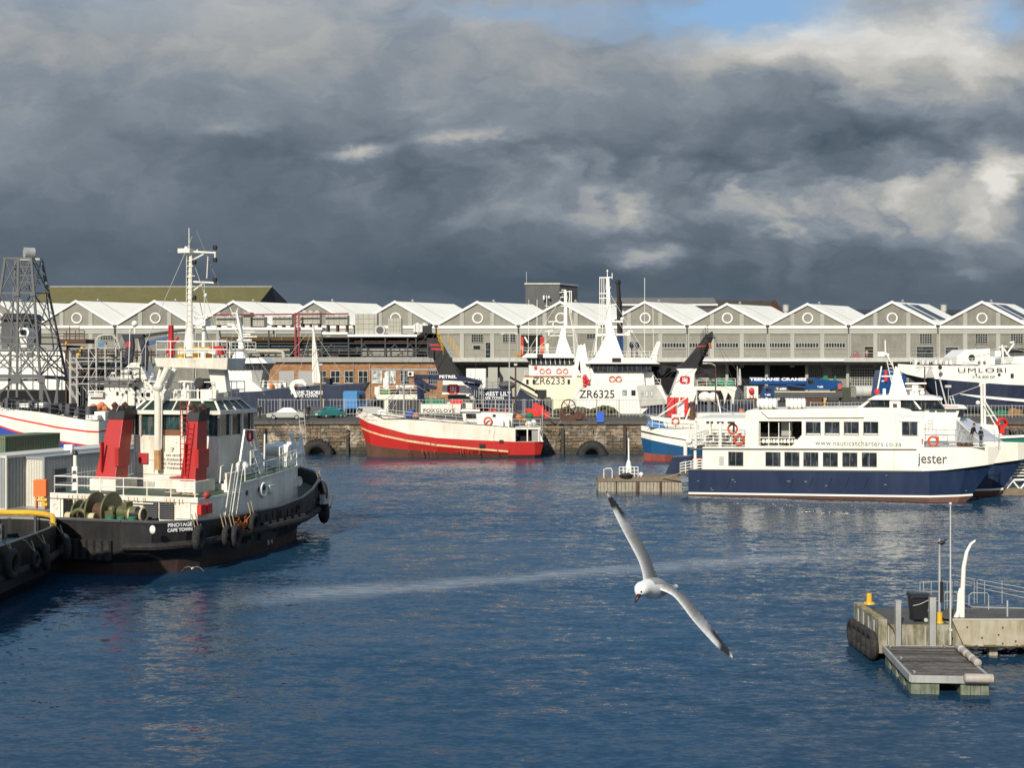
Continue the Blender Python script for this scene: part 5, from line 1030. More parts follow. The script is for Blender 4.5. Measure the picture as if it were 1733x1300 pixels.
mb = MB(); t.pbox(mb, 1044, 572, 1055, 680, -.4, 1.2); q = t.P(1050, 680); mb.box(q.x-1.2, q.x+1.2, -1, 1.5, 0, q.z); t.part('blue_base', mb, BLUE, smooth=False, bevel=.05)
# rusty winch
t = TH('rusty_winch', 'rusty old winch with a big spoked flywheel standing on the quay edge', 'winch', (at(965, 614, 164).x, 164, ZQ))
c = t.P(962, 688, 0)
mb = MB(); mb.torus(c, .82, .075, (0, 1, .12), 28, 6); 
for k in range(6): a = k*math.pi/3+.3; mb.tube(c, c+V((math.cos(a)*.8, 0, math.sin(a)*.8)), .05)
mb.disc(c, .16, (0, 1, 0), .3); t.part('flywheel', mb, RUST)
mb = MB(); mb.box(-1.3, 1.2, .2, .4, 0, .35); mb.box(-1.3, 1.2, 1.2, 1.4, 0, .35); mb.tube((-.9, .2, .7), (-.9, 1.4, .7), .35, n=12); mb.tube((.3, .0, 1.0), (.3, 1.5, 1.0), .08); mb.xz([(-.2, .3), (.7, .3), (.35, 1.15), (.2, 1.15)], .25, .38); mb.xz([(-1.2, .3), (-.6, .3), (-.9, .95)], .25, .38); t.part('frame', mb, RUST, smooth=False)
mb = MB(); mb.tube((1.0, -.2, .6), (1.0, 1.4, .6), .5, n=14); mb.tube((1.5, 0, .45), (1.5, 1.2, .45), .42, n=14); t.part('drum', mb, RUST)
t = TH('notice_board', 'bright blue board hanging on the quay edge above the big tyre', 'board', at(1016, 715, 159.6)); s_ = 159.6/FPX; mb = MB(); mb.box(-6*s_, 6*s_, 0, .06, 0, 18*s_); t.part('panel', mb, BRIGHTB, smooth=False, bevel=.01)
mb = MB(); mb.box(-5*s_, -4*s_, .065, .2, .2, 17*s_); mb.box(4*s_, 5*s_, .065, .2, .2, 17*s_); t.part('bracket', mb, GREY, smooth=False)
def netpile(label, pts, Y, mt, n, seed, name='net_pile', cat='net pile'):
    t = TH(name, label, cat, (at(pts[0][0], 614, Y).x, Y, ZQ), group='heaps of fishing net'); r_ = random.Random(seed); mb = MB()
    for k in range(n):
        i = r_.uniform(0, len(pts)-1.001); j = int(i); f = i-j; px = pts[j][0]*(1-f)+pts[j+1][0]*f; py = pts[j][1]*(1-f)+pts[j+1][1]*f
        top = t.P(px, py, 1).z; z = r_.uniform(.1, max(.2, top-.1)); d = r_.uniform(0, 2.2); mb.ball((t.P(px, py, d).x, d, min(z, top-d*.1)), r_.uniform(.25, .5), 7, 5, sz=(1.2, 1, .7))
    o = mb.build(name, mt); o.location = t.o.location; tag(o, label, cat, 'heaps of fishing net'); bpy.data.objects.remove(t.o)
netpile('brown and green heap of fishing net behind the fence near the rusty flywheel', [(925, 706), (945, 692), (975, 688), (1000, 694)], 178, NET, 120, 1)
netpile('rounded green brown heap of net behind the fence above the blue board', [(1000, 694), (1020, 687), (1034, 690), (1048, 704)], 178, NET, 110, 2)
netpile('green net heap behind the fence under the navy ship', [(1668, 708), (1675, 697), (1700, 696), (1703, 708)], 178, GRN, 50, 3)
netpile('orange brown heap of crates behind the fence at the far right', [(1708, 708), (1712, 693), (1724, 693), (1728, 708)], 178, paint('orange brown net', (.35, .18, .06), .9, dirt=.6, scale=3), 40, 4)
def gear(label, name, cat, px, py, Y, mt, fn): 
    mb = MB(); fn(mb); o = mb.build(name, mt, None, smooth=False, bevel=.02); o.location = at(px, py, Y); tag(o, label, cat); return o
gear('bright red hydraulic machine on the quay behind the red boat stern', 'red_machine', 'machine', 905, 708, 163, REDB, lambda m: (m.box(-.9, .5, 0, .9, .2, .9), m.box(-1.2, .1, .2, .6, .9, 1.15), m.box(.2, 1.1, .1, .8, .3, 1.5), m.box(-.2, .4, .2, .7, 1.2, 1.8), m.tube((1.0, .4, .8), (1.7, .4, .4), .25), m.box(1.2, 1.7, .1, .7, 0, .6)))
gear('small red and white crate stack beside the emblem trawler', 'crate_stack', 'crates', 1147, 706, 172, REDB, lambda m: [m.box(-1.3+.9*i, -.45+.9*i, 0, .8, .02+.62*j, .6+.62*j) for i in range(3) for j in range(4)])
gear('yellow fire hydrant on the yard near the tank', 'hydrant', 'hydrant', 1504, 679, 205, YEL, lambda m: (m.tube((0,0,0), (0,0,.9), .16, n=8), m.tube((-.3,0,.6), (.3,0,.6), .09), m.ball((0,0,.95), .18)))
gear('yellow jack standing by the crane truck wheels', 'yellow_jack', 'jack', 1396, 688, 206, YEL, lambda m: (m.box(-.3, .3, 0, .4, 0, .1), m.tube((0,.2,0), (0,.2,1.3), .12, n=6), m.box(-.2, .2, .05, .35, .5, .8)))
gear('rusty steel skip beside the crane truck', 'rusty_skip', 'skip', 1377, 686, 205, RUST, lambda m: (m.ext([(-1.0,0,0),(1.0,0,0),(1.3,0,1.1),(-1.3,0,1.1)], (0,1.5,0)), m.box(-1.35, 1.35, -.05, 0, 1.1, 1.2)))
gear('yellow painted valve post on the quay corner by the containers', 'valve_post', 'valve', 74, 856, 79.5, YEL, lambda m: (m.tube((0,0,0), (0,0,.45), .12, n=8), m.tube((-.35,0,.32), (.2,0,.32), .1, n=8), m.torus((-.3,-.05,.42), .12, .03, (0,1,0)), m.box(-.1, .25, -.15, .1, 0, .15)))
# person and things on the balcony
person('person in pale clothes standing in the open balcony door of the shed', at(1467, 606.5, YS-1.2), 0, 1.75, top=paint('pink shirt', (.5, .3, .25), .8), legs=paint('tan trousers', (.35, .18, .1), .8))
gear('cluttered pink and red bundle left on the balcony', 'bundle', 'bundle', 1450, 606.5, YS-2, paint('pink bundle', (.30, .12, .13), .9, dirt=.6, scale=3), lambda m: (m.box(-1.2, .9, 0, .8, 0, .45), m.box(-.5, .8, .1, .7, .45, .9), m.box(0, .5, .2, .6, .9, 1.3)))
gear('white air conditioner on the balcony behind the ferry mast', 'air_conditioner', 'air conditioner', 1493, 605.5, YS-3, WHITEC, lambda m: (m.box(-.9, .5, 0, .6, .2, 1.2), m.disc((-.2, -.02, .7), .35, (0,1,0), .05)))
gear('orange wooden crate on the balcony next to the dark doorway', 'crate', 'crate', 876.5, 606.8, YS-2, paint('orange timber', (.42, .24, .07), .8, dirt=.3), lambda m: [m.box(-.6, .6, 0, .9, .02+.24*i, .2+.24*i) for i in range(5)])
# quay wall dressings: big tyres, ladder, ropes
def bigtyre(label, px, py, R_, r_, Y=159.0):
    p = at(px, py, Y); t = TH('tyre_fender', label, 'tyre fender', p, group='tyres hung along the quay wall')
    mb = MB(); mb.torus((0,0,0), R_, r_, (0, 1, 0), 32, 12); n = 30
    for k in range(n):
        a = 2*math.pi*k/n; c = V((math.cos(a), 0, math.sin(a))); q = c*(R_+r_*.95)
        mb.box(q.x-.07, q.x+.07, -r_*.8, r_*.8, q.z-.07, q.z+.07)
    t.part('tyre', mb, RUBBER); mb = MB(); mb.tube((0, .1, R_+r_*.5), (0, .4, R_+r_+1.6), .04); t.part('chain', mb, RUST)
bigtyre('huge tractor tyre half sunk against the quay wall beneath the teal car', 537, 771, 1.35, .52)
bigtyre('huge black tyre half sunk below the blue board on the quay wall', 1002, 772, 1.25, .55)
t = TH('quay_ladder', 'steel ladder leaning down the quay wall behind the tug bow', 'ladder', (at(512, 614, 158.6).x, 158.6, 0)); mb = MB(); mb.ladder(t.P(515, 772, 0), t.P(510, 693, .3), .62, .42, .035); t.part('rungs', mb, LGREY)
t = TH('mooring_rope', 'slack mooring rope swinging along the quay wall left of the red boat', 'rope', (at(520, 614, 158.6).x, 158.6, 0)); mb = MB(); mb.path([t.P(x, y) for x, y in ((483, 716), (496, 726), (510, 733), (528, 737), (548, 738), (580, 738), (604, 728))], .035, 5); t.part('strand', mb, ROPE)
t = TH('mooring_rope', 'mooring rope from the red boat stern to the rusty winch on the quay', 'rope', (at(930, 614, 158.6).x, 158.6, 0)); mb = MB(); mb.path([t.P(x, y) for x, y in ((918, 716), (926, 724), (936, 729), (950, 712))], .03, 5); mb.path([t.P(x, y) for x, y in ((920, 700), (934, 708), (948, 708))], .06, 5); t.part('strand', mb, ROPE)
# ================================================================ lattice tower, left boat, scaffolding
t = TH('lattice_crane_tower', 'tall grey riveted lattice tower with a sheave wheel on top at the far left', 'lattice tower', (at(40, 614, 150).x, 150, 2.0))
mb = MB()
def br(x0, y0, x1, y1, d=0, r=.11, d1=None): mb.tube(t.P(x0, y0, d), t.P(x1, y1, d if d1 is None else d1), r, n=4)
F0, B0 = 0, 5.5
levels = [436, 496, 571, 636, 700]
def fx(y, s):  # front face leg x at row y
    return {-1: 9+(y-436)*-.14, 0: 31-(y-436)*.01, 1: 53+(y-436)*.075}[s]
def bx(y, s): return {0: 30+(y-436)*0, 1: 70+(y-436)*.21}[s]
for s_ in (-1, 0, 1): br(fx(436, s_), 436, fx(705, s_), 705, 0, .17 if s_ != 0 else .15)
for s_ in (1,): br(bx(436, 1), 436, bx(640, 1), 640, 4.5, .16); br(bx(440, 1), 440, 92, 600, 4.6, .1)
br(26, 440, 12, 705, 4.5, .13)
lv = [436, 452, 466, 478, 496, 520, 545, 571, 583, 601, 636]
for y in (437, 496, 571, 582, 602): br(fx(y, -1)-3, y, fx(y, 1)+1, y, 0, .13); br(fx(y, 1), y, bx(y, 1), y+.5, 0, .1, 4.5)
for y in (451, 466, 478): br(31, y, 54, y, 0, .08)
for a, b in ((437, 496), (496, 571), (602, 636), (582, 636)):
    for s0, s1 in ((-1, 0), (0, 1)): br(fx(a, s0), a, fx(b, s1), b, 0, .075); br(fx(a, s1), a, fx(b, s0), b, 0, .075)
    br(fx(a, 1), a, bx(b, 1), b, 0, .075, 4.5); br(bx(a, 1), a, fx(b, 1), b, 4.5, .075, 0)
for a, b in ((437, 466), (466, 496), (496, 534), (534, 571)):
    br(31, a, 54, b, 4, .07); br(54, a, 31, b, 4, .07); br(54, a, bx(b, 1), b, 1, .06); br(9, a, 31, b, 3.5, .07)
for y in (636,): br(-10, 637, 70, 637, 0, .3); br(70, 638, 110, 640, .2, .28, 4.5); br(-10, 643, 68, 643, 3, .2)
for x0, y0, x1, y1 in ((28, 640, -8, 672), (32, 640, 60, 682), (70, 640, 88, 690), (100, 642, 92, 690), (60, 682, 40, 705), (-8, 672, 20, 705)): br(x0, y0, x1, y1, 0, .15)
for x in (68, 72, 97): br(x, 640, x, 705, 0, .13)
for a, b in ((445, 470), (470, 510), (510, 550), (550, 590), (590, 636)):
    br(26, a, 66, b, 4.5, .06); br(60, a, 24, b, 4.5, .06); br(18, b, 78, b, 4.5, .07)
for y in (610, 622): br(fx(y, -1)-3, y, fx(y, 1)+1, y, 0, .07); br(fx(y, 1), y, bx(y, 1), y+.5, 0, .07, 4.5)
for x0, y0, x1, y1 in ((14, 602, 30, 571), (30, 602, 14, 571), (36, 602, 60, 571), (60, 602, 36, 571), (0, 571, 30, 600), (62, 583, 96, 640), (62, 640, 90, 590), (30, 660, 30, 705), (-10, 660, 60, 660)): br(x0, y0, x1, y1, 0, .08)
t.part('lattice', mb, TOWER, smooth=False)
mb = MB()
for x, y, w in ((28, 497, 4), (55, 497, 4), (50, 601, 5), (27, 642, 8), (70, 642, 6), (8, 586, 5)): a = t.P(x-w, y+w, -.2); b = t.P(x+w, y-w, -.2); mb.box(a.x, b.x, -.22, -.13, a.z, b.z)
t.part('gusset_plates', mb, TOWER, smooth=False)
mb = MB(); mb.ladder(t.P(42, 496, 1), t.P(44, 440, 1), 1.0, .55, .05); t.part('ladder', mb, TOWER)
mb = MB(); c = t.P(50, 428, 1.5); mb.tube(c+V((-.55, -.1, 0)), c+V((.35, .5, 0)), .62, n=20); mb.box(c.x-1.2, c.x+1.3, 1, 2, c.z-.85, c.z-.6); t.part('sheave_wheel', mb, STEEL)
mb = MB(); mb.tube(c+V((.36, .5, 0)), c+V((.42, .54, 0)), .5, n=20); t.part('wheel_face', mb, BLACK)
# things inside / behind the tower
def hb(name, label, cat, Y, parts, z0=ZQ, px=None):
    px = px if px is not None else sum(parts[0][1][i] for i in (0, 2))/2
    t = TH(name, label, cat, (at(px, 614, Y).x, Y, z0))
    for nm, r_, d0, d1, mt in parts: mb = MB(); t.pbox(mb, *r_, d0, d1); t.part(nm, mb, mt, smooth=False)
    return t
t = hb('white_workshop', 'white flat roofed workshop behind the lattice crane tower', 'building', 190, [('wall', (-20, 593, 110, 662), 0, 6, WHITEC), ('roof_edge', (-22, 584, 112, 592.7), -.3, 6.3, GREY)])
mb = MB()
for x in (18, 35, 55, 80, 96, 104): q = t.P(x, 614, -.1); mb.tube((q.x, -.1, 0), (q.x, -.1, t.P(x, 594).z), .07)
t.part('downpipes', mb, LGREY)
mb = MB(); t.pbox(mb, 0, 660, 112, 692, -.6, -.1); t.part('dark_opening', mb, DARK, smooth=False)
t = hb('control_cabin', 'small white angular cabin hanging inside the lattice crane tower', 'cabin', 153, [('window', (34, 558, 43, 566), -1.3, -1.2, GLASS)], px=40)
mb = MB(); t.ppoly(mb, [(30, 560), (34, 554), (46, 555), (50, 562), (46, 570), (45, 588), (36, 588), (33, 570)], -1.1, 1.2); t.part('shell', mb, WHITEC, smooth=False)
t = hb('dark_roof_cabin', 'dark roofed plant room seen through the lattice tower', 'building', 200, [('wall', (2, 540, 50, 584), 0, 5, DGREY)]); mb = MB(); t.ppoly(mb, [(0, 541), (8, 530), (44, 530), (54, 541)], -.5, 5.5); t.part('roof', mb, paint('black roof sheeting', (.035, .035, .04)), smooth=False)
# scaffolding jumble between tower and tug
t = TH('scaffold_tower', 'tangle of pipe scaffolding with a curved handrail right of the lattice tower', 'scaffold', (at(170, 614, 182).x, 182, ZQ)); rg = random.Random(17)
mb = MB()
for x, y in ((118, 594), (130, 598), (150, 590), (163, 572), (178, 580), (196, 580), (205, 590)): t.ptube(mb, x, y, x, 700, 0, .09, n=6); t.ptube(mb, x+2, y+3, x+2, 700, 2.5, .07, n=6)
for y in (590, 606, 612, 624, 638, 650): t.ptube(mb, 118, y, 206, y, 0, .06); t.ptube(mb, 120, y+2, 206, y+2, 2.5, .05)
for k in range(34): x = rg.choice((112, 118, 124, 130, 140, 150, 163, 178, 190)); y = rg.uniform(590, 660); t.ptube(mb, x, y, x+rg.choice((12, 16, -12)), y+22, rg.choice((0, 2.5)), .05)
mb.path([t.P(163, 620, -.3), t.P(163, 577, -.3), t.P(167, 569, -.3), t.P(176, 567, -.3), t.P(190, 567, -.3), t.P(198, 574, -.3), t.P(203, 590, -.3)], .12, 6)
t.part('tubes', mb, LGREY)
mb = MB()
for y in (590, 606, 623, 638, 648): a = t.P(120, y+1.6, 0); b = t.P(205, y, 0); mb.box(a.x, b.x, 0, 2.4, a.z, b.z)
t.part('walk_boards', mb, DGREY, smooth=False)
t = TH('pipe_rack', 'dark rusty pipe rack and tanks crowded behind the scaffolding', 'pipe rack', (at(190, 614, 186).x, 186, ZQ))
for y, x0, x1, r_, mt in ((596, 108, 262, .14, RUST), (601, 150, 268, .10, DGREY), (617, 108, 262, .2, DGREY), (629, 120, 250, .12, RUST), (643, 108, 240, .16, BLACK), (653, 130, 262, .1, LGREY)):
    mb = MB(); t.ptube(mb, x0, y, x1, y, rg.uniform(0, 1.5), r_); t.part('pipe', mb, mt)
for x in (112, 138, 172, 198, 232, 256):
    mb = MB(); t.ptube(mb, x, 592, x, 704, .8, .11); t.part('rack_leg', mb, BLACK if x % 4 else RUST)
for x, y0, y1, r_ in ((146, 606, 640, .9), (186, 600, 632, .7), (250, 618, 652, .8)):
    mb = MB(); t.ptube(mb, x, y1, x, y0, 2.2, r_, n=16); mb.ball(t.P(x, y0, 2.2), r_, 14, 6, sz=(1, 1, .5)); t.part('tank', mb, DGREY if x != 186 else BEIGE)
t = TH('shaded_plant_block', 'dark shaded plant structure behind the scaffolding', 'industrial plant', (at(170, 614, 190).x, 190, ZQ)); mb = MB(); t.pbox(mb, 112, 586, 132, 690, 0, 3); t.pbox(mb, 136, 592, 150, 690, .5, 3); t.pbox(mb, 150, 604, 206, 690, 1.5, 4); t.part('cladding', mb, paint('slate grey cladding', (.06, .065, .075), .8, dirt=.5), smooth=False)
mb = MB(); t.pbox(mb, 96, 574, 145, 581, -1, 3); t.part('rusty_platform', mb, RUST, smooth=False); mb = MB(); mb.rail([t.P(97, 574, -1), t.P(143, 574, -1)], 1.2, .06, 3, 1.1); t.ptube(mb, 118, 552, 118, 574, 0, .07); t.ptube(mb, 134, 552, 134, 574, 0, .05); t.ptube(mb, 95, 556, 134, 556, 0, .08); t.part('platform_rail', mb, RUST)
mb = MB(); t.pbox(mb, 166, 579, 176, 586, -1, .5); t.part('blue_motor', mb, paint('motor blue', (.06, .2, .38), .5), smooth=False)
for d, (x0, y0, x1, y1, r_) in enumerate(((141, 588, 133, 602, .35), (127, 610, 118, 628, .16), (116, 622, 134, 632, .14), (118, 615, 128, 612, .1), (112, 578, 112, 584, .15))):
    mb = MB(); t.ptube(mb, x0, y0, x1, y1, -1.5, r_); t.part('yellow_strut', mb, YEL)
# ---- white boat with red and blue stripes
t = TH('striped_boat', 'white boat with a red line and bright blue bottom moored behind the containers', 'fishing boat', (at(80, 614, 140).x, 140, 0))
st = []
for px, hw, yt, yr, yb, yw in ((178, 2.2, 712, 728, 752, 775), (160, 2.5, 710, 727, 751, 775), (110, 2.6, 701, 720, 743, 775), (81, 2.6, 696, 714, 737, 775), (40, 2.5, 692, 706, 727, 775), (0, 2.2, 689, 697, 714, 775), (-30, 1.6, 686, 691, 703, 775), (-60, .2, 683, 686, 694, 775)):
    a = t.P(px, yt); z = lambda y: t.P(px, y).z
    st.append((a.x, [(hw, z(yt)), (hw*.99, z(yr)), (hw*.985, z(yr+3)), (hw*.95, z(yb)), (hw*.94, z(yb+3)), (hw*.75, -.6)]))
mb = MB(); hull(mb, st); STRB = paint('bright boat blue', (.025, .07, .38), .4, dirt=.25); mb.v = [(x, y, z) for x, y, z in mb.v]; t.part('hull', mb, [WHITE, REDB, WHITE, REDB, STRB])
mb = MB(); deck(mb, st, lambda x, z: z-.4); t.part('deck', mb, DECKB)
mb = MB(); t.pbox(mb, 33, 683, 48, 690, -1.5, 0); t.pbox(mb, 59, 683, 62, 690, -1.6, 0); t.pbox(mb, 66, 682, 73, 690, -1.6, 0); t.pbox(mb, 145, 703, 165, 711, -1.8, 0); t.pbox(mb, 160, 697, 178, 712, -.5, 1.5); t.part('deck_lockers', mb, WHITEC, smooth=False)
mb = MB(); mb.rail([t.P(8, 689.5, -2.2), t.P(60, 693.5, -2.3), t.P(84, 697, -2.3), t.P(150, 709, -2.3)], .8, .03, 2, 1.0); t.part('guard_rail', mb, DGREY)
mb = MB()
for k in range(26): x = rg.uniform(0, 150); t.pbox(mb, x, 680+x*.1+rg.uniform(-8, 2), x+rg.uniform(2, 7), 690+x*.12, rg.uniform(-1.5, 1), 1.6)
t.part('deck_gear', mb, DGREY, smooth=False)
t.ptxt('name_lettering', 'CAPE TOWN', 31, 691.8, -2.64, .3, DGREY, sx=1.6)
# ---- containers
def container(label, px0, px1, ytop, ybot, zb, Y, rz, L, col, endcol=None, rib=.16, group='shipping containers on the left quay'):
    """corner at (px0, ybot); long side runs away to the right"""
    a = at(px0, ybot, Y); t = TH('shipping_container', label, 'container', (a.x, a.y, zb), rz, group=group); H = at(px0, ytop, Y).z-zb
    W = 2.44; mb = MB()
    def corr(p, q, n, dep):
        p, q = V(p), V(q); d = (q-p)/n; nrm = V((d.y, -d.x, 0)).normalized()*dep
        for i in range(n):
            s0 = p+d*i; pts = [s0, s0+d*.25, s0+d*.4-nrm, s0+d*.85-nrm, s0+d]
            for u_, v_ in zip(pts, pts[1:]): mb.add([u_, v_, v_+V((0,0,H-.3)), u_+V((0,0,H-.3))], [(0,1,2,3)])
    corr((.08, 0.04, .15), (W-.08, 0.04, .15), 11, .045); corr((W-.04, .08, .15), (W-.04, L-.08, .15), int(L/.28), .05)
    mb.box(.05, W-.05, .1, L-.1, .1, H-.02); mb.v = [(x, y, z) for x, y, z in mb.v]
    # keep the plain core well inside the corrugation
    core = MB(); core.box(.12, W-.12, .12, L-.12, .1, H-.01)
    mb2 = MB(); mb2.v = mb.v[:-8]; mb2.f = mb.f[:-6]; mb2.m = mb.m[:-6]
    t.part('corrugated_sheet', mb2, col, smooth=False); t.part('roof', core, endcol or col, smooth=False)
    mb = MB()
    for x in (0, W-.12):
        for y in (0, L-.12): mb.box(x, x+.12, y, y+.12, 0, H)
    for z in (0, H-.15): mb.box(.12, W-.12, 0, .08, z, z+.15); mb.box(W-.1, W, .12, L-.12, z, z+.15); mb.box(.12, W-.12, L-.08, L, z, z+.15); mb.box(0, .1, .12, L-.12, z, z+.15)
    t.part('corner_frame', mb, endcol or col, smooth=False); return t
CW = paint('pale container paint', (.58, .57, .50), .5, dirt=.2, dcol=(.35, .3, .22), rust=.12, scale=.8); CG = paint('grey container paint', (.30, .32, .32), .5, dirt=.3, scale=.8)
t = container('white grey shipping container with corrugated end, nearest on the left quay', 22, 82, 772, 858, 1.7, 84.5, -22, 12.2, CW, CG)
mb = MB(); mb.box(2.41, 2.45, .9, 2.0, 1.6, 2.4); mb.box(2.41, 2.45, .9, 1.9, .8, 1.2); t.part('dark_plate', mb, DGREY, smooth=False)
container('striped pale container cut off by the left picture edge', -42, 19, 770, 856, 1.7, 83.5, -22, 12.2, CG, CW)
container('old green shipping container standing behind the pale ones', -34, 27, 738, 800, 1.7, 104, -22, 6.1, paint('faded green container paint', (.10, .17, .10), .6, dirt=.5, dcol=(.2, .14, .07), rust=.3, scale=.8))
gear('orange junction box on a stand in front of the pale container', 'orange_box', 'electrical box', 67, 862, 81.5, ORANGE, lambda m: (m.box(-.38, .38, 0, .5, .75, 1.75), m.box(-.3, -.22, .1, .4, 0, .75), m.box(.22, .3, .1, .4, 0, .75)))
gear('small white floodlight box on top of the pale container', 'floodlight', 'lamp', 117, 770, 88, WHITEC, lambda m: (m.box(-.35, .2, 0, .4, .05, .65), m.tube((0, -.1, .25), (0, .1, .25), .2, n=12)))
t = TH('service_pedestal', 'white service pedestal with black sockets standing beside the container', 'pedestal', at(126, 838, 82)); mb = MB(); mb.box(-.16, .16, 0, .3, 0, 1.7); mb.tube((0, .15, 1.7), (0, .15, 2.5), .12, n=8); t.part('post', mb, WHITEC, smooth=False)
mb = MB(); mb.box(-.1, .1, -.03, -.001, .8, 1.0); mb.box(-.1, .1, -.03, -.001, 1.25, 1.45); mb.ball((0, .15, 2.5), .17); t.part('sockets', mb, BLACK, smooth=False)
car('white car parked behind the containers', (at(166, 614, 118).x, 118, 1.7), 200, WHITEC, 4.3)
# ================================================================ red and white fishing boat
t = TH('fishing_boat', 'red and white fishing boat moored against the stone quay wall in the middle', 'fishing boat', (at(760, 614, 152.6).x, 152.6, 0))
OFF = 3.1
def zrow(px, y, d=0): return t.P(px, y, d).z
st = []
for px, hw, ys_, xs in ((601.5, .08, (698, 708.5, 725, 728, 750, 790), (0, 1, 4, 5, 12, 18)), (620, 1.35, (700.5, 716.5, 730, 733, 754, 790), (0, 0, 1, 1, 4, 8)), (645, 2.2, (703.5, 723.5, 736.5, 739.5, 758, 790), 0), (690, 2.9, (709, 735, 745, 748.5, 762, 790), 0),
        (740, 3.1, (714, 741.5, 752, 755.5, 766, 790), 0), (800, 3.1, (719, 745, 758, 761, 768.5, 790), 0), (860, 3.1, (723.5, 747.5, 763, 766, 770, 790), 0)):
    r_ = []
    for k, y in enumerate(ys_): e = xs[k] if xs else 0; p = t.P(px+e, y); r_.append((hw*(1, .99, .96, .955, .85, .55)[k] if px > 605 else hw, p.z, p.x))
    st.append((t.P(px, 700).x, r_))
RSTR = paint('rust stained stripe', (.72, .58, .36), .5, dirt=.5, dcol=(.5, .2, .05), rust=.4, scale=.8)
WH2 = paint('rust streaked white hull', (.78, .74, .64), .5, dirt=.35, dcol=(.5, .4, .27), rust=.3, scale=.5)
mb = MB(); hull(mb, st, cap1=False); mb.v = [(x, y+OFF, z) for x, y, z in mb.v]; t.part('forward_hull', mb, [WH2, RED, RSTR, RED, BOOT], ang=60)
st2 = []
for px, hw, yt, yb in ((860, 3.1, 723.5, 747.5), (872, 3.08, 724.5, 748), (872.3, 3.08, 747.8, 748.2), (905, 2.9, 747.2, 748), (921, 2.3, 746.8, 747.5)):
    a = t.P(px, yt); e = -6 if px > 915 else 0
    st2.append((a.x, [(hw, a.z), (hw, t.P(px, yb).z), (hw*.93, t.P(px, 770.5).z, t.P(px+e, 770).x), (hw*.6, -.8, t.P(px+e*2, 770).x)]))
mb = MB(); hull(mb, st2, cap0=False); mb.v = [(x, y+OFF, z) for x, y, z in mb.v]; t.part('aft_hull', mb, [WH2, RED, BOOT])
mb = MB(); deck(mb, st+[(x, [(r[0], z-(0 if x < t.P(866, 700).x else 0)) + tuple(q)]) for x, [(r0, z, *q), *rest] in [(s_[0], s_[1]) for s_ in []] for r in [(r0,)]], lambda x, z: z-.55); mb.v = [(x, y+OFF, z) for x, y, z in mb.v]; a = t.P(862, 748); b = t.P(918, 748); mb.box(a.x, b.x, .4, 5.6, a.z-.05, a.z-.02); t.part('deck', mb, DECKB, smooth=False)
mb = MB(); mb.path([t.P(x, y, 0 if x > 640 else (690-x)*.03) + V((0, .12 if x > 640 else .3, 0)) for x, y in ((604, 698), (620, 700.3), (645, 703.2), (690, 708.6), (740, 713.6), (800, 718.6), (860, 723.2))], .06, 6); t.part('sheer_rail', mb, DGREY)
mb = MB(); a = t.P(872, 727, .3); b = t.P(915, 724, .3); mb.box(a.x, b.x, .3, 5.9, a.z, b.z)
for x in (872.5, 892.5, 912): p = t.P(x, 748, .3); mb.box(p.x-.07, p.x+.07, .32, .45, p.z, a.z)
t.part('stern_shelter_roof', mb, WH2, smooth=False)
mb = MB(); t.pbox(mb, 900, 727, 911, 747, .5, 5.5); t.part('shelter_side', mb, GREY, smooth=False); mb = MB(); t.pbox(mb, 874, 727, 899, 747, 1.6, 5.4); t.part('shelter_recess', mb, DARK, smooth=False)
mb = MB(); t.ppoly(mb, [(911, 748), (914, 732), (919, 748)], .6, .75); t.part('stern_bracket', mb, WHITE, smooth=False)
mb = MB(); t.ppoly(mb, [(785, 720), (782, 697), (868, 700), (866, 723), (828, 723)], 1.2, 5.0); t.part('wheelhouse', mb, WHITE, smooth=False, bevel=.05)
mb = MB(); t.ppoly(mb, [(778, 697), (780, 694), (812, 693), (812, 697)], .9, 5.2); t.part('wheelhouse_visor', mb, WHITEC, smooth=False); win(t, 788.5, 700, 806, 709, 1.17, thick=.06, fr=WHITEC); win(t, 834, 702, 838.5, 705.5, 1.17, thick=.03)
mb = MB(); t.pbox(mb, 830, 711, 852, 724, .7, 1.15); t.pbox(mb, 856, 709, 862, 724, .6, 1.1); t.part('deck_box', mb, WHITEC, smooth=False, bevel=.03)
ring_part(t, t.P(826, 713.5, .6), .42)
t.ptxt('number_lettering', 'ZR7696', 798, 716, 1.17, .26, DGREY, sx=1.1)
t.ptxt('bow_lettering', 'CAPE TOWN', 624, 705.5, .9, .2, DGREY, rot=(90, 0, -32))
rg = random.Random(21)
mb = MB()
for k in range(12): x = rg.uniform(800, 836); p = t.P(x, 694, 2+rg.uniform(-.5, 1)); mb.box(p.x-.3, p.x+.3, 1.5, 2.4, p.z-.12, p.z+.12+rg.uniform(0, .12))
t.part('red_deck_gear', mb, REDB, smooth=False)
mb = MB(); mb.rail([t.P(806, 698, 1.3), t.P(868, 700, 1.3)], 1.0, .03, 2, .8); mb.rail([t.P(640, 703, .2), t.P(700, 710, .15), t.P(790, 718, .15)], .75, .03, 2, 1.1); mb.rail([t.P(868, 724, .2), t.P(915, 724, .2)], .95, .03, 2, .8); t.part('guard_rail', mb, LGREY)
mb = MB(); t.ptube(mb, 684, 628, 683.5, 706, 2.5, .09); t.ptube(mb, 684, 640, 650, 700, 2.5, .03); t.ptube(mb, 684, 655, 660, 702, 2.5, .03); t.ptube(mb, 918, 690, 918, 747, 1, .06); t.ptube(mb, 864, 690, 864, 720, 2, .05); t.ptube(mb, 845, 683, 845, 700, 2, .04); t.part('mast', mb, STEEL)
def blob_part(name, px, py, d, r_, mt, sz=(1, 1, 1)): mb = MB(); mb.ball(t.P(px, py, d), r_, 10, 6, sz=sz); return t.part(name, mb, mt)
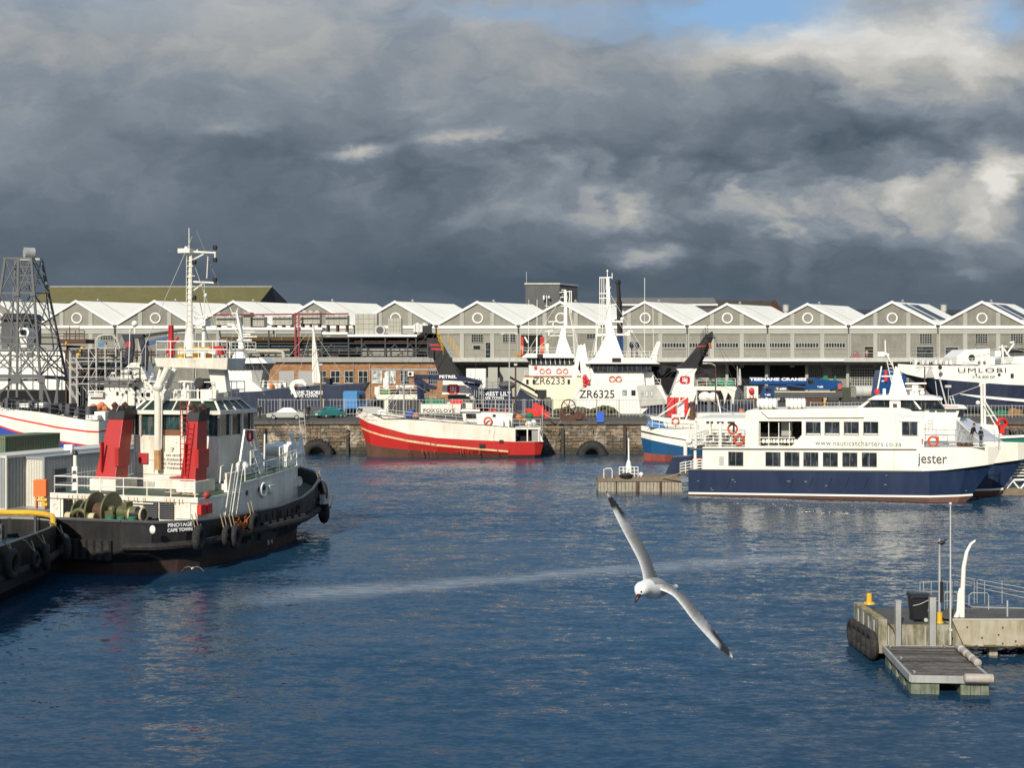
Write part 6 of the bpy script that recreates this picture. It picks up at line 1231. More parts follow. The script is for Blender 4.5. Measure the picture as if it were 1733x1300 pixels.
blob_part('orange_buoy', 878, 706, 1.5, .38, ORANGE, (1, .8, .7)); blob_part('green_net', 897, 704, 1.8, .4, paint('bright green net', (.01, .16, .06), .8), (.9, .8, 1)); blob_part('white_buoy', 895, 718, .8, .42, WHITEC); blob_part('white_buoy', 903, 716, 1.2, .36, WHITEC); blob_part('yellow_bin', 887, 712, 1.4, .3, paint('mustard tarpaulin', (.35, .22, .04), .8), (1, 1, 1)); blob_part('blue_net', 694, 703, 1.5, .6, OVERALL, (.9, .8, 1.2)); blob_part('pink_net', 703, 705, 1.5, .5, paint('pink net', (.5, .2, .17), .9, dirt=.5, scale=3), (1, 1, .9))
mb = MB(); t.pbox(mb, 639, 694, 654, 703, .8, 2); t.part('white_fish_box', mb, WHITEC, smooth=False)
mb = MB(); t.pbox(mb, 845, 745, 852, 750, -.06, .2); t.pbox(mb, 811, 752, 821, 758, -.06, .2); t.part('hull_openings', mb, BLACK, smooth=False)
# ================================================================ blue and white boat behind the ferry stern
t = TH('fishing_boat', 'blue and white fishing boat with a red waterline half hidden behind the ferry stern', 'fishing boat', (at(1180, 614, 146.7).x, 146.7, 0))
st = []
for px, hw, ys_, e in ((1089.5, .1, (722.5, 731, 734, 743, 769, 790), (0, 0, 0, 0, 4, 6)), (1105, 1.5, (724.5, 734, 737, 746.5, 770, 790), None), (1128, 2.4, (726.5, 739, 741, 751, 771, 790), None), (1160, 3.0, (727, 744, 746, 757, 772, 790), None), (1260, 3.0, (727, 746, 748, 760, 772, 790), None), (1330, 2.4, (727, 746, 748, 760, 772, 790), None)):
    r_ = []
    for k, y in enumerate(ys_): p = t.P(px+(e[k] if e else 0), y); r_.append((hw*(1, .98, .97, .95, .85, .55)[k], p.z, p.x))
    st.append((t.P(px, 700).x, r_))
mb = MB(); hull(mb, st); mb.v = [(x, y+3.0, z) for x, y, z in mb.v]; t.part('hull', mb, [WHITE, BLACK, WHITE, paint('cornflower blue hull', (.012, .085, .20), .4, dirt=.25), BOOTR], ang=60)
mb = MB(); deck(mb, st, lambda x, z: z-.4); mb.v = [(x, y+3.0, z) for x, y, z in mb.v]; t.part('deck', mb, DECKB)
mb = MB(); t.ppoly(mb, [(1100, 705), (1152, 711), (1180, 712), (1180, 728), (1126, 724), (1122, 714), (1102, 710)], .8, 5); t.part('upper_bulwark', mb, WHITE, smooth=False)
mb = MB(); t.ppoly(mb, [(1099, 723), (1102, 711), (1122, 714), (1126, 725)], 1.0, 4.5); t.part('blue_canvas', mb, MIDB, smooth=False)
mb = MB(); t.pbox(mb, 1180, 700, 1300, 728, 1, 5); t.part('deckhouse', mb, WHITE, smooth=False)
for x in (1196, 1214, 1232): win(t, x, 708, x+10, 716, .95, thick=.05)
mb = MB(); t.ptube(mb, 1176, 660, 1172, 712, 2.5, .22); t.ptube(mb, 1175, 664, 1098, 716, 2.5, .09); t.ptube(mb, 1178, 664, 1160, 712, 2, .08); t.ptube(mb, 1150, 660, 1150, 712, 3, .08); t.ptube(mb, 1214, 670, 1222, 712, 2, .08); t.part('mast', mb, WHITE)
mb = MB(); mb.rail([t.P(1104, 723, .9), t.P(1128, 725.5, .4), t.P(1180, 726, .2)], .8, .03, 2, .8); t.part('guard_rail', mb, WHITEC)
ring_part(t, t.P(1143, 713, .7), .36); mb = MB(); t.pbox(mb, 1138, 702, 1147, 708, 1, 2); t.pbox(mb, 1147, 682, 1158, 706, 3, 4); t.part('deck_box', mb, WHITEC, smooth=False)
mb = MB(); t.ptube(mb, 1172, 680, 1172, 712, 2, .3, n=8); t.part('rusty_samson_post', mb, RUST)
# ================================================================ ferry
a = at(1165, 839, 10.7*FPX/(839-HZ)); b = at(1636, 851, 10.7*FPX/(851-HZ)); ang = -17
t = TH('catamaran_ferry', 'white and navy passenger catamaran lettered jester lying at the right', 'ferry', (a.x, a.y, 0), ang)
FW = CREAM
ZS = {1165: .12, 1480: .31, 1573: .37, 1633: .45, 1683: .5}
FX_ = 2.5   # the far hull shows that much further forward
def catlow(y0, side):   # a slender hull between y0 and y0+2.3
    st = []; P = lambda px, py: t.P(px, py, 0)
    for px, fw, yt in ((1165, 1, 795), (1480, 1, 799), (1573, .96, 797.6), (1633, .62, 792), (1683, .06, 787)):
        top = P(px, yt); e = {1633: -8, 1683: -36}.get(px, 0); e2 = {1633: -12, 1683: -48, 1573: -2}.get(px, 0)
        st.append((top.x, [(1.15*fw, top.z), (1.13*fw if px < 1600 else .8*fw, ZS[px]+.15, P(px+e, 838).x), (1.12*fw if px < 1600 else .75*fw, ZS[px], P(px+e, 838).x), (1.05*fw, .02, P(px+e2, 840).x), (.7*fw, -.9, P(px+e2, 840).x)]))
    mb = MB(); hull(mb, st); mb.v = [(x+(FX_ if side else 0), y+y0+1.15, z) for x, y, z in mb.v]
    return mb
t.part('near_hull', catlow(0, 0), [NAVYF, WHITEC, BOOT, BOOT], ang=60); t.part('far_hull', catlow(5.9, 1), [NAVYF, WHITEC, BOOT, BOOT])
def upbow(y0):   # flared white bow over each hull
    P = lambda px, py: t.P(px, py, 0); st = []
    for px, fw, yt, yb in ((1550, 1, 757, 798.2), (1600, 1, 757, 796), (1640, .86, 757.2, 791.5), (1672, .5, 757.5, 788), (1697, .05, 757.8, 787)):
        a_ = P(px, yt); b_ = P(min(px, 1684)-(0 if px < 1690 else 1), yb); st.append((a_.x, [(1.15*min(1, fw*1.1), a_.z), (1.15*fw, b_.z, b_.x)]))
    mb = MB(); hull(mb, st, cap0=False); mb.v = [(x+(FX_ if y0 > 1 else 0), y+y0+1.15, z) for x, y, z in mb.v]; return mb
t.part('near_bow', upbow(0), FW); t.part('far_bow', upbow(5.9), FW)
mb = MB(); a0 = t.P(1169, 800, 0); b0 = t.P(1552, 798, 0); z1 = t.P(1300, 758, 0).z; t.ppoly(mb, [(1189, 757), (1551, 757.3), (1551, 798.4), (1189, 795.4)], .003, 8.2); t.part('main_cabin', mb, FW, smooth=False)
mb = MB(); t.ppoly(mb, [(1168, 794.2), (1560, 797.2), (1560, 799.4), (1168, 796.4)], -.05, .0); t.ppoly(mb, [(1167, 759), (1551, 760.2), (1551, 762), (1167, 761)], -.07, 8.25); t.part('rubbing_strake', mb, DGREY, smooth=False)
mb = MB(); t.ppoly(mb, [(1551, 757.5), (1672, 758), (1660, 765), (1551, 765)], 1.2, 7.4); t.part('bridge_deck', mb, LGREY, smooth=False)
for i, (x, y0, y1) in enumerate(((1233, 765.5, 788), (1296, 766, 788.7), (1328, 766, 788.8), (1360, 766.3, 789), (1393, 766.6, 789.2), (1426, 766.8, 789.5), (1459, 767, 789.7))): win(t, x, y0, x+24.5, y1, -.01, thick=.035, mull=2, fr=GREY)
mb = MB(); t.pbox(mb, 1217, 773, 1225, 788, -.02, .0); t.part('side_panel', mb, LGREY, smooth=False)
# upper cabin, with the open promenade cut through its side
mb = MB()
t.ppoly(mb, [(1262, 697), (1284, 697.2), (1284, 757), (1262, 757)], .03, .12); t.ppoly(mb, [(1284, 697.2), (1527, 692), (1540, 693), (1563, 712), (1563, 757.3), (1562, 713), (1284, 713)], .03, .12)
t.ppoly(mb, [(1357, 713), (1564, 712), (1564, 757.3), (1338, 757), (1357, 736)], .03, .12); t.ppoly(mb, [(1284, 755), (1340, 755), (1340, 757.2), (1284, 757)], .03, .12)
t.part('upper_side', mb, FW, smooth=False)
mb = MB(); t.ppoly(mb, [(1357, 697), (1563, 697), (1563, 757), (1357, 757)], .12, 8.1); t.ppoly(mb, [(1262, 697), (1357, 697), (1357, 711), (1262, 711)], .2, 8.1); t.ppoly(mb, [(1262, 711), (1357, 711), (1357, 757), (1262, 757)], 7.9, 8.1); t.part('upper_cabin', mb, FW, smooth=False)
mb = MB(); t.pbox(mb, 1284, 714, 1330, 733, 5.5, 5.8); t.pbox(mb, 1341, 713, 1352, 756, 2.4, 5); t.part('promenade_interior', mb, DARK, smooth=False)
mb = MB(); t.pbox(mb, 1322, 713, 1340, 738, 1.4, 3.4); t.part('stair_casing', mb, GREY, smooth=False)
mb = MB()
for x in (1286, 1301, 1318, 1336): t.ptube(mb, x, 713, x, 756, .3, .035)
for y in (741, 748): t.ptube(mb, 1285, y, 1345, y, .3, .04)
for x in range(1290, 1345, 6): t.pbox(mb, x, 744, x+4, 750, 1.2, 1.8)
t.part('promenade_rail_and_seats', mb, WHITEC)
for x in (1364, 1396, 1428.5, 1461.5): win(t, x, 714.5, x+24.5, 736, .02, thick=.035, mull=2, fr=GREY)
win(t, 1527, 714, 1552, 736.5, .02, thick=.05, mull=2, fr=GREY)
mb = MB(); t.ppoly(mb, [(1521, 713), (1524, 711), (1557, 711), (1560, 714), (1560, 745), (1558, 745), (1557, 714), (1523, 713.5)], -.04, .02); t.part('raised_trim', mb, WHITEC, smooth=False)
t.ptxt('website_lettering', 'www.nauticatcharters.co.za', 1452, 751, .015, .42, paint('grey lettering', (.07, .085, .10), .5), sx=.93, space=1.07)
t.ptxt('name_lettering', 'jester', 1578, 777, -.03, .80, paint('grey lettering'  , (.06, .075, .09)), sx=.84, bold=.012)
# stains, scuffs and fittings on the near side
mb = MB(); rs = random.Random(12)
for k in range(11):
    x = rs.uniform(1175, 1640); y = rs.uniform(803, 832); L = rs.uniform(1.5, 7); t.pbox(mb, x, y, x+L, y+rs.uniform(.25, .45), -.012 if x < 1560 else .05, .02)
t.part('pale_scuffs', mb, LGREY, smooth=False)
mb = MB()
for x in (1262, 1345, 1430, 1512, 1556): t.pbox(mb, x, 763, x+.7, 795, -.009, .004)
for x in (1375, 1445, 1515): t.pbox(mb, x, 698, x+.6, 712, .018, .035)
t.part('plate_seams', mb, paint('seam shadow cream', (.55, .51, .4), .6), smooth=False)
mb = MB()
for x in (1364, 1396, 1428.5, 1461.5): t.pbox(mb, x+1, 734, x+24, 735.6, .01, .035)
t.part('sill_trim', mb, WHITEC, smooth=False)
# aft open deck
mb = MB(); t.ppoly(mb, [(1176, 708), (1262, 708), (1262, 714), (1176, 713)], .0, 8.2); t.part('aft_deck_roof', mb, FW, smooth=False)
mb = MB()
for x in (1177, 1219): 
    for d in (.15, 7.9): a = t.P(x, 758, .1); b = t.P(x, 713, .1); mb.box(a.x-.08, a.x+.08, d, d+.14, a.z, b.z)
for d in (.1, 7.9):
    a = t.P(1176, 795, 0); mb.box(a.x-.1, a.x+.1, d, d+.16, a.z-1, t.P(1176, 758, 0).z)
t.part('roof_pillars', mb, FW, smooth=False)
mb = MB(); zA = t.P(1176, 758, 0).z; xa = t.P(1172, 758, 0).x; xb = t.P(1261, 758, 0).x
mb.rail([(xb, .1, zA), (xa, .1, zA), (xa, 8.1, zA), (xb, 8.1, zA)], 1.05, .025, 4, 1.1); t.part('aft_deck_rail', mb, WHITEC)
mb = MB()
for k in range(5):
    for j in range(3): x = xb-1.0-k*.7; mb.box(x, x+.4, 1.2+j*2.3, 2.9+j*2.3, zA+.38, zA+.45); mb.box(x+.36, x+.42, 1.2+j*2.3, 2.9+j*2.3, zA+.45, zA+.85)
t.part('deck_benches', mb, WHITEC, smooth=False)
ring_part(t, t.P(1240, 726, .8), .36); ring_part(t, t.P(1251, 745, .05), .36)
# stern platform, stairs and fin of the far hull
mb = MB(); t.ppoly(mb, [(1125, 805), (1138, 773), (1170, 771), (1172, 806)], 6.6, 8.2); t.part('far_stern_fin', mb, NAVYF, smooth=False, bevel=.05)
mb = MB(); t.ppoly(mb, [(1152, 800), (1189, 796), (1189, 800), (1152, 806)], .2, 8); t.part('stern_platform', mb, DECKB, smooth=False)
mb = MB(); mb.rail([t.P(1151, 803, .1), t.P(1188, 796, .1)], .9, .03, 4, .5); a = t.P(1151, 803, .1); mb.rail([a, a+V((0, 3, 0))], .9, .03, 4, .6); mb.rail([t.P(1173, 796, .2), t.P(1188, 796, .2)], .9, .025, 4, .4); t.part('stern_rail', mb, WHITEC)
mb = MB(); t.ptube(mb, 1160, 752, 1160, 771, 1.5, .16, n=8); t.ptube(mb, 1163, 740, 1163, 752, 1.5, .05); t.pbox(mb, 1157, 737, 1166, 740, 1.4, 1.6); mb.ball(t.P(1166, 747, 1.5), .3, 8, 6); t.part('stern_light_column', mb, WHITEC)
# roof: raft canisters, bridge
mb = MB(); t.ppoly(mb, [(1262, 697), (1266, 694.5), (1480, 690.5), (1527, 691), (1540, 694), (1300, 697)], .5, 7.8); t.ppoly(mb, [(1262, 699), (1290, 699), (1302, 708.5), (1262, 708.5)], .012, .029); t.part('cabin_roof', mb, FW, smooth=False)
mb = MB(); t.ptube(mb, 1300, 708, 1462, 707.6, .0, .035); t.ptube(mb, 1288, 697, 1300, 708, .0, .035); t.part('gutter_trim', mb, DGREY)
for x0, x1 in ((1281, 1316), (1330, 1364)):
    c = [t.P(x0+5, 683, 1.5), t.P(x0+1, 683, 1.5), t.P(x1-1, 683, 1.5), t.P(x1-5, 683, 1.5)]
    mb = MB(); r_ = .40; ax = [t.P(x0, 683, 1.5), t.P(x0+2, 683, 1.5), t.P(x1-2, 683, 1.5), t.P(x1, 683, 1.5)]; mb.path(ax, [.28, .42, .42, .28], 16); o = t.part('life_raft_canister', mb, WHITEC)
    mb = MB()
    for k in (6, 13, 20, 27): p = t.P(x0+k, 683, 1.5); mb.torus(p, .425, .02, (1, 0, 0), 18, 5)
    t.part('strap', mb, DGREY, parent=o)
    mb = MB()
    for x in (x0+6, x1-6): p = t.P(x, 694, 1.5); mb.box(p.x-.06, p.x+.06, 1.1, 1.9, p.z-.1, p.z+.22)
    t.part('raft_cradle', mb, DGREY, smooth=False)
mb = MB(); t.ppoly(mb, [(1452, 692), (1476, 676.5), (1585, 676.5), (1600, 693)], 1.6, 6.6); t.part('bridge_windows', mb, GLASS, smooth=False)
mb = MB(); t.ppoly(mb, [(1505.5, 692), (1505.5, 679), (1508, 677), (1521, 677), (1524, 679), (1524, 692)], 1.5, 1.58); t.ppoly(mb, [(1446, 693.5), (1473, 675), (1477, 675), (1456, 693)], 1.55, 6.6); t.ppoly(mb, [(1544, 677), (1547, 677), (1560, 693), (1556, 693)], 1.52, 1.58); o = t.part('bridge_frames', mb, FW, smooth=False)
win(t, 1511.5, 684, 1517.5, 695, 1.48, thick=.03)
mb = MB(); t.ppoly(mb, [(1467, 677), (1482, 670), (1578, 671), (1596, 675.5), (1594, 678)], 1.3, 6.9); t.part('bridge_roof', mb, WHITEC, smooth=False, bevel=.04)
mb = MB(); t.ppoly(mb, [(1504, 670), (1515, 620), (1520, 622), (1536, 670)], 3.3, 4.6); t.ppoly(mb, [(1499, 597), (1501, 597), (1514, 626), (1518, 640), (1511, 622)], 3.8, 4.0)
t.ptube(mb, 1498, 576, 1498.5, 601, 3.9, .05); t.ptube(mb, 1490, 598, 1505, 601, 3.9, .07); t.ptube(mb, 1488, 637, 1526, 637, 3.6, .06); t.ptube(mb, 1510, 637, 1510, 668, 3.2, .04); t.ptube(mb, 1483, 672, 1492, 620, 3.2, .06)
mb.ladder(t.P(1518, 668, 3.2), t.P(1505, 610, 3.5), .4, .3, .03); t.part('mast', mb, WHITEC)
mb = MB(); t.ptube(mb, 1532, 649.5, 1568, 649, 3.4, .07); t.ptube(mb, 1530, 658, 1564, 659, 3.4, .06); t.pbox(mb, 1544, 652, 1554, 662, 3.2, 3.8); mb.ball(t.P(1551, 667, 3.4), .22); mb.ball(t.P(1561, 665, 3.4), .2); t.pbox(mb, 1540, 662, 1546, 671, 3.2, 3.6); t.pbox(mb, 1494, 658, 1499, 669, 3, 3.3); t.part('radar_scanner', mb, WHITEC)
mb = MB(); mb.ball(t.P(1484, 663, 2.5), .22, 8, 6); t.part('red_lantern', mb, REDB)
mb = MB(); mb.ball(t.P(1495, 696, 1.2), .12, 8, 6); t.ptube(mb, 1494, 697, 1493, 706, 1.2, .05); t.part('red_flag', mb, REDB)
mb = MB(); t.ptube(mb, 1530, 703.5, 1556, 704, .0, .05); t.ptube(mb, 1521, 698, 1530, 707, -.0, .05); t.part('handrail', mb, WHITEC)
zD = t.P(1640, 757.3, 0).z; xD = t.P(1640, 757, 0).x
mb = MB(); q = [t.P(1567, 757, .1), t.P(1640, 757, .1), t.P(1690, 757.4, .7)]; q.append(V((q[-1].x+.1, 1.2, q[-1].z))); mb.rail(q, .95, .022, 2, 1.3); e = t.P(1690, 757.4, .7); mb.rail([(e.x, 7.5, e.z), (e.x-3, 8.1, e.z), (e.x-6, 8.1, e.z)], .95, .022, 2, 1.3); t.part('bow_rail', mb, STEEL)
mb = MB(); mb.add([(t.P(1551, 757).x, .1, zD-.02), (e.x-1, .1, zD-.02), (e.x-1, 2.2, zD-.02), (e.x-4, 2.3, zD-.02), (e.x-4, 6, zD-.02), (e.x-1, 6, zD-.02), (e.x-1, 8.1, zD-.02), (t.P(1551, 757).x, 8.1, zD-.02)], [tuple(range(8))]); t.part('foredeck', mb, LGREY, smooth=False)
ring_part(t, t.P(1579, 747, .02), .34); mb = MB(); t.pbox(mb, 1585, 739, 1589, 751, .0, .2); t.pbox(mb, 1560, 743, 1562, 751, -.05, .1); t.part('red_bag', mb, REDB, smooth=False)
mb = MB(); rg2 = random.Random(2)
for k in range(14): p = t.P(1622+k*1.7, 755-rg2.uniform(0, 3), 1+rg2.uniform(0, 1.5)); mb.ball(p, .16, 6, 4)
t.part('coiled_rope', mb, RUST)
mb = MB()
for x in (1233, 1340, 1372, 1404, 1433, 1466): t.ptube(mb, x+4, 809, x-3, 826, .0, .03, n=4)
t.part('hull_scrapes', mb, DARK)
for i, (px, py, dd, lb, kk) in enumerate(((1644, 755, 2.0, 'person in a dark jacket leaning forward on the ferry foredeck, left one of two', 'lean'), (1660, 757, 1.5, 'person in a dark jacket crouching low by the ferry bow rail, right one of two', 'stand'))):
    p = t.P(px, py, dd); w = t.M @ V((p.x, dd, zD-.02)); person(lb, w, 40 if i == 0 else 120, 1.72 if i == 0 else 1.45, pose=kk, legs=paint('pale jeans', (.25, .25, .25), .8) if i == 0 else JEANS)
JES = t
# ================================================================ white motor boat and green boat behind the ferry bow
t = TH('motor_yacht', 'white motor boat with slanted wheelhouse windows moored just behind the ferry bow', 'motor boat', (at(1620, 614, 121).x, 121, 0), -8)
mb = MB(); t.ppoly(mb, [(1563, 766), (1563, 698), (1618, 698), (1622, 712), (1668, 757), (1668, 770)], 0, 3.4); t.part('near_side', mb, WHITEC, smooth=False)
mb = MB(); 
A, B = t.P(1618, 710, 0), t.P(1668, 757, 0); C1, D1 = t.P(1640, 708, 3.4), t.P(1712, 757, 3.4)
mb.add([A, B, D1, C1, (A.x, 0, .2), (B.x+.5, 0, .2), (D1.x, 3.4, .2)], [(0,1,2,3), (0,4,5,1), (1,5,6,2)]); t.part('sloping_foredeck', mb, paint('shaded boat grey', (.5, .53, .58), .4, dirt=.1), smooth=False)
mb = MB(); t.ppoly(mb, [(1565, 700), (1565, 686), (1632, 686), (1624, 712), (1565, 712)], .25, 3.2); t.part('wheelhouse', mb, WHITEC, smooth=False)
for x0, x1 in ((1573.5, 1581.5), (1586, 1598), (1602, 1617)): win(t, x0, 696, x1, 706.5, .22, thick=.05, fr=DGREY)
mb = MB(); t.ppoly(mb, [(1620, 706), (1624, 694), (1633, 694), (1630, 706)], .2, .4); t.part('front_window', mb, GLASS, smooth=False)
mb = MB(); t.ppoly(mb, [(1563, 692), (1567, 687), (1634, 688), (1637, 692)], -.1, 3.5); t.part('roof', mb, WHITEC, smooth=False); mb = MB(); t.ppoly(mb, [(1588, 687), (1622, 687.6), (1622, 688.8), (1588, 688.4)], -.14, -.101); t.part('red_trim', mb, REDB, smooth=False)
mb = MB(); t.ptube(mb, 1590, 640, 1602, 686, 1.5, .07); t.ptube(mb, 1583, 645, 1588, 686, 1.8, .04)
for x in (1585, 1607): t.ptube(mb, x, 670, x+5, 687, 1.0, .04); t.ptube(mb, x+5, 670, x+10, 687, 1.0, .04); t.ptube(mb, x, 676, x+8, 676, 1, .03)
t.ptube(mb, 1605, 655, 1605, 686, 2, .025); t.pbox(mb, 1600, 652, 1610, 656, 1.8, 2.2); t.part('mast', mb, LGREY)
mb = MB(); mb.ladder(t.P(1575, 731, -.05), t.P(1575, 708, -.05), .36, .22, .02); mb.ladder(t.P(1563.5, 745, -.1), t.P(1563.5, 715, -.1), .3, .22, .02); t.part('ladder', mb, LGREY)
t = TH('fishing_boat', 'small green and white fishing boat with a red net winch at the right edge', 'fishing boat', (at(1700, 614, 127).x, 127, 0))
st = []
for px, hw, yt in ((1830, 1.8, 733), (1733, 1.9, 736), (1700, 1.7, 738), (1670, 1.3, 740), (1640, .6, 739)):
    a = t.P(px, yt); z = lambda y: t.P(px, y).z; st.append((a.x, [(hw, a.z), (hw*.98, z(yt+4.5)), (hw*.97, z(yt+6.5)), (hw*.93, z(yt+17)), (hw*.7, -.5)]))
mb = MB(); hull(mb, st); mb.v = [(x, y+1.9, z) for x, y, z in mb.v]; t.part('hull', mb, [WHITEC, BLACK, paint('sea green paint', (.015, .17, .13), .4, dirt=.2), BLACK])
mb = MB(); deck(mb, st, lambda x, z: z-.2); mb.v = [(x, y+1.9, z) for x, y, z in mb.v]; t.part('deck', mb, WHITEC)
mb = MB(); t.ppoly(mb, [(1655, 740), (1660, 718), (1688, 720), (1692, 740)], .8, 3); t.part('deckhouse', mb, WHITEC, smooth=False)
mb = MB(); t.ptube(mb, 1661, 650, 1662, 720, 1.5, .12); t.ptube(mb, 1666, 646, 1667, 720, 1.5, .12); t.ptube(mb, 1657, 650, 1671, 648, 1.5, .08); t.ptube(mb, 1657, 654, 1664, 644, 1.5, .05); t.ptube(mb, 1667, 680, 1692, 718, 1.2, .07); t.ptube(mb, 1664, 684, 1686, 722, 1.2, .06); t.ptube(mb, 1668, 704, 1682, 704, 1.2, .05); mb.ball(t.P(1655, 682, 1.3), .22); t.ptube(mb, 1661, 652, 1606, 672, 1.5, .02); t.part('mast', mb, WHITE)
mb = MB(); c = t.P(1697, 716, 1); mb.torus(c, .42, .1, (0, 1, .2), 14, 6); mb.torus(c+V((0, .5, 0)), .42, .1, (0, 1, .2), 14, 6); t.pbox(mb, 1693, 720, 1700, 734, 1, 1.5); t.pbox(mb, 1706, 728, 1714, 735, 1, 2); t.part('red_winch', mb, REDB)
mb = MB()
for k in range(14): x = rg.uniform(1702, 1733); t.pbox(mb, x, 730+rg.uniform(-3, 2), x+rg.uniform(1.5, 4), 737, .6, 1.8)
t.part('deck_gear', mb, DGREY, smooth=False)
# ================================================================ floating pontoon left of the ferry and gangway at the right edge
t = TH('floating_pontoon', 'long low floating pontoon with pale panelled side beside the ferry stern', 'pontoon', (at(1086, 614, 113).x, 113, 0))
mb = MB(); t.pbox(mb, 1042, 808, 1152, 815, 0, 3.2); t.pbox(mb, 1012, 810, 1042, 816, .1, 3.0); t.part('deck', mb, WOOD, smooth=False)
for x0, x1 in ((1013, 1042), (1044, 1077), (1082, 1116), (1120, 1154)): mb = MB(); a = t.P(x0, 815.2, .1); b = t.P(x1, 832, .1); mb.box(a.x, b.x, .1, 3, -.4, a.z); t.part('float', mb, paint('pale pontoon panel', (.36, .33, .25), .7, dirt=.5, scale=2), smooth=False)
mb = MB()
for x in range(1016, 1152, 6): p = t.P(x, 820, .08); mb.box(p.x-.015, p.x+.015, .07, .099, .05, t.P(x, 815.5, .08).z)
for x in (1079.5, 1118): p = t.P(x, 820, 0); mb.box(p.x-.08, p.x+.08, -.05, .09, 0, t.P(x, 815, 0).z)
t.part('panel_joints', mb, RUST, smooth=False)
mb = MB(); mb.rail([t.P(1048, 808, .4), t.P(1080, 808, .4)], .85, .03, 3, .3); mb.rail([t.P(1048, 808, 1.8), t.P(1080, 808, 1.8)], .85, .03, 3, .4); mb.path([t.P(x, y, .3) for x, y in ((1022, 810), (1022, 795), (1026, 793), (1034, 793), (1036, 796), (1036, 810))], .035); t.part('railing', mb, WHITEC)
mb = MB(); mb.torus(t.P(1059, 806, .1), .42, .16, (0, .3, 1), 18, 8); t.part('tyre', mb, RUBBER); mb = MB(); mb.ball(t.P(1085, 803, .5), .18); mb.tube(t.P(1085, 808, .5), t.P(1085, 803, .5), .08); t.part('mooring_bollard', mb, WHITEC)
t = TH('beacon_post', 'slender white beacon post with bottle shaped base on the floating pontoon', 'beacon', (at(1064, 614, 114).x, 114, t.P(1064, 808, 1).z)); s_ = 114/FPX
mb = MB(); mb.path([(0, 0, 0), (0, 0, 18*s_), (0, 0, 26*s_), (0, 0, 30*s_), (0, 0, 60*s_), (0, 0, 66*s_)], [5*s_, 5*s_, 3.4*s_, 1.4*s_, 1.1*s_, 1.4*s_], 10); t.part('post', mb, WHITEC)
t = TH('gangway', 'white trussed gangway over a floating walkway beyond the ferry bows at the right edge', 'gangway', (at(1712, 614, 110).x, 110, 0))
mb = MB(); a = t.P(1688, 831, 0); b = t.P(1790, 845, 0); mb.box(a.x, b.x, 0, 2.4, -.2, .55); t.part('float', mb, WOOD, smooth=False)
mb = MB()
for y in (786, 791, 796, 801, 806): t.ptube(mb, 1704+(y-786)*-.6, y, 1790, y-1, .3, .05)
xs = list(range(1690, 1792, 12))
for i in range(len(xs)-1): t.ptube(mb, xs[i], 829 if i % 2 else 814, xs[i+1], 814 if i % 2 else 829, .2, .07)
t.ptube(mb, 1700, 813, 1790, 811, .2, .09); t.ptube(mb, 1688, 829.5, 1790, 829, .2, .06); t.ptube(mb, 1704, 813, 1716, 780, .3, .05); t.part('truss', mb, WHITEC)
# ================================================================ tug
t = TH('harbour_tug', 'black hulled harbour tug with white bridge and two red funnels lettered PINOTAGE', 'tug', (-20.55, 72.2, 0), 72)
T = t
def hitp(t, px, py, p0, n):
    a, d = t._ray(px, py); n = V(n); return a+d*((V(p0)-a).dot(n)/d.dot(n))
TS = [(-3.2, 2.0, 2.7), (-2.6, 3.4, 2.62), (-1.2, 4.55, 2.55), (0, 4.85, 2.5), (3, 5, 2.42), (8, 5, 2.42), (11, 4.95, 2.65), (12.8, 4.7, 2.95), (14.5, 4.25, 3.3), (16.2, 3.5, 3.5), (17.6, 2.4, 3.62), (18.7, .9, 3.78), (18.9, .1, 3.8)]
st = []
for x, hw, zt in TS:
    k = 1 if x < 12 else 1-.035*(x-12); kw = 1 if x < 9 else max(.3, 1-.055*(x-9)); e = 0 if x < 15 else -(x-15)*.35
    if x < 0: kw = 1+x*.06
    st.append((x, [(hw, zt), (hw*(.99 if x < 12 else .97), 1.6), (hw*.98*k, 1.25), (hw*.96*kw, .62, x+e), (hw*.93*kw, -.1, x+e*1.3), (hw*.6*kw, -1.2, x+e*2)]))
mb = MB(); hull(mb, st); BOOTD = paint('shade darkened brown boot paint', (.05, .024, .018), .8, dirt=.6, dcol=(.02, .015, .012), scale=1.2)  # brown boot paint, darkened to carry the shadow at the stern
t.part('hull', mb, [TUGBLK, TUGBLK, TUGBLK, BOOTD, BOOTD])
mb = MB(); deck(mb, st, lambda x, z: 1.62 if x < 12 else 1.62+(x-12)*.2, .05); t.part('main_deck', mb, DECKB)
mb = MB()
for sg in (-1, 1): mb.path([(x, sg*hw, z+.03) for x, hw, z in TS[:-1]], .09, 6)
mb.tube((TS[0][0], -2, 2.73), (TS[0][0], 2, 2.73), .09); t.part('bulwark_cap', mb, DGREY)
mb = MB()
for sg in (-1, 1): mb.path([(x, sg*(hw*(1 if x < 12 else .97)+.12), 1.42+(0 if x < 11 else (x-11)*.045)) for x, hw, z in TS[:-1]], .2, 8)
t.part('rubbing_belt', mb, RUBBER)
for q in range(11):
    f = q/10; px = 132+f*85
    mb = MB(); y = 3.3-f*4.6; x = -3.1 if abs(y) < 2 else -3.1+(abs(y)-2)*.42
    mb.tube((x-.2, y, 1.75), (x-.2, y, .75), .22, n=10); t.part('stern_fender', mb, RUBBER)
HW_ = paint('tug white paint', (.80, .78, .69), .45, dirt=.45, dcol=(.5, .42, .3), rust=.3, scale=.8)
mb = MB(); mb.box(0, 4.7, -4.45, 4.45, 1.62, 3.5); t.part('aft_house', mb, HW_, smooth=False)
mb = MB(); mb.box(-.08, 4.75, -4.5, 4.5, 3.5, 3.62); mb.box(-.1, -.02, -4.52, 4.52, 3.42, 3.7); t.part('deck_edge', mb, HW_, smooth=False)
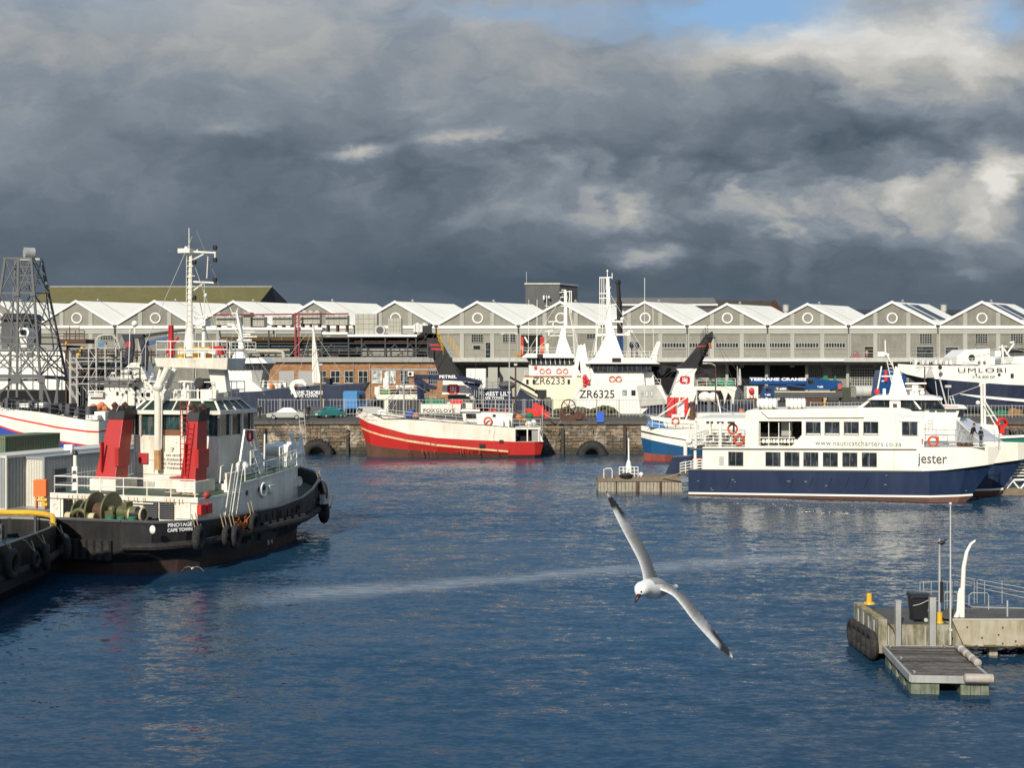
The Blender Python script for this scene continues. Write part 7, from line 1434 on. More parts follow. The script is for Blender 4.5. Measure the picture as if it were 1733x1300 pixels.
mb = MB(); mb.box(-.02, 4.7, -4.4, 4.4, 3.62, 3.645); t.part('green_deck', mb, DECKG, smooth=False)
def aft(name, x0, y0, x1, y1, mt, x=-.01, dp=.04, par=None, **k):
    a = t.PX(x0, y1, x); b = t.PX(x1, y0, x); mb = MB(); mb.box(x-dp, x, min(a.y, b.y), max(a.y, b.y), a.z, b.z); return t.part(name, mb, mt, parent=par, smooth=False, **k)
aft('port_door', 86, 845, 103, 879, HW_, dp=.07); aft('doorway', 107, 845, 124, 878, DARK, dp=.01)
mb = MB(); c = t.PX(94, 857, -.1); mb.torus(c, .14, .02, (1, 0, 0), 12, 4); t.part('door_wheel', mb, HW_)
for x0, x1 in ((243, 268), (270.5, 295)):
    o = aft('louvre_grille', x0, 845, x1, 879, DARK, dp=.02); a = t.PX(x0, 879, 0); b = t.PX(x1, 845, 0); mb = MB()
    for k in range(11): z = a.z+(b.z-a.z)*(k+.5)/11; mb.add([(-.09, a.y, z), (-.09, b.y, z), (-.03, b.y, z+.06), (-.03, a.y, z+.06)], [(0,1,2,3)])
    t.part('slats', mb, DGREY, parent=o, smooth=False)
aft('locker_door', 298, 845, 323, 878, HW_, dp=.05, bevel=.015)
# green towing winch on the after deck
GM = GREENM
def drum(x, y, z, r0, r1, w, nm='winch_drum'):
    mb = MB(); mb.tube((x, y-w/2, z), (x, y+w/2, z), r0, n=20); o = t.part(nm, mb, RUST)
    for s_ in (-1, 1): mb = MB(); mb.tube((x, y+s_*w/2-.05, z), (x, y+s_*w/2+.05, z), r1, n=28); t.part('drum_flange', mb, GM, parent=o)
def ws(px, py, x=-1.4): return t.PX(px, py, x)
p = ws(172, 858); drum(-1.2, p.y, 2.95, .45, 1.0, .95); p = ws(133, 862); drum(-1.0, p.y, 2.75, .35, .72, .5)
mb = MB(); p = ws(135, 872, -2.0); mb.torus((-2.0, p.y, 2.55), .52, .12, (1, 0, 0), 20, 8, a0=0, a1=360); t.part('towing_fairlead', mb, GM)
mb = MB()
for px in (118, 158): p = ws(px, 876, -2.1); mb.tube((-2.1, p.y-.12, 2.75), (-2.1, p.y+.2, 2.75), .2, n=10)
t.part('cream_rollers', mb, paint('cream roller', (.6, .5, .28), .6, dirt=.3))
mb = MB(); p = ws(172, 866)
for dy in (-.75, .75): mb.ext([(-.7, p.y+dy-.06, 1.62), (-1.9, p.y+dy-.06, 1.62), (-1.5, p.y+dy-.06, 3.0), (-.95, p.y+dy-.06, 3.0)], (0, .12, 0))
p2 = ws(212, 862); mb.box(-1.7, -.9, p2.y-.9, p2.y+.5, 1.62, 2.6); mb.tube((-1.3, p2.y-.7, 2.95), (-1.3, p2.y+.4, 2.95), .34, n=14); mb.box(-1.6, -1.0, p2.y-.2, p2.y+.1, 2.6, 3.5); p3 = ws(193, 860); mb.box(-1.9, -1.3, p3.y-.25, p3.y+.25, 1.62, 3.05); mb.ball((-1.6, p3.y, 3.1), .22); t.part('winch_frame', mb, GM, bevel=.02)
mb = MB(); p = ws(230, 864); mb.tube((-1.3, p.y-.35, 2.85), (-1.3, p.y+.3, 2.85), .36, n=16); t.part('warping_head', mb, BLACK); mb = MB(); mb.torus((-1.3, p.y-.38, 2.85), .36, .06, (0, 1, 0), 18, 6); mb.torus((-1.3, p.y+.3, 2.85), .36, .06, (0, 1, 0), 18, 6); t.part('warping_rim', mb, paint('cream roller', (.6, .5, .28)))
mb = MB()
for px in (187, 205, 224): p = ws(px, 880, -2.2); mb.tube((-2.2, p.y, 2.5), (-2.2, p.y, 2.85), .22, n=12)
t.part('green_cans', mb, GRN)
# funnels
def funnel(y, lx, tw, bw, lean):
    z0, z1 = 4.3, 7.55
    mb = MB(); mb.box(lx-.2, lx+1.9, y-bw*.62, y+bw*.62, 3.645, z0); t.part('funnel_plinth', mb, HW_, smooth=False, bevel=.03)
    A = [(lx, y-bw/2), (lx+1.2, y-bw/2), (lx+1.2, y+bw/2), (lx, y+bw/2)]; Bq = [(lx+lean, y-tw/2-.1), (lx+1.0+lean, y-tw/2-.1), (lx+1.0+lean, y+tw/2-.1), (lx+lean, y+tw/2-.1)]
    mb = MB(); mb.loft([[(a, b, z0) for a, b in A], [(a, b, z1) for a, b in Bq]]); o = t.part('funnel', mb, REDF, smooth=False, bevel=.04)
    mb = MB(); mb.box(lx-.06, lx-.01+.2, y+bw*.12, y+bw*.2, z0+.4, z0+2.0); mb.box(lx+.1, lx+1.2, y-bw/2-.14, y-bw/2+.1, z0+.7, z0+1.7); t.part('funnel_casing', mb, REDF, parent=o, smooth=False)
    mb = MB(); C = [(a-.04 if a < lx+lean+.5 else a+.1, b+(-.05 if b < y else .05)) for a, b in Bq]; D = [(a+.12, b) for a, b in C]; mb.loft([[(a, b, z1+.003) for a, b in C], [(a, b, z1+.45+(.28 if a > lx+lean+.6 else 0)) for a, b in D]]); o2 = t.part('funnel_cap', mb, BLACK, parent=o, smooth=False)
    mb = MB()
    for k, (dx_, dy_) in enumerate(((.35, .15), (.8, -.2))): mb.path([(lx+lean+dx_, y+dy_-.1, z1+.3), (lx+lean+dx_, y+dy_-.1, z1+.62), (lx+lean+dx_-.2, y+dy_, z1+.85)], .17, 10)
    t.part('exhaust_pipe', mb, RUST)
    return o
funnel(2.75, 2.3, .95, 1.35, .9); funnel(-2.45, 2.3, .6, .95, .4)
mb = MB(); mb.ladder((2.2, -2.3, 4.4), (2.65, -2.5, 7.4), .35, .26, .025, side=(0, 1, 0)); t.part('funnel_ladder', mb, REDF)
mb = MB(); mb.box(3.9, 4.6, -1.6, .6, 3.66, 4.25); t.part('deck_hatch_box', mb, HW_, smooth=False, bevel=.03); mb = MB(); mb.box(3.8, 4.65, -2.0, -.4, 4.26, 4.36); t.part('red_hatch_cover', mb, paint('faded hatch red', (.35, .04, .03), .6), smooth=False)
# raised fore house
FH = [(4.7, 4.2, 3.98), (8.5, 4.15, 4.18), (11.5, 4.0, 4.36), (12.8, 3.7, 4.44), (13.9, 2.9, 4.5), (14.4, 1.6, 4.52)]
mb = MB(); rings = []
for x, hw, z in FH: rings.append([(x, -hw, 1.62), (x, -hw, z), (x, hw, z), (x, hw, 1.62)])
mb.loft(rings); t.part('fore_house', mb, HW_, smooth=False)
mb = MB()
for (x, hw, z), (x2, hw2, z2) in zip(FH, FH[1:]): mb.add([(x, -hw+.05, z+.012), (x2, -hw2+.05, z2+.012), (x2, hw2-.05, z2+.012), (x, hw-.05, z+.012)], [(0,1,2,3)])
t.part('fore_deck_paint', mb, DECKG, smooth=False)
mb = MB()
for sg in (-1, 1): mb.path([(x, sg*(hw+.02), z) for x, hw, z in FH[:4]], .07, 4)
t.part('deck_gutter', mb, HW_)
for px, py in ((404, 838), (417, 835), (437, 829), (446, 827)):
    c = t.P(px, py, -4.17); mb = MB(); mb.torus(c, .2, .045, (0, 1, 0), 18, 6); o = t.part('porthole', mb, HW_); mb = MB(); mb.disc(c, .18, (0, 1, 0), .04); t.part('pane', mb, GLASS, parent=o)
mb = MB(); c = t.P(446, 829, -4.25); mb.torus(c, .36, .08, (0, 1, 0), 20, 6); t.part('white_lifebuoy', mb, WHITEC)
mb = MB(); t.pbox(mb, 457, 820, 466, 834, -4.35, -4.2); t.pbox(mb, 396, 832, 401, 874, -4.5, -4.3); t.part('side_locker', mb, HW_, smooth=False)
for px, py in ((491, 820), (498, 818), (506, 815)):
    c = t.P(px, py, -3.85); mb = MB(); mb.torus(c, .26, .05, (.25, 1, 0), 16, 6); mb.disc(c, .2, (.25, 1, 0), .06); t.part('bow_fairlead', mb, HW_)
# shaded recess behind the aft house with red fire box
mb = MB(); mb.box(4.68, 4.72, -4.3, -4.45+.6, 1.7, 3.3); t.part('side_doorway', mb, DARK, smooth=False)
mb = MB(); a = t.P(334, 872, -4.5); b = t.P(356, 851, -4.5); mb.box(a.x, a.x+.55, -4.72, -4.46, a.z, b.z); mb.box(a.x+.65, a.x+1.15, -4.72, -4.46, a.z, b.z); t.part('red_fire_box', mb, REDB, smooth=False, bevel=.02)
mb = MB(); mb.ball(t.P(350, 838, -4.5), .2, 10, 6, sz=(1.2, 1, 1)); t.part('red_horn', mb, paint('faded hatch red', (.35, .04, .03)))
for k in (0, .75):
    mb = MB(); mb.ladder(t.P(384, 874, -4.75-k*.1)+V((k, 0, 0)), t.P(397, 785, -4.35)+V((k, 0, 0)), .45, .28, .03, side=(1, 0, 0)); t.part('boarding_ladder', mb, HW_)
mb = MB(); t.ptube(mb, 372, 815, 375, 792, -4.3, .04); t.ptube(mb, 372, 815, 375, 792, -3.6, .04); mb.path([t.P(372, 818, -4.3), t.P(374, 790, -4.3), t.P(377, 788, -4.3), t.P(380, 812, -4.3)], .04); t.part('gate_hoops', mb, HW_)
mb = MB(); mb.box(3.3, 4.5, -4.35, -4.1, 3.66, 4.7); t.part('vent_box', mb, HW_, smooth=False)
# bridge
def plan(x0, x1, w, c): return [(x0, -w+c), (x0, w-c), (x0+c*.5, w), (x1-c, w), (x1, w-c), (x1, -w+c), (x1-c, -w), (x0+c*.5, -w)]
P1 = plan(4.7, 9.6, 2.75, .8)
mb = MB(); mb.loft([[(x, y, 3.65) for x, y in P1], [(x, y, 6.6) for x, y in P1]]); t.part('bridge_base', mb, HW_, smooth=False)
P2 = plan(4.75, 9.55, 2.7, .8)
mb = MB(); mb.loft([[(x, y, 6.6) for x, y in P2], [(x, y, 7.8) for x, y in P2]]); t.part('bridge_windows', mb, GLASSG, smooth=False)
mb = MB(); P3 = plan(4.66, 9.64, 2.79, .8)
for (xa, ya), (xb, yb) in zip(P3, P3[1:]+P3[:1]):
    L = math.hypot(xb-xa, yb-ya); n = max(1, round(L/1.15))
    for i in range(n+1):
        if 0 < i < n or L > .5: x = xa+(xb-xa)*i/n; y = ya+(yb-ya)*i/n; mb.box(x-.07, x+.07, y-.07, y+.07, 6.6, 7.8)
t.part('window_pillars', mb, HW_, smooth=False)
aft('wooden_console', 277, 728, 306, 737, paint('varnished wood', (.22, .10, .04), .5, dirt=.3), x=4.73, dp=.03); 
mb = MB(); P4 = plan(4.5, 9.9, 2.95, .8); mb.loft([[(x, y, 7.8) for x, y in P4], [(x, y, 8.02) for x, y in P4]]); t.part('bridge_roof_lip', mb, HW_, smooth=False)
P5 = plan(4.75, 9.6, 2.75, .8); P6 = plan(5.3, 9.0, 2.2, .6)
mb = MB(); mb.loft([[(x, y, 8.02) for x, y in P5], [(x, y, 8.55) for x, y in P6]]); t.part('sloping_skylights', mb, paint('skylight green', (.015, .035, .028), .25), smooth=False)
mb = MB(); mb.loft([[(x, y, 8.55) for x, y in plan(5.2, 9.1, 2.3, .6)], [(x, y, 8.66) for x, y in plan(5.2, 9.1, 2.3, .6)]])
for (xa, ya), (xb, yb) in zip(P5, P6): mb.tube((xa, ya, 8.0), (xb, yb, 8.58), .08, n=4)
for f in (.25, .5, .75):
    for i in (0, 2, 4, 6):
        a_, b_ = P5[i], P5[(i+1) % 8]; c_, d_ = P6[i], P6[(i+1) % 8]; mb.tube((a_[0]+(b_[0]-a_[0])*f, a_[1]+(b_[1]-a_[1])*f, 8.0), (c_[0]+(d_[0]-c_[0])*f, c_[1]+(d_[1]-c_[1])*f, 8.58), .06, n=4)
t.part('bridge_roof', mb, HW_, smooth=False)
mb = MB(); zr_ = 8.66; mb.rail([(5.3, -2.2, zr_), (5.3, 2.2, zr_), (9, 2.2, zr_), (9, -2.2, zr_), (5.3, -2.2, zr_)], .95, .028, 2, .9); mb.rail([(-.0, -4.3, 3.645), (0, 4.3, 3.645), (4.5, 4.3, 3.645)], .95, .03, 2, 1.45); t.part('guard_rail', mb, WHITEC)
mb = MB(); mb.rail([(5.6, -4.1, 4.0), (9.5, -4.05, 4.2)], .9, .03, 2, 1.2); mb.rail([(9.8, -4.05, 4.25), (12.4, -3.85, 4.42)], 1.0, .03, 2, .85); t.part('fore_deck_rail', mb, WHITEC)
c = t.PX(244, 775, 4.68); 
aft('red_extinguisher_box', 236.5, 767, 251.5, 784, paint('box red', (.45, .03, .04), .5), x=4.69, dp=.12)
for k, s_ in enumerate(('7', 'ON 181576', 'GRS TONNAGE 381', 'ENG TONNAGE 42', 'NET TONNAGE 114')):
    p = t.PX(294 if k else 292, 762+(0 if k == 0 else 2+7.2*k), 4.67); text('tonnage_lettering', s_, (4.67, p.y, p.z), .125 if k else .24, paint('faded black lettering', (.05, .05, .05), .6), t.o, rot=(90, 0, -90), sx=1.2)
# tall pipes and the high platform
mb = MB(); c = lambda px, py, x=4.4: t.PX(px, py, x)
mb.path([c(284, 622), c(276, 640), c(268, 655), c(267, 665), c(267, 700), c(267, 762)], .19, 10); mb.ball(c(268, 655), .3, 10, 7); t.part('white_exhaust_pipe', mb, HW_)
mb = MB(); mb.tube(c(267, 762), c(267, 795), .20, n=10); t.part('rusty_exhaust_foot', mb, paint('rust stained paint', (.5, .28, .12), .7, dirt=.5, rust=.6, scale=2))
mb = MB(); mb.path([c(296, 624, 5), c(288, 645, 5), c(284, 660, 5)], .16, 8); mb.path([c(273, 622, 5.4), c(263, 660, 5.4), c(260, 672, 5.4)], .11, 8); mb.path([c(271, 655), c(274, 680), c(273, 760)], .04, 5)
q = [c(352, 625, 5.6), c(378, 622, 5.6), c(384, 664, 5.6), c(360, 667, 5.6)]; mb.ext(q, (.5, 0, 0)); mb.box(5.3, 6.2, c(350, 660, 5).y-.4, c(350, 660, 5).y+.6, 8.66, 9.2); t.part('platform_supports', mb, HW_, bevel=.03)
a = c(265, 620, 5); b = c(384, 606, 5); 
mb = MB(); mb.loft([[(5.0, a.y, a.z-.03), (5.0, b.y, a.z-.2), (6.9, b.y-.0, a.z-.2), (6.9, a.y, a.z-.03)], [(4.9, a.y+.1, b.z), (4.9, b.y-.1, b.z), (7.0, b.y-.1, b.z), (7.0, a.y+.1, b.z)]]); t.part('monkey_island', mb, HW_, smooth=False, bevel=.03)
mb = MB(); zz = b.z; mb.rail([(5, a.y, zz), (6.9, a.y, zz), (6.9, b.y, zz), (5, b.y, zz), (5, a.y, zz)], .95, .028, 2, .85); t.part('platform_rail', mb, WHITEC)
mb = MB(); mb.path([c(303, 597, 6), c(312, 594.5, 6), c(350, 594, 6), c(366, 597, 6)], .13, 8); mb.tube(c(344, 597, 6), c(344, 606, 6), .15, n=8); t.part('radar_scanner', mb, WHITEC)
mb = MB()
for px in (308, 334, 341, 353): p = c(px, 601, 6.6); mb.tube((p.x, p.y, p.z-.45), (p.x, p.y, p.z+.45), .26, n=12)
t.part('yellow_drum', mb, YEL)
mb = MB(); p = c(369, 583, 6.6); mb.box(6.4, 7.0, p.y-.35, p.y+.35, p.z-.6, p.z-.1); p = c(291, 590, 6.6); mb.box(6.4, 6.6, p.y-.12, p.y+.12, zz, zz+1.9); mb.tube((6.5, p.y-.5, zz+1.2), (6.5, p.y+.4, zz+.2), .07); mb.path([c(290, 558, 6.6), c(288, 575, 6.6), c(294, 600, 6.6)], .1); t.part('red_monitor', mb, REDF)
mb = MB(); mb.path([c(321.5, 606, 7), c(321.5, 575, 7), c(321.5, 558, 7), c(321, 545, 7), c(323, 428, 7)], [.38, .32, .25, .16, .10], 12)
mb.box(6.6, 7.4, c(327, 426, 7).y, c(307, 426, 7).y, c(320, 427, 7).z-.05, c(320, 424, 7).z+.1); mb.tube(c(317, 430, 7), c(319, 425, 7), .25, .4, n=10); mb.tube(c(315, 424, 7), c(315, 417, 7), .15, .07, n=8); mb.tube(c(320, 424, 7), c(320, 386, 7), .03)
for x0, y0, x1, y1, r_ in ((325, 426, 366, 428, .06), (326, 440, 345, 430, .05), (364, 416, 364, 442, .05), (352, 434, 350, 471, .035), (327, 477, 367, 479, .06), (327, 492, 344, 480, .05), (334, 422, 334, 428, .05), (346, 480, 346, 540, .02), (319, 560, 345, 545, .05)): mb.tube(c(x0, y0, 7), c(x1, y1, 7), r_)
for y in (450, 467, 485, 502, 520): mb.tube(c(317, y, 7), c(330, y, 7), .03)
mb.ladder(c(319, 560, 6.7), c(320, 432, 6.8), .32, .3, .02, side=(0, 1, 0)); t.part('mast', mb, HW_)
mb = MB()
for x, y in ((364, 419), (364, 440), (364, 474), (329, 444), (329, 504)): mb.tube(c(x, y-4, 6.9), c(x, y+4, 6.9), .11, n=8); mb.tube(c(x, y-1, 6.9), c(x, y+1, 6.9), .15, n=8)
t.part('navigation_light', mb, BLACK)
mb = MB(); mb.tube(c(345, 606, 7.6), c(345, 552, 7.6), .12); mb.tube(c(330, 538, 7.4), c(361, 534, 7.4), .07); mb.box(7.3, 7.9, c(352, 550, 7.6).y, c(338, 550, 7.6).y, c(345, 552, 7.6).z, c(345, 542, 7.6).z); mb.ball(c(348, 500, 7.3), .12); t.part('second_mast', mb, WHITEC)
mb = MB(); mb.ladder(c(311, 796, 4.3), c(311, 680, 4.3), .42, .28, .03, side=(0, 1, 0)); t.part('red_ladder', mb, REDF)
mb = MB(); mb.box(5.5, 6.2, -1.9, -1.0, 8.7, 9.8); mb.tube((5.4, -1.4, 9.5), (5.2, -1.4, 9.6), .3, n=12); t.part('searchlight', mb, BLACK)
mb = MB(); mb.box(6.2, 7.0, -1.6, -.6, 8.67, 9.1); t.part('rusty_liferaft_box', mb, RUST, smooth=False, bevel=.03)
mb = MB()
for q in ((5.6, .9, .5), (6.2, 1.6, .4), (6.0, 0, .35), (7.2, .6, .5), (8, -1, .4)): mb.tube((q[0], q[1], 8.66), (q[0], q[1], 9.2), q[2]*.6, n=10)
mb.box(5.6, 6.6, .2, 1.9, 8.67, 8.95); t.part('roof_fittings', mb, WHITEC)
# side gear forward: davit frames, bow winch
mb = MB(); g = lambda px, py, y=-3.9: t.P(px, py, y)
mb.path([g(403, 803), g(414, 728), g(430, 728), g(443, 803)], .07, 6); mb.path([g(403, 803, -2.9), g(414, 728, -2.9), g(430, 728, -2.9), g(443, 803, -2.9)], .06, 6); mb.tube(g(414, 745), g(414, 745, -2.9), .05); mb.tube(g(427, 748), g(442, 800), .12, n=8); mb.tube(g(434, 745), g(447, 800), .08, n=6); t.part('davit_frame', mb, WHITEC)
mb = MB(); mb.torus(g(423, 738), .28, .08, (0, 1, 0), 14, 6); t.part('red_lifebuoy', mb, REDF)
mb = MB(); mb.path([g(402, 802), g(403, 784), g(408, 780), g(418, 784), g(430, 796)], .07, 6); mb.ball(g(412, 790), .3, 8, 6); t.part('bow_hose_reel', mb, WHITEC)
mb = MB(); h = lambda px, py, y=-3.2: t.P(px, py, y)
mb.rail([h(473, 794), h(486, 790)], 1.3, .04, 2, .5); 
for x0, y0, x1, y1 in ((488, 770, 505, 766),): mb.tube(h(x0, y0), h(x1, y1), .35, n=14)
a = h(480, 788); mb.box(a.x, a.x+2.2, -3.4, -1.6, a.z-.1, a.z+.55); mb.box(a.x+.4, a.x+.9, -3.5, -3.2, a.z+.5, a.z+1.4); mb.tube((a.x+.3, -3.5, a.z+.9), (a.x+.3, -1.8, a.z+.9), .38, n=14); mb.tube((a.x+1.7, -3.5, a.z+.9), (a.x+1.7, -1.8, a.z+.9), .45, n=14); b = h(484, 760); mb.box(b.x-.4, b.x+.8, -3, -2.4, b.z-.15, b.z+.15); t.part('bow_winch', mb, WHITEC, bevel=.02)
mb = MB(); mb.tube(h(493, 733), h(499, 763), .14, n=8); mb.tube(h(508, 735), h(514, 770), .11, n=8); mb.tube(h(508, 735), h(516, 788), .05); t.part('bow_davit', mb, WHITEC)
mb = MB(); mb.ball(h(499, 762), .18, 8, 6); t.part('red_coupling', mb, REDB)
mb = MB(); t.ptube(mb, 448, 735, 447, 800, -3.8, .05); mb.rail([t.P(424, 800, -4.05), t.P(437, 797, -4.0)], 1.2, .04, 3, .5); t.part('pale_posts', mb, WHITEC)
# tyres over the side
def hung(px, py, y, r=.48, w=.2, ax=(0, 1, 0), x=None):
    c = t.P(px, py, y) if x is None else t.PX(px, py, x)
    mb = MB(); mb.torus(c, r, w, ax, 22, 10); o = t.part('tyre', mb, RUBBER)
    mb = MB(); top = c+V((0, 0, r)); mb.tube(top+V((-.15, .1, 0)), top+V((-.25, .25, .75)), .03); mb.tube(top+V((.15, .1, 0)), top+V((.1, .25, .8)), .03); t.part('lashing', mb, ROPE, parent=o)
    return c
hung(336, 911, -5.25, .46, .2, (-.25, 1, 0)); hung(398, 909, -5.4, .46, .2, (-.2, 1, 0)); hung(384, 907, -5.3, .42, .15, (-.2, 1, 0)); hung(430, 886, -5.25, .42, .16, (-.1, 1, 0))
for px, py, yy_ in ((545, 834, -4.1), (548, 866, -4.1)): hung(px, py, yy_, .56, .2, (.75, -.8, 0))
mb = MB(); hung_c = t.P(541, 850, -4.1); mb.box(hung_c.x-.4, hung_c.x+.3, -4.6, -4.3, hung_c.z-.1, hung_c.z+.5); t.part('bow_plate', mb, LGREY, smooth=False)
rg = random.Random(9); mb = MB(); c0 = t.P(408, 889, -5.05)
for k in range(46):
    a = c0+V((rg.uniform(-.6, .6), -rg.uniform(0, .12), rg.uniform(-.35, .35))); mb.path([a, a+V((rg.uniform(-.25, .25), -.06, rg.uniform(-.2, .2))), a+V((rg.uniform(-.3, .3), 0, rg.uniform(-.25, .25)))], .025, 4)
t.part('orange_rope_tangle', mb, paint('orange rope', (.55, .17, .05), .8))
mb = MB()
for k in range(6): a_ = k*.9; mb.box(6+a_, 6.5+a_, -5.12, -5.02, 1.62, 1.75)
t.part('belt_brackets', mb, WOOD, smooth=False)
n_ = V((-1.15, -1.4, 0)).normalized(); p0 = V((-1.2, -4.55, 2))
for k, s_ in enumerate(('PINOTAGE', 'CAPE TOWN')): q = hitp(t, 304, 888.5+8.5*k, p0, n_)+n_*.06; text('stern_lettering', s_, q, .2 if k == 0 else .17, LETW, t.o, rot=(90, 0, -39), sx=.95, bold=.008)
q = hitp(t, 264, 895, p0, n_); mb = MB(); q = t.PX(263, 896, -2.9); mb.ball(q+V((-.25, 0, 0)), .17, 10, 6, sz=(.5, 1, 1.3)); t.part('white_fairlead', mb, WHITEC)
t.ptxt('draught_marks', '8 4', 457, 918, -5.02, .3, LGREY, sx=1.2)
# ================================================================ second tug, cut off by the left edge
t = TH('harbour_tug', 'dark tug end with yellow pipe rail and hanging tyres at the lower left edge', 'tug', (-25.9, 60.0, 0), 90)
T2 = [(-18, 3.6, 2.7), (0, 3.6, 2.68), (3, 3.6, 2.68), (5.5, 3.6, 2.7), (7.5, 3.35, 2.7), (9, 2.7, 2.68), (10, 1.6, 2.66), (10.4, .1, 2.66)]
st = [(x, [(hw, z), (hw*1.0, 1.4), (hw*.98, .6), (hw*.6, -1)]) for x, hw, z in T2]
mb = MB(); hull(mb, st); t.part('hull', mb, TUGBLK); mb = MB(); deck(mb, st, lambda x, z: 1.7, .05); t.part('deck', mb, paint('teal deck paint', (.015, .06, .09), .5, dirt=.3))
mb = MB()
for sg in (-1, 1): mb.path([(x, sg*hw, z+.02) for x, hw, z in T2], .05, 6)
t.part('bulwark_cap', mb, GREY)
mb = MB()
for sg in (-1, 1): mb.path([(x, sg*(hw+.1), 1.3) for x, hw, z in T2[:-1]], .18, 8)
t.part('rubbing_belt', mb, RUBBER)
mb = MB(); zz = 3.0; pts = [(7.5, 3.4), (9.6, 2.0), (10.2, .3), (10.0, -1.2), (9.3, -2.2), (8.4, -2.85), (7.4, -3.25), (6.9, -3.4)]
mb.path([(x, y, zz if i < 7 else 2.7) for i, (x, y) in enumerate(pts)], .14, 10); t.part('yellow_pipe_rail', mb, YEL)
mb = MB(); mb.tube((10.1, .6, 1.7), (10.1, .6, 2.9), .08); mb.tube((9.6, -1.6, 1.7), (9.6, -1.6, 2.9), .08); mb.box(9.0, 9.4, -.1, .5, 1.7, 2.5); t.part('rail_post', mb, DGREY)
mb = MB(); mb.disc((8.96, .2, 2.2), .26, (1, 0, 0), .06); t.part('blue_disc', mb, paint('disc blue', (.05, .12, .2), .5))
mb = MB(); mb.box(-14, -5.5, -2.9, 3.3, 1.7, 6.2); mb.box(-12, -6, -2.4, 2.6, 6.2, 10.5); t.part('deckhouse', mb, HW_, smooth=False, bevel=.05)  # unseen upper works, set out of frame to shade the visible end
for i, (px, py, r) in enumerate(((20, 955, .5), (78, 943, .47), (108, 926, .5), (126, 912, .4), (60, 948, .3))):
    x = 2.2+i*0; q = t.P(px, py, -3.98) if px < 70 or i == 4 else t.P(px, py, -3.95 if i == 1 else (-3.75 if i == 2 else -3.3))
    ax = (0, 1, 0) if i in (0, 4) else ((.35, -1, 0) if i == 1 else (.8, -1, 0)); mb = MB(); mb.torus(q, r, r*.38, ax, 22, 10); o = t.part('tyre', mb, RUBBER)
    mb = MB(); top = q+V((0, 0, r*1.1)); mb.path([top, top+V((-.4, .3, .6)), top+V((-.9, .4, .75))], .03, 5); mb.tube(top, top+V((.3, .3, .5)), .03); t.part('lashing', mb, ROPE, parent=o)
# ================================================================ jetty with pontoon at the lower right
YJ = 48.9; ZJ = 1.3
t = TH('concrete_jetty', 'stained concrete jetty head with a low parapet at the lower right', 'jetty', (at(1550, 614, YJ).x, YJ, 0))
JC = paint('jetty concrete', (.36, .33, .25), .85, dirt=.9, dcol=(.12, .11, .06), scale=1.6, bump=.01)
a = t.P(1500, 1058, 0); b = t.P(1608, 1100, 0)
mb = MB(); mb.box(a.x, b.x, 0, 3.2, .35, ZJ); mb.box(a.x, a.x+8, .6, 3.2, .35, ZJ-.003); t.part('head_block', mb, JC, smooth=False, bevel=.02)
mb = MB(); mb.box(a.x+.02, b.x-.02, .05, 3.3, ZJ+.004, ZJ+.02); mb.box(b.x, b.x+9.9, .62, 2.5, ZJ+.094, ZJ+.11); t.part('deck_surface', mb, paint('damp deck concrete', (.09, .085, .075), .8, dirt=.5, scale=1.5, streak=1), smooth=False)
mb = MB(); mb.box(a.x-.32, a.x-.003, -.15, 3.4, .3, ZJ+.22); t.part('parapet', mb, JC, smooth=False, bevel=.02)
mb = MB()
for k in range(4): mb.box(a.x-.36, a.x-.325, .35+k*.75, .5+k*.75, .2, ZJ+.1)
t.part('steel_straps', mb, STEEL, smooth=False)
mb = MB(); c1 = t.P(1606, 1050, .5); mb.box(c1.x+.1, c1.x+10, .45, 2.6, .42, ZJ+.09); mb.v = [(x if z > .8 or x > c1.x+2 else x+.45, y, z) for x, y, z in mb.v]; t.part('right_beam', mb, paint('paler jetty concrete', (.42, .39, .30), .85, dirt=.5, dcol=(.24, .18, .09), scale=1.6), smooth=False)
mb = MB(); mb.box(c1.x+.12, c1.x+10, .43, .5, ZJ+.092, ZJ+.13); t.part('white_edge', mb, LGREY, smooth=False)
for x in (1.0, 3.6):
    mb = MB(); mb.box(c1.x+x+.6, c1.x+x+.9, .9, 1.2, -2, .42); t.part('pile', mb, JC, smooth=False)
mb = MB(); mb.box(a.x+.1, b.x-.1, .4, 3, -2, .35); t.part('dark_base', mb, paint('weedy base', (.03, .03, .018), .9, dirt=.5), smooth=False)
for k in range(5):
    mb = MB(); mb.torus((a.x-.50, .1+k*.68, .55-.02*k), .40, .14, (1, 0, 0), 20, 10); t.part('tyre_fender', mb, RUBBER)
JT = t
def jthing(name, label, cat, px, y, z=ZJ+.02, group=None, d=None): 
    Yd = YJ+y; return TH(name, label, cat, (at(px, 614, Yd).x, Yd, z), group=group)
t = jthing('bollard', 'yellow bollard on the far corner of the jetty parapet', 'bollard', 1471, 3.0, ZJ+.22, 'yellow bollards on the jetty'); mb = MB(); mb.path([(0,0,0), (0,0,.06), (0,0,.08), (0,0,.40)], [.22, .2, .11, .10], 12); t.part('post', mb, YEL)
t = jthing('bollard', 'yellow bollard beside the twin steel pile on the jetty', 'bollard', 1590, .25, group='yellow bollards on the jetty'); mb = MB(); mb.path([(0,0,0), (0,0,.04), (0,0,.05), (0,0,.38)], [.15, .14, .10, .10], 12); t.part('post', mb, YEL)
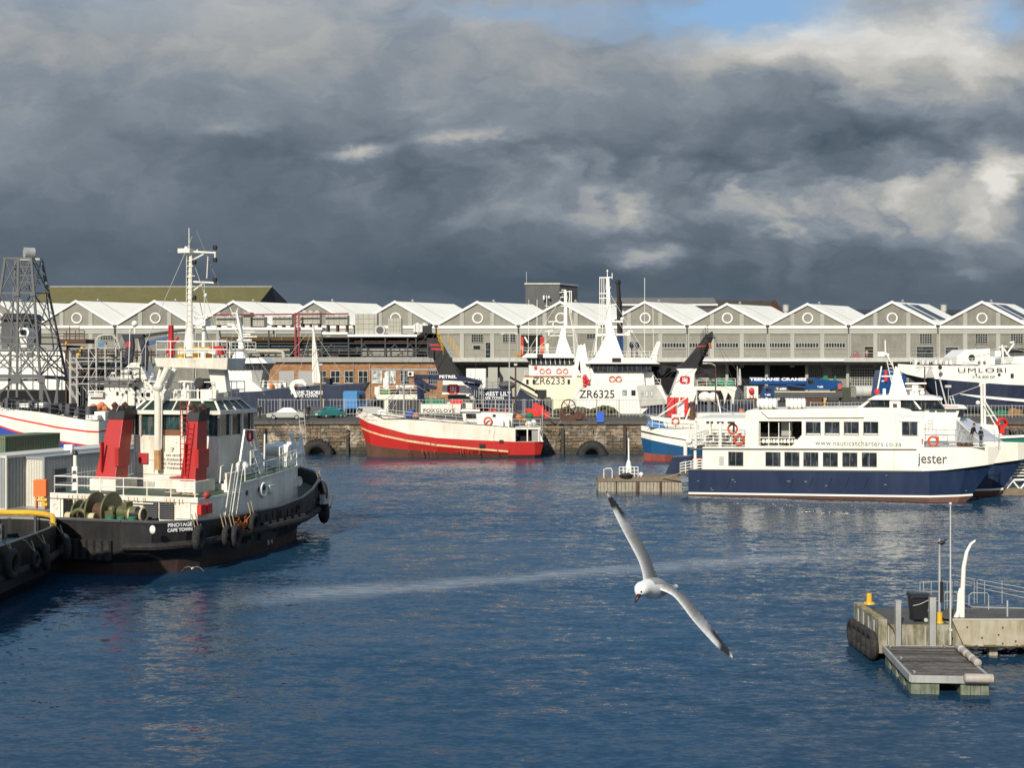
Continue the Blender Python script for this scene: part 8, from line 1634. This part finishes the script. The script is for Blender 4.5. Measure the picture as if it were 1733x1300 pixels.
# wheelie bin
t = jthing('wheelie_bin', 'black wheelie bin with a closed lid standing on the jetty', 'bin', 1554, .6); k = .0217
mb = MB(); rings = []
for z, w, d in ((.08, .22, .24), (.12, .235, .26), (.9, .31, .34)): rings.append([(-w, -d, z), (w, -d, z), (w, d, z), (-w, d, z)])
mb.loft(rings); t.part('body', mb, paint('black bin plastic', (.018, .019, .022), .4, dirt=.3), smooth=False, bevel=.03)
mb = MB(); mb.box(-.36, .36, -.4, .38, .9, .95); mb.ext([(-.34, -.36, .95), (-.34, .34, .95), (-.34, .2, 1.03), (-.34, -.2, 1.03)], (.68, 0, 0)); t.part('lid', mb, paint('black bin plastic', (.018, .019, .022)), smooth=False, bevel=.02)
for sg in (-1, 1): mb = MB(); mb.tube((sg*.2-.03, .25, .1), (sg*.2+.03, .25, .1), .1, n=14); t.part('wheel', mb, RUBBER)
mb = MB(); mb.disc((.18, -.32, .1), .07, (0, 1, 0), .03); mb.path([(-.3, -.36, .62), (-.05, -.38, .68), (.3, -.36, .84)], .012, 5); t.part('strap_and_hub', mb, LGREY)
# pontoon
t = TH('landing_pontoon', 'small landing pontoon with dark decking on pale floats moored to the jetty', 'pontoon', (12.86, 44.0, 0), -4.6)
PW, PL, PZ = 2.5, 4.75, .6
mb = MB()
rp = random.Random(3)
for k in range(30): y = .06+k*(PL-.1)/30; mb.box(.06, PW-.06, y, y+(PL-.1)/30-.016, PZ-.03, PZ+rp.uniform(-.004, .004), rp.choice((0, 0, 1, 2)))
t.part('decking', mb, [paint('bleached plank', (.12, .105, .09), .85, dirt=.8, dcol=(.05, .04, .035), scale=2), paint('dark damp plank', (.042, .034, .03), .7, dirt=.6, scale=1.5), paint('worn brown decking', (.062, .050, .044), .8, dirt=.9, dcol=(.15, .135, .12), scale=.9, streak=1)][::-1], smooth=False)
mb = MB()
for x_, y_ in ((.16, .3), (.16, 2.4), (.16, 4.3), (PW-.4, 4.5)): mb.box(x_-.03, x_+.03, y_-.12, y_+.12, PZ+.06, PZ+.09); mb.box(x_-.02, x_+.02, y_-.05, y_+.05, PZ+.004, PZ+.06)
t.part('cleats', mb, STEEL, smooth=False)
mb = MB(); mb.box(0, PW, -.04, .05, PZ-.22, PZ+.015); mb.box(0, PW, PL-.05, PL, PZ-.22, PZ+.015); mb.box(-.04, .055, .05, PL-.05, PZ-.22, PZ+.015); mb.box(PW-.055, PW+.04, .05, PL-.05, PZ-.22, PZ+.015); t.part('aluminium_frame', mb, STEEL, smooth=False, bevel=.01)
FL = paint('mossy float plastic', (.20, .22, .165), .7, dirt=.8, dcol=(.08, .10, .06), scale=2.5)
for (x0, x1) in ((.02, .92), (PW-.92, PW-.02)):
    for k in range(4):
        y = .06+k*1.2; mb = MB(); mb.box(x0, x1, y, y+.8, -.35, PZ-.225); o = t.part('float', mb, FL, bevel=.04)
        mb = MB()
        for q in (.3, .62): mb.box(x0+q, x0+q+.02, y-.012, y-.002, -.1, PZ-.25)
        t.part('float_ribs', mb, DGREY, parent=o, smooth=False)
for k in range(4):
    mb = MB(); y = 3.9-k*.72; mb.path([(PW-.06, y+.32, PZ+.13), (PW-.02, y+.26, PZ+.13), (PW-.02, y-.26, PZ+.13), (PW-.06, y-.32, PZ+.13)], [.06, .13, .13, .06], 12); t.part('edge_fender', mb, paint('dirty beige fender', (.42, .37, .32), .7, dirt=.4, scale=3))
mb = MB(); mb.path([(PW-.86, -.12, PZ-.02), (PW-.82, -.12, PZ-.02), (PW+.04, -.12, PZ-.02), (PW+.08, -.12, PZ-.02)], [.09, .15, .15, .09], 14); t.part('front_fender', mb, paint('dirty beige fender', (.42, .37, .32)))
for px, y0, y1, w in ((1519.5, 1019, 1094, .095), (1578, 1010, 1096, .11)):
    p = at(px, y1, YJ-.22); q = at(px, y0, YJ-.22); t = TH('steel_pile', 'square galvanised pile guiding the pontoon, ' + ('left one clear of the bin' if px < 1550 else 'right one with a dark cap beside the bin'), 'pile', (p.x, YJ-.22, -2), group='galvanised guide piles')
    mb = MB(); mb.box(-w, w, -.1, .1, 0, q.z+2); t.part('post', mb, STEEL, smooth=False, bevel=.015)
    mb = MB(); mb.box(-w*1.1, w*1.1, -.12, .12, q.z+2.001, q.z+2.05); t.part('cap', mb, DGREY if px > 1550 else STEEL, smooth=False)
t = jthing('flag_pole', 'very tall thin pole fixed to the front of the jetty', 'pole', 1608.5, -.1, .6); mb = MB(); H = at(1608, 853, YJ-.1).z-.6; mb.tube((0,0,0), (0,0,H), .035, .022, n=8); t.part('pole', mb, LGREY); mb = MB(); mb.ball((0,0,H), .06); mb.box(-.05, .05, -.04, .1, .5, .58); t.part('cap', mb, LGREY)
t = jthing('lamp_pole', 'grey pole with a small dark lamp arm behind the wheelie bin', 'lamp post', 1590, 1.6); z = lambda y: at(1590, y, YJ+1.6).z-ZJ-.02; mb = MB(); mb.tube((0,0,0), (0,0,z(912)), .05, .04, n=8); t.part('pole', mb, STEEL); mb = MB(); mb.ball((.08, 0, z(919)), .1, 8, 6, sz=(1.4, 1, .8)); mb.tube((.1, 0, z(919)), (.32, 0, z(911)), .05, .02); t.part('lamp_head', mb, BLACK); mb = MB(); mb.box(.0, .12, -.05, .1, z(1020), z(985)); t.part('switch_box', mb, BLACK, smooth=False)
t = jthing('curved_lamp', 'white curved swan neck lamp with a forked base on the jetty', 'lamp post', 1629, .9); c = lambda px, py: V(((px-1629)*(YJ+.9)/FPX, 0, at(px, py, YJ+.9).z-ZJ-.02))
mb = MB(); mb.path([c(1628, 1050), c(1629, 1000), c(1631, 960), (c(1636, 935)), c(1643, 921), c(1652, 914.5)], [.10, .085, .075, .065, .05, .035], 10); t.part('neck', mb, CREAM)
mb = MB(); mb.path([c(1617, 1049), c(1622, 1035), c(1624, 1005), c(1625, 996)], [.1, .07, .075, .04], 8); mb.disc(c(1628, 1050)+V((0,0,.02)), .2, (0,0,1), .04); t.part('base', mb, CREAM); mb = MB(); mb.box(c(1650, 914).x, c(1656, 914).x, -.04, .04, c(1650, 916).z, c(1650, 914).z); t.part('lamp_head', mb, DGREY)
t = jthing('jetty_railing', 'thin galvanised railings at the back of the jetty and walkway', 'railing', 1650, 2.4); c = lambda px, py, d=0: V(((px-1650)*(YJ+2.4)/FPX, d, at(px, py, YJ+2.4).z-ZJ-.02))
mb = MB()
for y in (985, 1002, 1017): mb.tube(c(1560, y), c(1622, y), .014)
for x in (1557, 1563, 1576, 1590, 1603, 1611): mb.tube(c(x, 1030), c(x, 984), .014)
mb.path([c(1622, 1027), c(1620, 1005), c(1617, 1003), c(1600, 1003), c(1598, 1007), c(1598, 1040)], .02); mb.path([c(1733, 1030), c(1645, 1028), c(1640, 1024), c(1640, 1008), c(1645, 1004), c(1670, 1004), c(1673, 1008), c(1673, 1040)], .02)
for x0, y0, x1, y1 in ((1640, 988, 1760, 1000), (1650, 996, 1760, 1008), (1660, 1004, 1760, 1018)): mb.tube(c(x0, y0, 2), c(x1, y1, 0), .014)
for x in (1664, 1669, 1682, 1712): mb.tube(c(x, 1030, 1), c(x, 990, 1), .014)
mb.tube(c(1682, 1050, -1.4), c(1682, 1006, -1.4), .035); t.part('rails', mb, STEEL)
mb = MB(); mb.tube(c(1640, 1032, 1), c(1740, 1042, 0), .04); mb.tube(c(1655, 1040, 0), c(1662, 1033, 0), .04); t.part('dark_ramp_beam', mb, DGREY)
# ================================================================ gulls
def gull(label, C, k, py0, px0, Lw, Rw, body, eye=True, cat='gull'):
    """C: world position; Lw/Rw: span stations (leading px,py, trailing px,py, depth lead, depth trail) ; k px per metre"""
    t = TH('seagull', label, 'gull', C); c = lambda px, py, y=0: V(((px-px0)/k, y, (py0-py)/k))
    GU = paint('gull grey', (.33, .32, .31), .7, dirt=.15, scale=8, streak=1); GW = paint('gull white', (.80, .79, .75), .7, dirt=.12, scale=8, streak=1); GB = paint('gull black', (.012, .012, .013), .6, dirt=.1, scale=8)
    for W_, nm in ((Lw, 'wing'), (Rw, 'wing')):
        mb = MB(); K = len(W_); rings = []
        # smooth resample of the stations
        def cat_(f):
            i = min(int(f), K-2); u = f-i; p0, p1, p2, p3 = W_[max(i-1, 0)], W_[i], W_[i+1], W_[min(i+2, K-1)]
            return [.5*((2*b)+(-a+c_)*u+(2*a-5*b+4*c_-d)*u*u+(-a+3*b-3*c_+d)*u**3) for a, b, c_, d in zip(p0, p1, p2, p3)]
        M_ = 48; fr = []
        for q in range(M_+1):
            s_ = cat_((K-1)*q/M_); L = c(s_[0], s_[1], s_[4]); Tt = c(s_[2], s_[3], s_[5]); d = Tt-L; n = d.cross(V((0, 1, 0))).normalized() if abs(d.y) < .9*d.length else V((0, 0, 1))
            span_f = q/M_; th = max(.002, .013*(1-span_f)); nn = c(*W_[min(K-1, K-1)][:2], 0)-c(*W_[0][:2], 0); up = d.cross(nn).normalized()
            if up.y > 0: up = -up
            Tt = Tt+d*(.09 if q % 2 else -.03)*(1 if .1 < span_f < .97 else 0)
            rings.append([L, L+d*.10+up*th, L+d*.3+up*th*1.3, L+d*.65+up*th*.8, Tt, L+d*.65-up*th*.2, L+d*.3-up*th*.2, L+d*.1-up*th*.35]); fr.append(span_f)
        n = 8
        mb.loft(rings); o = t.part(nm, mb, GWING, ang=70)
        ca = o.data.color_attributes.new('plumage', 'FLOAT_COLOR', 'POINT')
        sm = lambda e0, e1, x: max(0, min(1, (x-e0)/(e1-e0)))
        for i in range(M_+1):
            for j in range(n):
                f = fr[i]; ch = (0, .12, .35, .7, 1, .7, .35, .12)[j]; under = j in (5, 6, 7)
                col = .27-.14*sm(.4, 1, ch) if not under else .36
                col = col+(.72-col)*(1-sm(.04, .14, ch))                       # white leading edge
                col = col+(.62-col)*sm(.50, .66, f)*(1-sm(.35, .9, ch)*.55)     # pale outer primaries
                bl = max(sm(.72, .77, f), sm(.60, .68, f)*sm(.5, .65, ch)); col = col*(1-bl)+.014*bl
                mi = sm(.88, .90, f)*(1-sm(.95, .965, f))*(1 if .1 < ch < .8 else .3); col = col*(1-mi)+.6*mi
                ca.data[i*n+j].color = (col, col*.975, col*.93, f)
    mb = MB(); pts = [c(*b[:3]) for b in body]; mb.path(pts, [b[3] for b in body], 14); o = t.part('body', mb, [GW, GU], ang=80)
    for p in o.data.polygons:
        if p.normal.z > .35 and -.06 < p.center.y < .24: p.material_index = 1
    return t, c
def gull_wing_mat():
    m, t_, b_ = newmat('gull wing plumage'); at_ = N(t_, 'ShaderNodeVertexColor', layer_name='plumage'); g_ = N(t_, 'ShaderNodeNewGeometry')
    n_ = N(t_, 'ShaderNodeTexNoise', i_Scale=60.0, i_Detail=3.0); t_.links.new(g_.outputs['Position'], n_.inputs['Vector'])
    w_ = mth(t_, 'PINGPONG', mth(t_, 'MULTIPLY', at_.outputs['Alpha'], 24.0), .5)
    dk = mth(t_, 'MULTIPLY_ADD', ramp(t_, w_, [(.0, 1.0), (.14, 0.0)]), -.16, 1.0); dk = mth(t_, 'MULTIPLY', dk, mth(t_, 'MULTIPLY_ADD', n_.outputs[0], .3, .85))
    cc_ = N(t_, 'ShaderNodeCombineXYZ')
    for i_ in range(3): t_.links.new(dk, cc_.inputs[i_])
    t_.links.new(mixc(t_, 1.0, at_.outputs['Color'], cc_.outputs[0], 'MULTIPLY'), b_.inputs['Base Color']); b_.inputs['Roughness'].default_value = .75; return m
GWING = gull_wing_mat()
Lw = [(1087, 980, 1118, 993, -.05, .10), (1085, 966, 1112, 974, -.05, .10), (1079, 947, 1103, 950, -.04, .11), (1068, 925, 1091, 925, -.02, .11), (1053, 897, 1073, 897, .0, .12), (1040, 870, 1055, 868, .03, .12), (1031, 848, 1041, 848, .05, .12), (1027.5, 835, 1029, 834.5, .08, .12)]
Rw = [(1098, 992, 1110, 980, -.05, .08), (1112, 995, 1122, 987, -.05, .08), (1134, 1003, 1142, 998, -.08, .05), (1150, 1020, 1163, 1013, -.10, .02), (1165, 1040, 1180, 1033, -.12, .0), (1186, 1064, 1198, 1055, -.13, -.02), (1208, 1087, 1216, 1078, -.15, -.05), (1225, 1099, 1229, 1094, -.16, -.08), (1232, 1104, 1234, 1102, -.16, -.12)]
body = [(1074, 999, -.155, .010), (1076, 995, -.15, .022), (1079, 991, -.14, .032), (1082, 990, -.125, .036), (1087, 990, -.10, .036), (1093, 991, -.07, .042), (1101, 995, -.02, .052), (1110, 998, .03, .053), (1120, 1001, .09, .044), (1131, 1005, .15, .030), (1142, 1008, .21, .018), (1150, 1010, .25, .014), (1157, 1011, .30, .012)]
kk = FPX/6.6
t, c = gull('large white and grey gull with black wingtips gliding close in front of the camera', at(1095, 990, 6.6), kk, 990, 1095, Lw, Rw, body)
BEAK = paint('dark red beak', (.045, .005, .005), .35, dirt=.3)
mb = MB(); mb.path([c(1077, 997, -.155), c(1074, 1001, -.168), c(1070.5, 1007, -.176), c(1069, 1010.5, -.176)], [.012, .0095, .006, .0015], 8); t.part('beak', mb, BEAK)
for dx_, yy_ in ((1079.5, -.157), ): mb = MB(); mb.ball(c(dx_, 992, yy_-.012), .0048, 10, 8); t.part('eye', mb, BLACK)
mb = MB(); mb.path([c(1124, 1010, .1), c(1131, 1013.5, .12)], [.006, .004], 6); mb.path([c(1129, 1011, .14), c(1135, 1012.5, .16)], [.006, .004], 6); t.part('feet', mb, BLACK)
# smaller gulls
def far_gull(label, px, py, Y, span, up):
    k = 336/.98; sc = span/.98
    t = TH('seagull', label, 'gull', at(px, py, Y)); mb = MB()
    for sg in (-1, 1):
        pts = [(0, .0), (.16, .07*up), (.33, .02*up), (.48, -.14*up)]
        r_ = [[(sg*x*sc, -.06*sc, z*sc), (sg*x*sc, 0, z*sc+.012*sc), (sg*x*sc, .06*sc*(1-x), z*sc), (sg*x*sc, 0, z*sc-.006*sc)] for x, z in pts]; mb = MB(); mb.loft(r_); t.part('wing', mb, paint('gull wing grey', (.3, .3, .3), .7, dirt=.1))
    mb = MB(); mb.path([(-.0, -.2*sc, -.01*sc), (0, -.14*sc, 0), (0, -.04*sc, -.01*sc), (0, .1*sc, -.01*sc), (0, .22*sc, 0)], [.012*sc, .035*sc, .05*sc, .04*sc, .012*sc], 10); t.part('body', mb, paint('gull white', (.80, .79, .75)))
far_gull('small gull skimming low over the water beneath the black tug', 326, 962, 56, .95, 1.0)
far_gull('tiny far gull in the sky left of the tug mast', 286, 425, 150, .8, .8); far_gull('tiny far gull in the dark sky above the white roofs', 675, 458, 160, .8, .6)
# ================================================================ rigging, wires and yard clutter
def wires(label, name, cat, Y, segs, mt, r=.035, x=None):
    t = TH(name, label, cat, (at(segs[0][0], 614, Y).x, Y, ZQ)); return t
rgx = random.Random(77)
def yard(name, label, cat, px, py, Y, mt, fn, group=None):
    mb = MB(); fn(mb); o = mb.build(name, mt, None, smooth=False, bevel=.02); o.location = at(px, 614, Y); o.location.z = ZQ; tag(o, label, cat, group); return o
def pallets(n): return lambda m: [m.box(-.6, .6, -.5+.0, .5, .16*i, .16*i+.03) or m.box(-.6, -.5, -.5, .5, .16*i+.03, .16*i+.13) or m.box(.5, .6, -.5, .5, .16*i+.03, .16*i+.13) for i in range(n)]
yard('pallet_stack', 'tall stack of wooden pallets behind the fence left of the light blue truck', 'pallets', 572, 0, 179, WOOD, pallets(9), 'pallet stacks in the yard')
yard('pallet_stack', 'low stack of wooden pallets in the yard beside the white site container', 'pallets', 782, 0, 200, WOOD, pallets(6), 'pallet stacks in the yard')
yard('pallet_stack', 'stack of wooden pallets behind the fence left of the cream trawler', 'pallets', 880, 0, 179, WOOD, pallets(5), 'pallet stacks in the yard')
for px, mt, lab in ((700, BLUE, 'blue oil drum behind the fence below the FOXGLOVE working deck'), (1166, YEL, 'yellow oil drum behind the fence beside the red crates'), (1186, RUST, 'rusty oil drum behind the fence under the white floats'), (1255, ORANGE, 'orange buoy barrel behind the fence near the rusty gate post'), (855, REDB, 'red oil drum behind the fence under the navy FOREST LILY stern')):
    yard('oil_drum', lab, 'drum', px, 0, 175+rgx.uniform(2, 4), mt, lambda m: (m.tube((0,0,0), (0,0,.88), .3, n=12), m.tube((0,0,.28), (0,0,.32), .32, n=12), m.tube((0,0,.58), (0,0,.62), .32, n=12)), 'drums behind the fence')
yard('fish_bin', 'grey insulated fish bin behind the fence left of the FOREST LILY stern', 'bin', 806, 0, 178, LGREY, lambda m: (m.box(-.6, .6, -.5, .5, .1, .8), m.box(-.63, .63, -.53, .53, .72, .82), m.box(-.5, -.3, -.4, .4, 0, .1), m.box(.3, .5, -.4, .4, 0, .1)))
yard('forklift', 'small yellow forklift parked under the balcony between dark bays', 'forklift', 968, 0, 235, YEL, lambda m: (m.box(-1, .8, -.5, .5, .3, 1.1), m.box(-.6, -.5, -.5, -.4, 1.1, 2.1), m.box(.3, .4, -.5, -.4, 1.1, 2.1), m.box(-.7, .5, -.55, .55, 2.1, 2.18), m.box(.9, 1.0, -.4, .4, .1, 2.4), m.box(1.0, 1.9, -.35, -.2, .1, .18), m.tube((-.6, -.55, .3), (-.6, .55, .3), .3, n=12), m.tube((.5, -.55, .3), (.5, .55, .3), .3, n=12)))
yard('white_van', 'white van parked in front of the dark bay right of the cream trawler', 'van', 1110, 0, 232, WHITEC, lambda m: (m.xz([(-2.4, .4), (2.3, .4), (2.4, 1.1), (1.7, 1.25), (1.2, 2.1), (-2.4, 2.2)], -.9, .9), m.tube((-1.5, -.92, .35), (-1.5, .92, .35), .35, n=12), m.tube((1.5, -.92, .35), (1.5, .92, .35), .35, n=12)))
# stays and aerial wires belong to the ships that carry them
ships = [o for o in COL.objects if o.get('category') in ('fishing boat', 'ship') and o.type == 'EMPTY']
def stays(root_name_label, segs, Y, mt=STEEL, r=.028):
    o = next((s_ for s_ in ships if root_name_label in s_['label']), None)
    if o is None: return
    I = (Matrix.Translation(o.location) @ Matrix.Rotation(o.rotation_euler.z, 4, 'Z')).inverted(); mb = MB()
    for x0, y0, x1, y1 in segs: mb.tube(I @ at(x0, y0, Y), I @ at(x1, y1, Y+1.5), r, n=4)
    mb.build('rigging', mt, o)
stays('ZR6325', [(1028, 470, 1000, 606), (1034, 500, 1096, 606), (1030, 520, 1118, 652), (1010, 567, 996, 640), (1066, 568, 1090, 606), (1000, 652, 978, 700), (1119, 652, 1140, 690), (1150, 690, 1060, 662)], 186, WHITEC)
stays('ZR6233', [(957, 492, 890, 600), (960, 500, 985, 620), (948, 556, 900, 598), (970, 568, 988, 600), (887, 638, 866, 690)], 198, WHITEC)
stays('FOXGLOVE', [(728, 560, 650, 668), (735, 566, 690, 668), (740, 575, 800, 660), (684, 620, 640, 668), (730, 606, 712, 684), (655, 632, 700, 668), (806, 600, 800, 700)], 187, DGREY)
stays('FLAME THORN with white sloping', [(401, 531, 386, 606), (404, 540, 440, 606), (529, 552, 500, 650), (530, 560, 590, 650), (529, 552, 452, 650), (404, 560, 470, 655)], 185, LGREY)
stays('black A-frame gantry and white sign', [(222, 566, 160, 660), (240, 566, 290, 650), (206, 566, 150, 668), (228, 550, 180, 640), (300, 560, 262, 660), (178, 600, 262, 636), (150, 640, 300, 628)], 175, DGREY, .035)
stays('leaning black gantry', [(1206, 563, 1245, 654), (1204, 566, 1284, 680), (1196, 575, 1130, 640), (1180, 620, 1250, 655), (1160, 612, 1120, 640)], 189, DGREY)
stays('lettered UMLOBI', [(1699, 586, 1612, 616), (1699, 586, 1760, 600), (1544, 616, 1600, 600)], 188, LGREY)
stays('red and white fishing boat', [(684, 630, 604, 698), (684, 640, 780, 697), (845, 684, 918, 724), (684, 660, 700, 708)], 152)
stays('blue and white fishing boat', [(1175, 662, 1092, 722), (1176, 662, 1260, 712), (1150, 662, 1110, 710)], 146.5, LGREY)
for o_, segs in ((T, [((7, -.2, 18.3), (13.5, -2.5, 5.6)), ((7, -.2, 15), (14, 1.5, 5.4)), ((7, .1, 18), (3.2, 2.6, 8.0)), ((7, -.1, 16.2), (5.2, -3.2, 10.9)), ((9.4, -2.4, 8.7), (13, -3, 5.5))]),):
    mb = MB()
    for a_, b_ in segs: mb.tube(a_, b_, .018, n=4)
    o_.part('rigging', mb, STEEL)
# clutter on the tug bridge roof and after deck
t = T; rr = random.Random(6); mb = MB()
for k in range(12):
    x = rr.uniform(5.4, 8.8); y = rr.uniform(-2.0, 2.0); h_ = rr.uniform(.3, 1.1); mb.tube((x, y, 8.66), (x, y, 8.66+h_), rr.uniform(.04, .12), n=7)
    if k % 3 == 0: mb.ball((x, y, 8.7+h_), .13, 8, 5)
for k in range(6): y = -2+k*.75; mb.path([(5.3, y, 8.66), (5.3, y, 9.2), (5.5, y, 9.3)], .03, 5)
t.part('roof_vents', mb, WHITEC)
mb = MB()
for k in range(4): y = -3.6+k*.5; mb.torus((1.0+.2*(k % 2), y, 3.72+.03*k), .28, .045, (0, 0, 1), 16, 6)
t.part('coiled_hawser', mb, ROPE)
mb = MB()
for k in range(7):
    x = -.5+k*2.6; mb.tube((x, -4.78, 1.62), (x, -4.95, 2.4), .05, n=4)
t.part('bulwark_stays', mb, DGREY)
mb = MB()
for z in (4.4, 5.2): mb.box(4.66, 4.699, -2.5, 2.4, z, z+.03)
for y in (-2.1, 2.3): mb.box(4.64, 4.698, y, y+.04, 3.7, 6.5)
t.part('plate_seams', mb, LGREY, smooth=False)
mb = MB(); mb.tube((-.12, -.3, 1.7), (-.12, -.3, 3.4), .05); mb.tube((-.12, 3.0, 1.7), (-.12, 3.0, 3.4), .04); mb.tube((-.12, -1.9, 3.3), (-.12, 1.2, 3.3), .035); t.part('deck_pipes', mb, HW_)
# mooring lines of the tug and ferry
def line(label, a, b, sag, r=.05):
    t = TH('mooring_rope', label, 'rope', a); d = V(b)-V(a); mb = MB(); mb.path([d*f-V((0, 0, sag*4*f*(1-f))) for f in [i/12 for i in range(13)]], r, 6); o = t.part('strand', mb, ROPE)
w = T.M @ V((-2.2, 3.4, 2.7)); line('pale mooring rope from the tug stern to the container quay', tuple(w), (-27, 79, 1.8), .3)
w = JES.M @ V((.3, 1, 2.3)); line('mooring rope from the ferry stern down to the floating pontoon', tuple(w), (10.8, 114.5, 1.0), .4, .035)
# weed and tide marks, bolts and chips on the near jetty and pontoon; rust runs on the tug
t = JT; rj = random.Random(31); WEED = paint('dark green weed', (.022, .028, .012), .9, dirt=.5, scale=5)
a = t.P(1500, 1058, 0); b = t.P(1608, 1100, 0)
mb = MB(); x = a.x-.3
while x < b.x-.1: w = rj.uniform(.04, .16); mb.box(x, x+w, -.006, .02, .345, .345+rj.uniform(.05, .22)); x += w*rj.uniform(.7, 1.1)
t.part('weed_fringe', mb, WEED, smooth=False)
mb = MB()
x = b.x+.6
while x < b.x+8: w = rj.uniform(.05, .2); mb.box(x, x+w, .444, .46, .42, .42+rj.uniform(.02, .09)); x += w
t.part('beam_stains', mb, paint('brown water stain', (.16, .11, .05), .9, dirt=.5, scale=4), smooth=False)
mb = MB()
for px, py in ((1637, 1062), (1662, 1080), (1697, 1063), (1719, 1086), (1690, 1075), (1697, 1090)): mb.disc(t.P(px, py, .44), .035, (0, 1, 0), .02, 8)
t.part('tie_holes', mb, RUST)
mb = MB()
for k in range(4): x = a.x+.05+k*.66; mb.box(x, x+.05, -.012, -.001, .4, 1.25)
t.part('steel_angles', mb, STEEL, smooth=False)
mb = MB(); mb.path([(a.x-.1, -.1, ZJ+.24), (a.x+.2, -.12, ZJ-.1), (a.x+.35, -.15, .75), (a.x+.3, -.3, .62)], .018, 5); t.part('mooring_chain', mb, RUST)
mb = MB(); zt = ZJ+.221; mb.box(a.x-.2, a.x-.12, 0, 2.9, zt, zt+.006); t.part('yellow_edge_line', mb, paint('worn yellow line', (.45, .30, .05), .8, dirt=.6, scale=4), smooth=False)
# rust runs below scuppers and along the tug's rail
mb = MB(); t = T
for k in range(26):
    x = rj.uniform(3.2, 10.5); z = rj.choice((2.3, 2.2, 1.2)); mb.box(x, x+rj.uniform(.015, .04), -5.012, -4.86, z-rj.uniform(.15, .5), z)
t.part('rust_run', mb, paint('rust run', (.07, .03, .018), .9, dirt=.5, scale=4), smooth=False)
mb = MB()
for k in range(22):
    y = rj.uniform(-4.3, 4.3); mb.box(-.125, -.101, y, y+rj.uniform(.02, .05), 3.42-rj.uniform(.05, .12), 3.6)
t.part('house_rust', mb, paint('pale rust run', (.40, .22, .10), .8, dirt=.4, scale=4), smooth=False)
# rust streaks on the red boat
ob = next(o for o in ships if 'red and white fishing boat' in o['label']); mb = MB()
for k in range(22):
    x = rj.uniform(-5, 7); z = rj.choice((1.75, 1.0, .9)); mb.box(x, x+rj.uniform(.03, .06), -.012, .05, max(.3, z-rj.uniform(.15, .5)), z)
mb.build('rust_streak', paint('orange rust run', (.34, .10, .03), .9, dirt=.5, scale=3), ob, smooth=False)
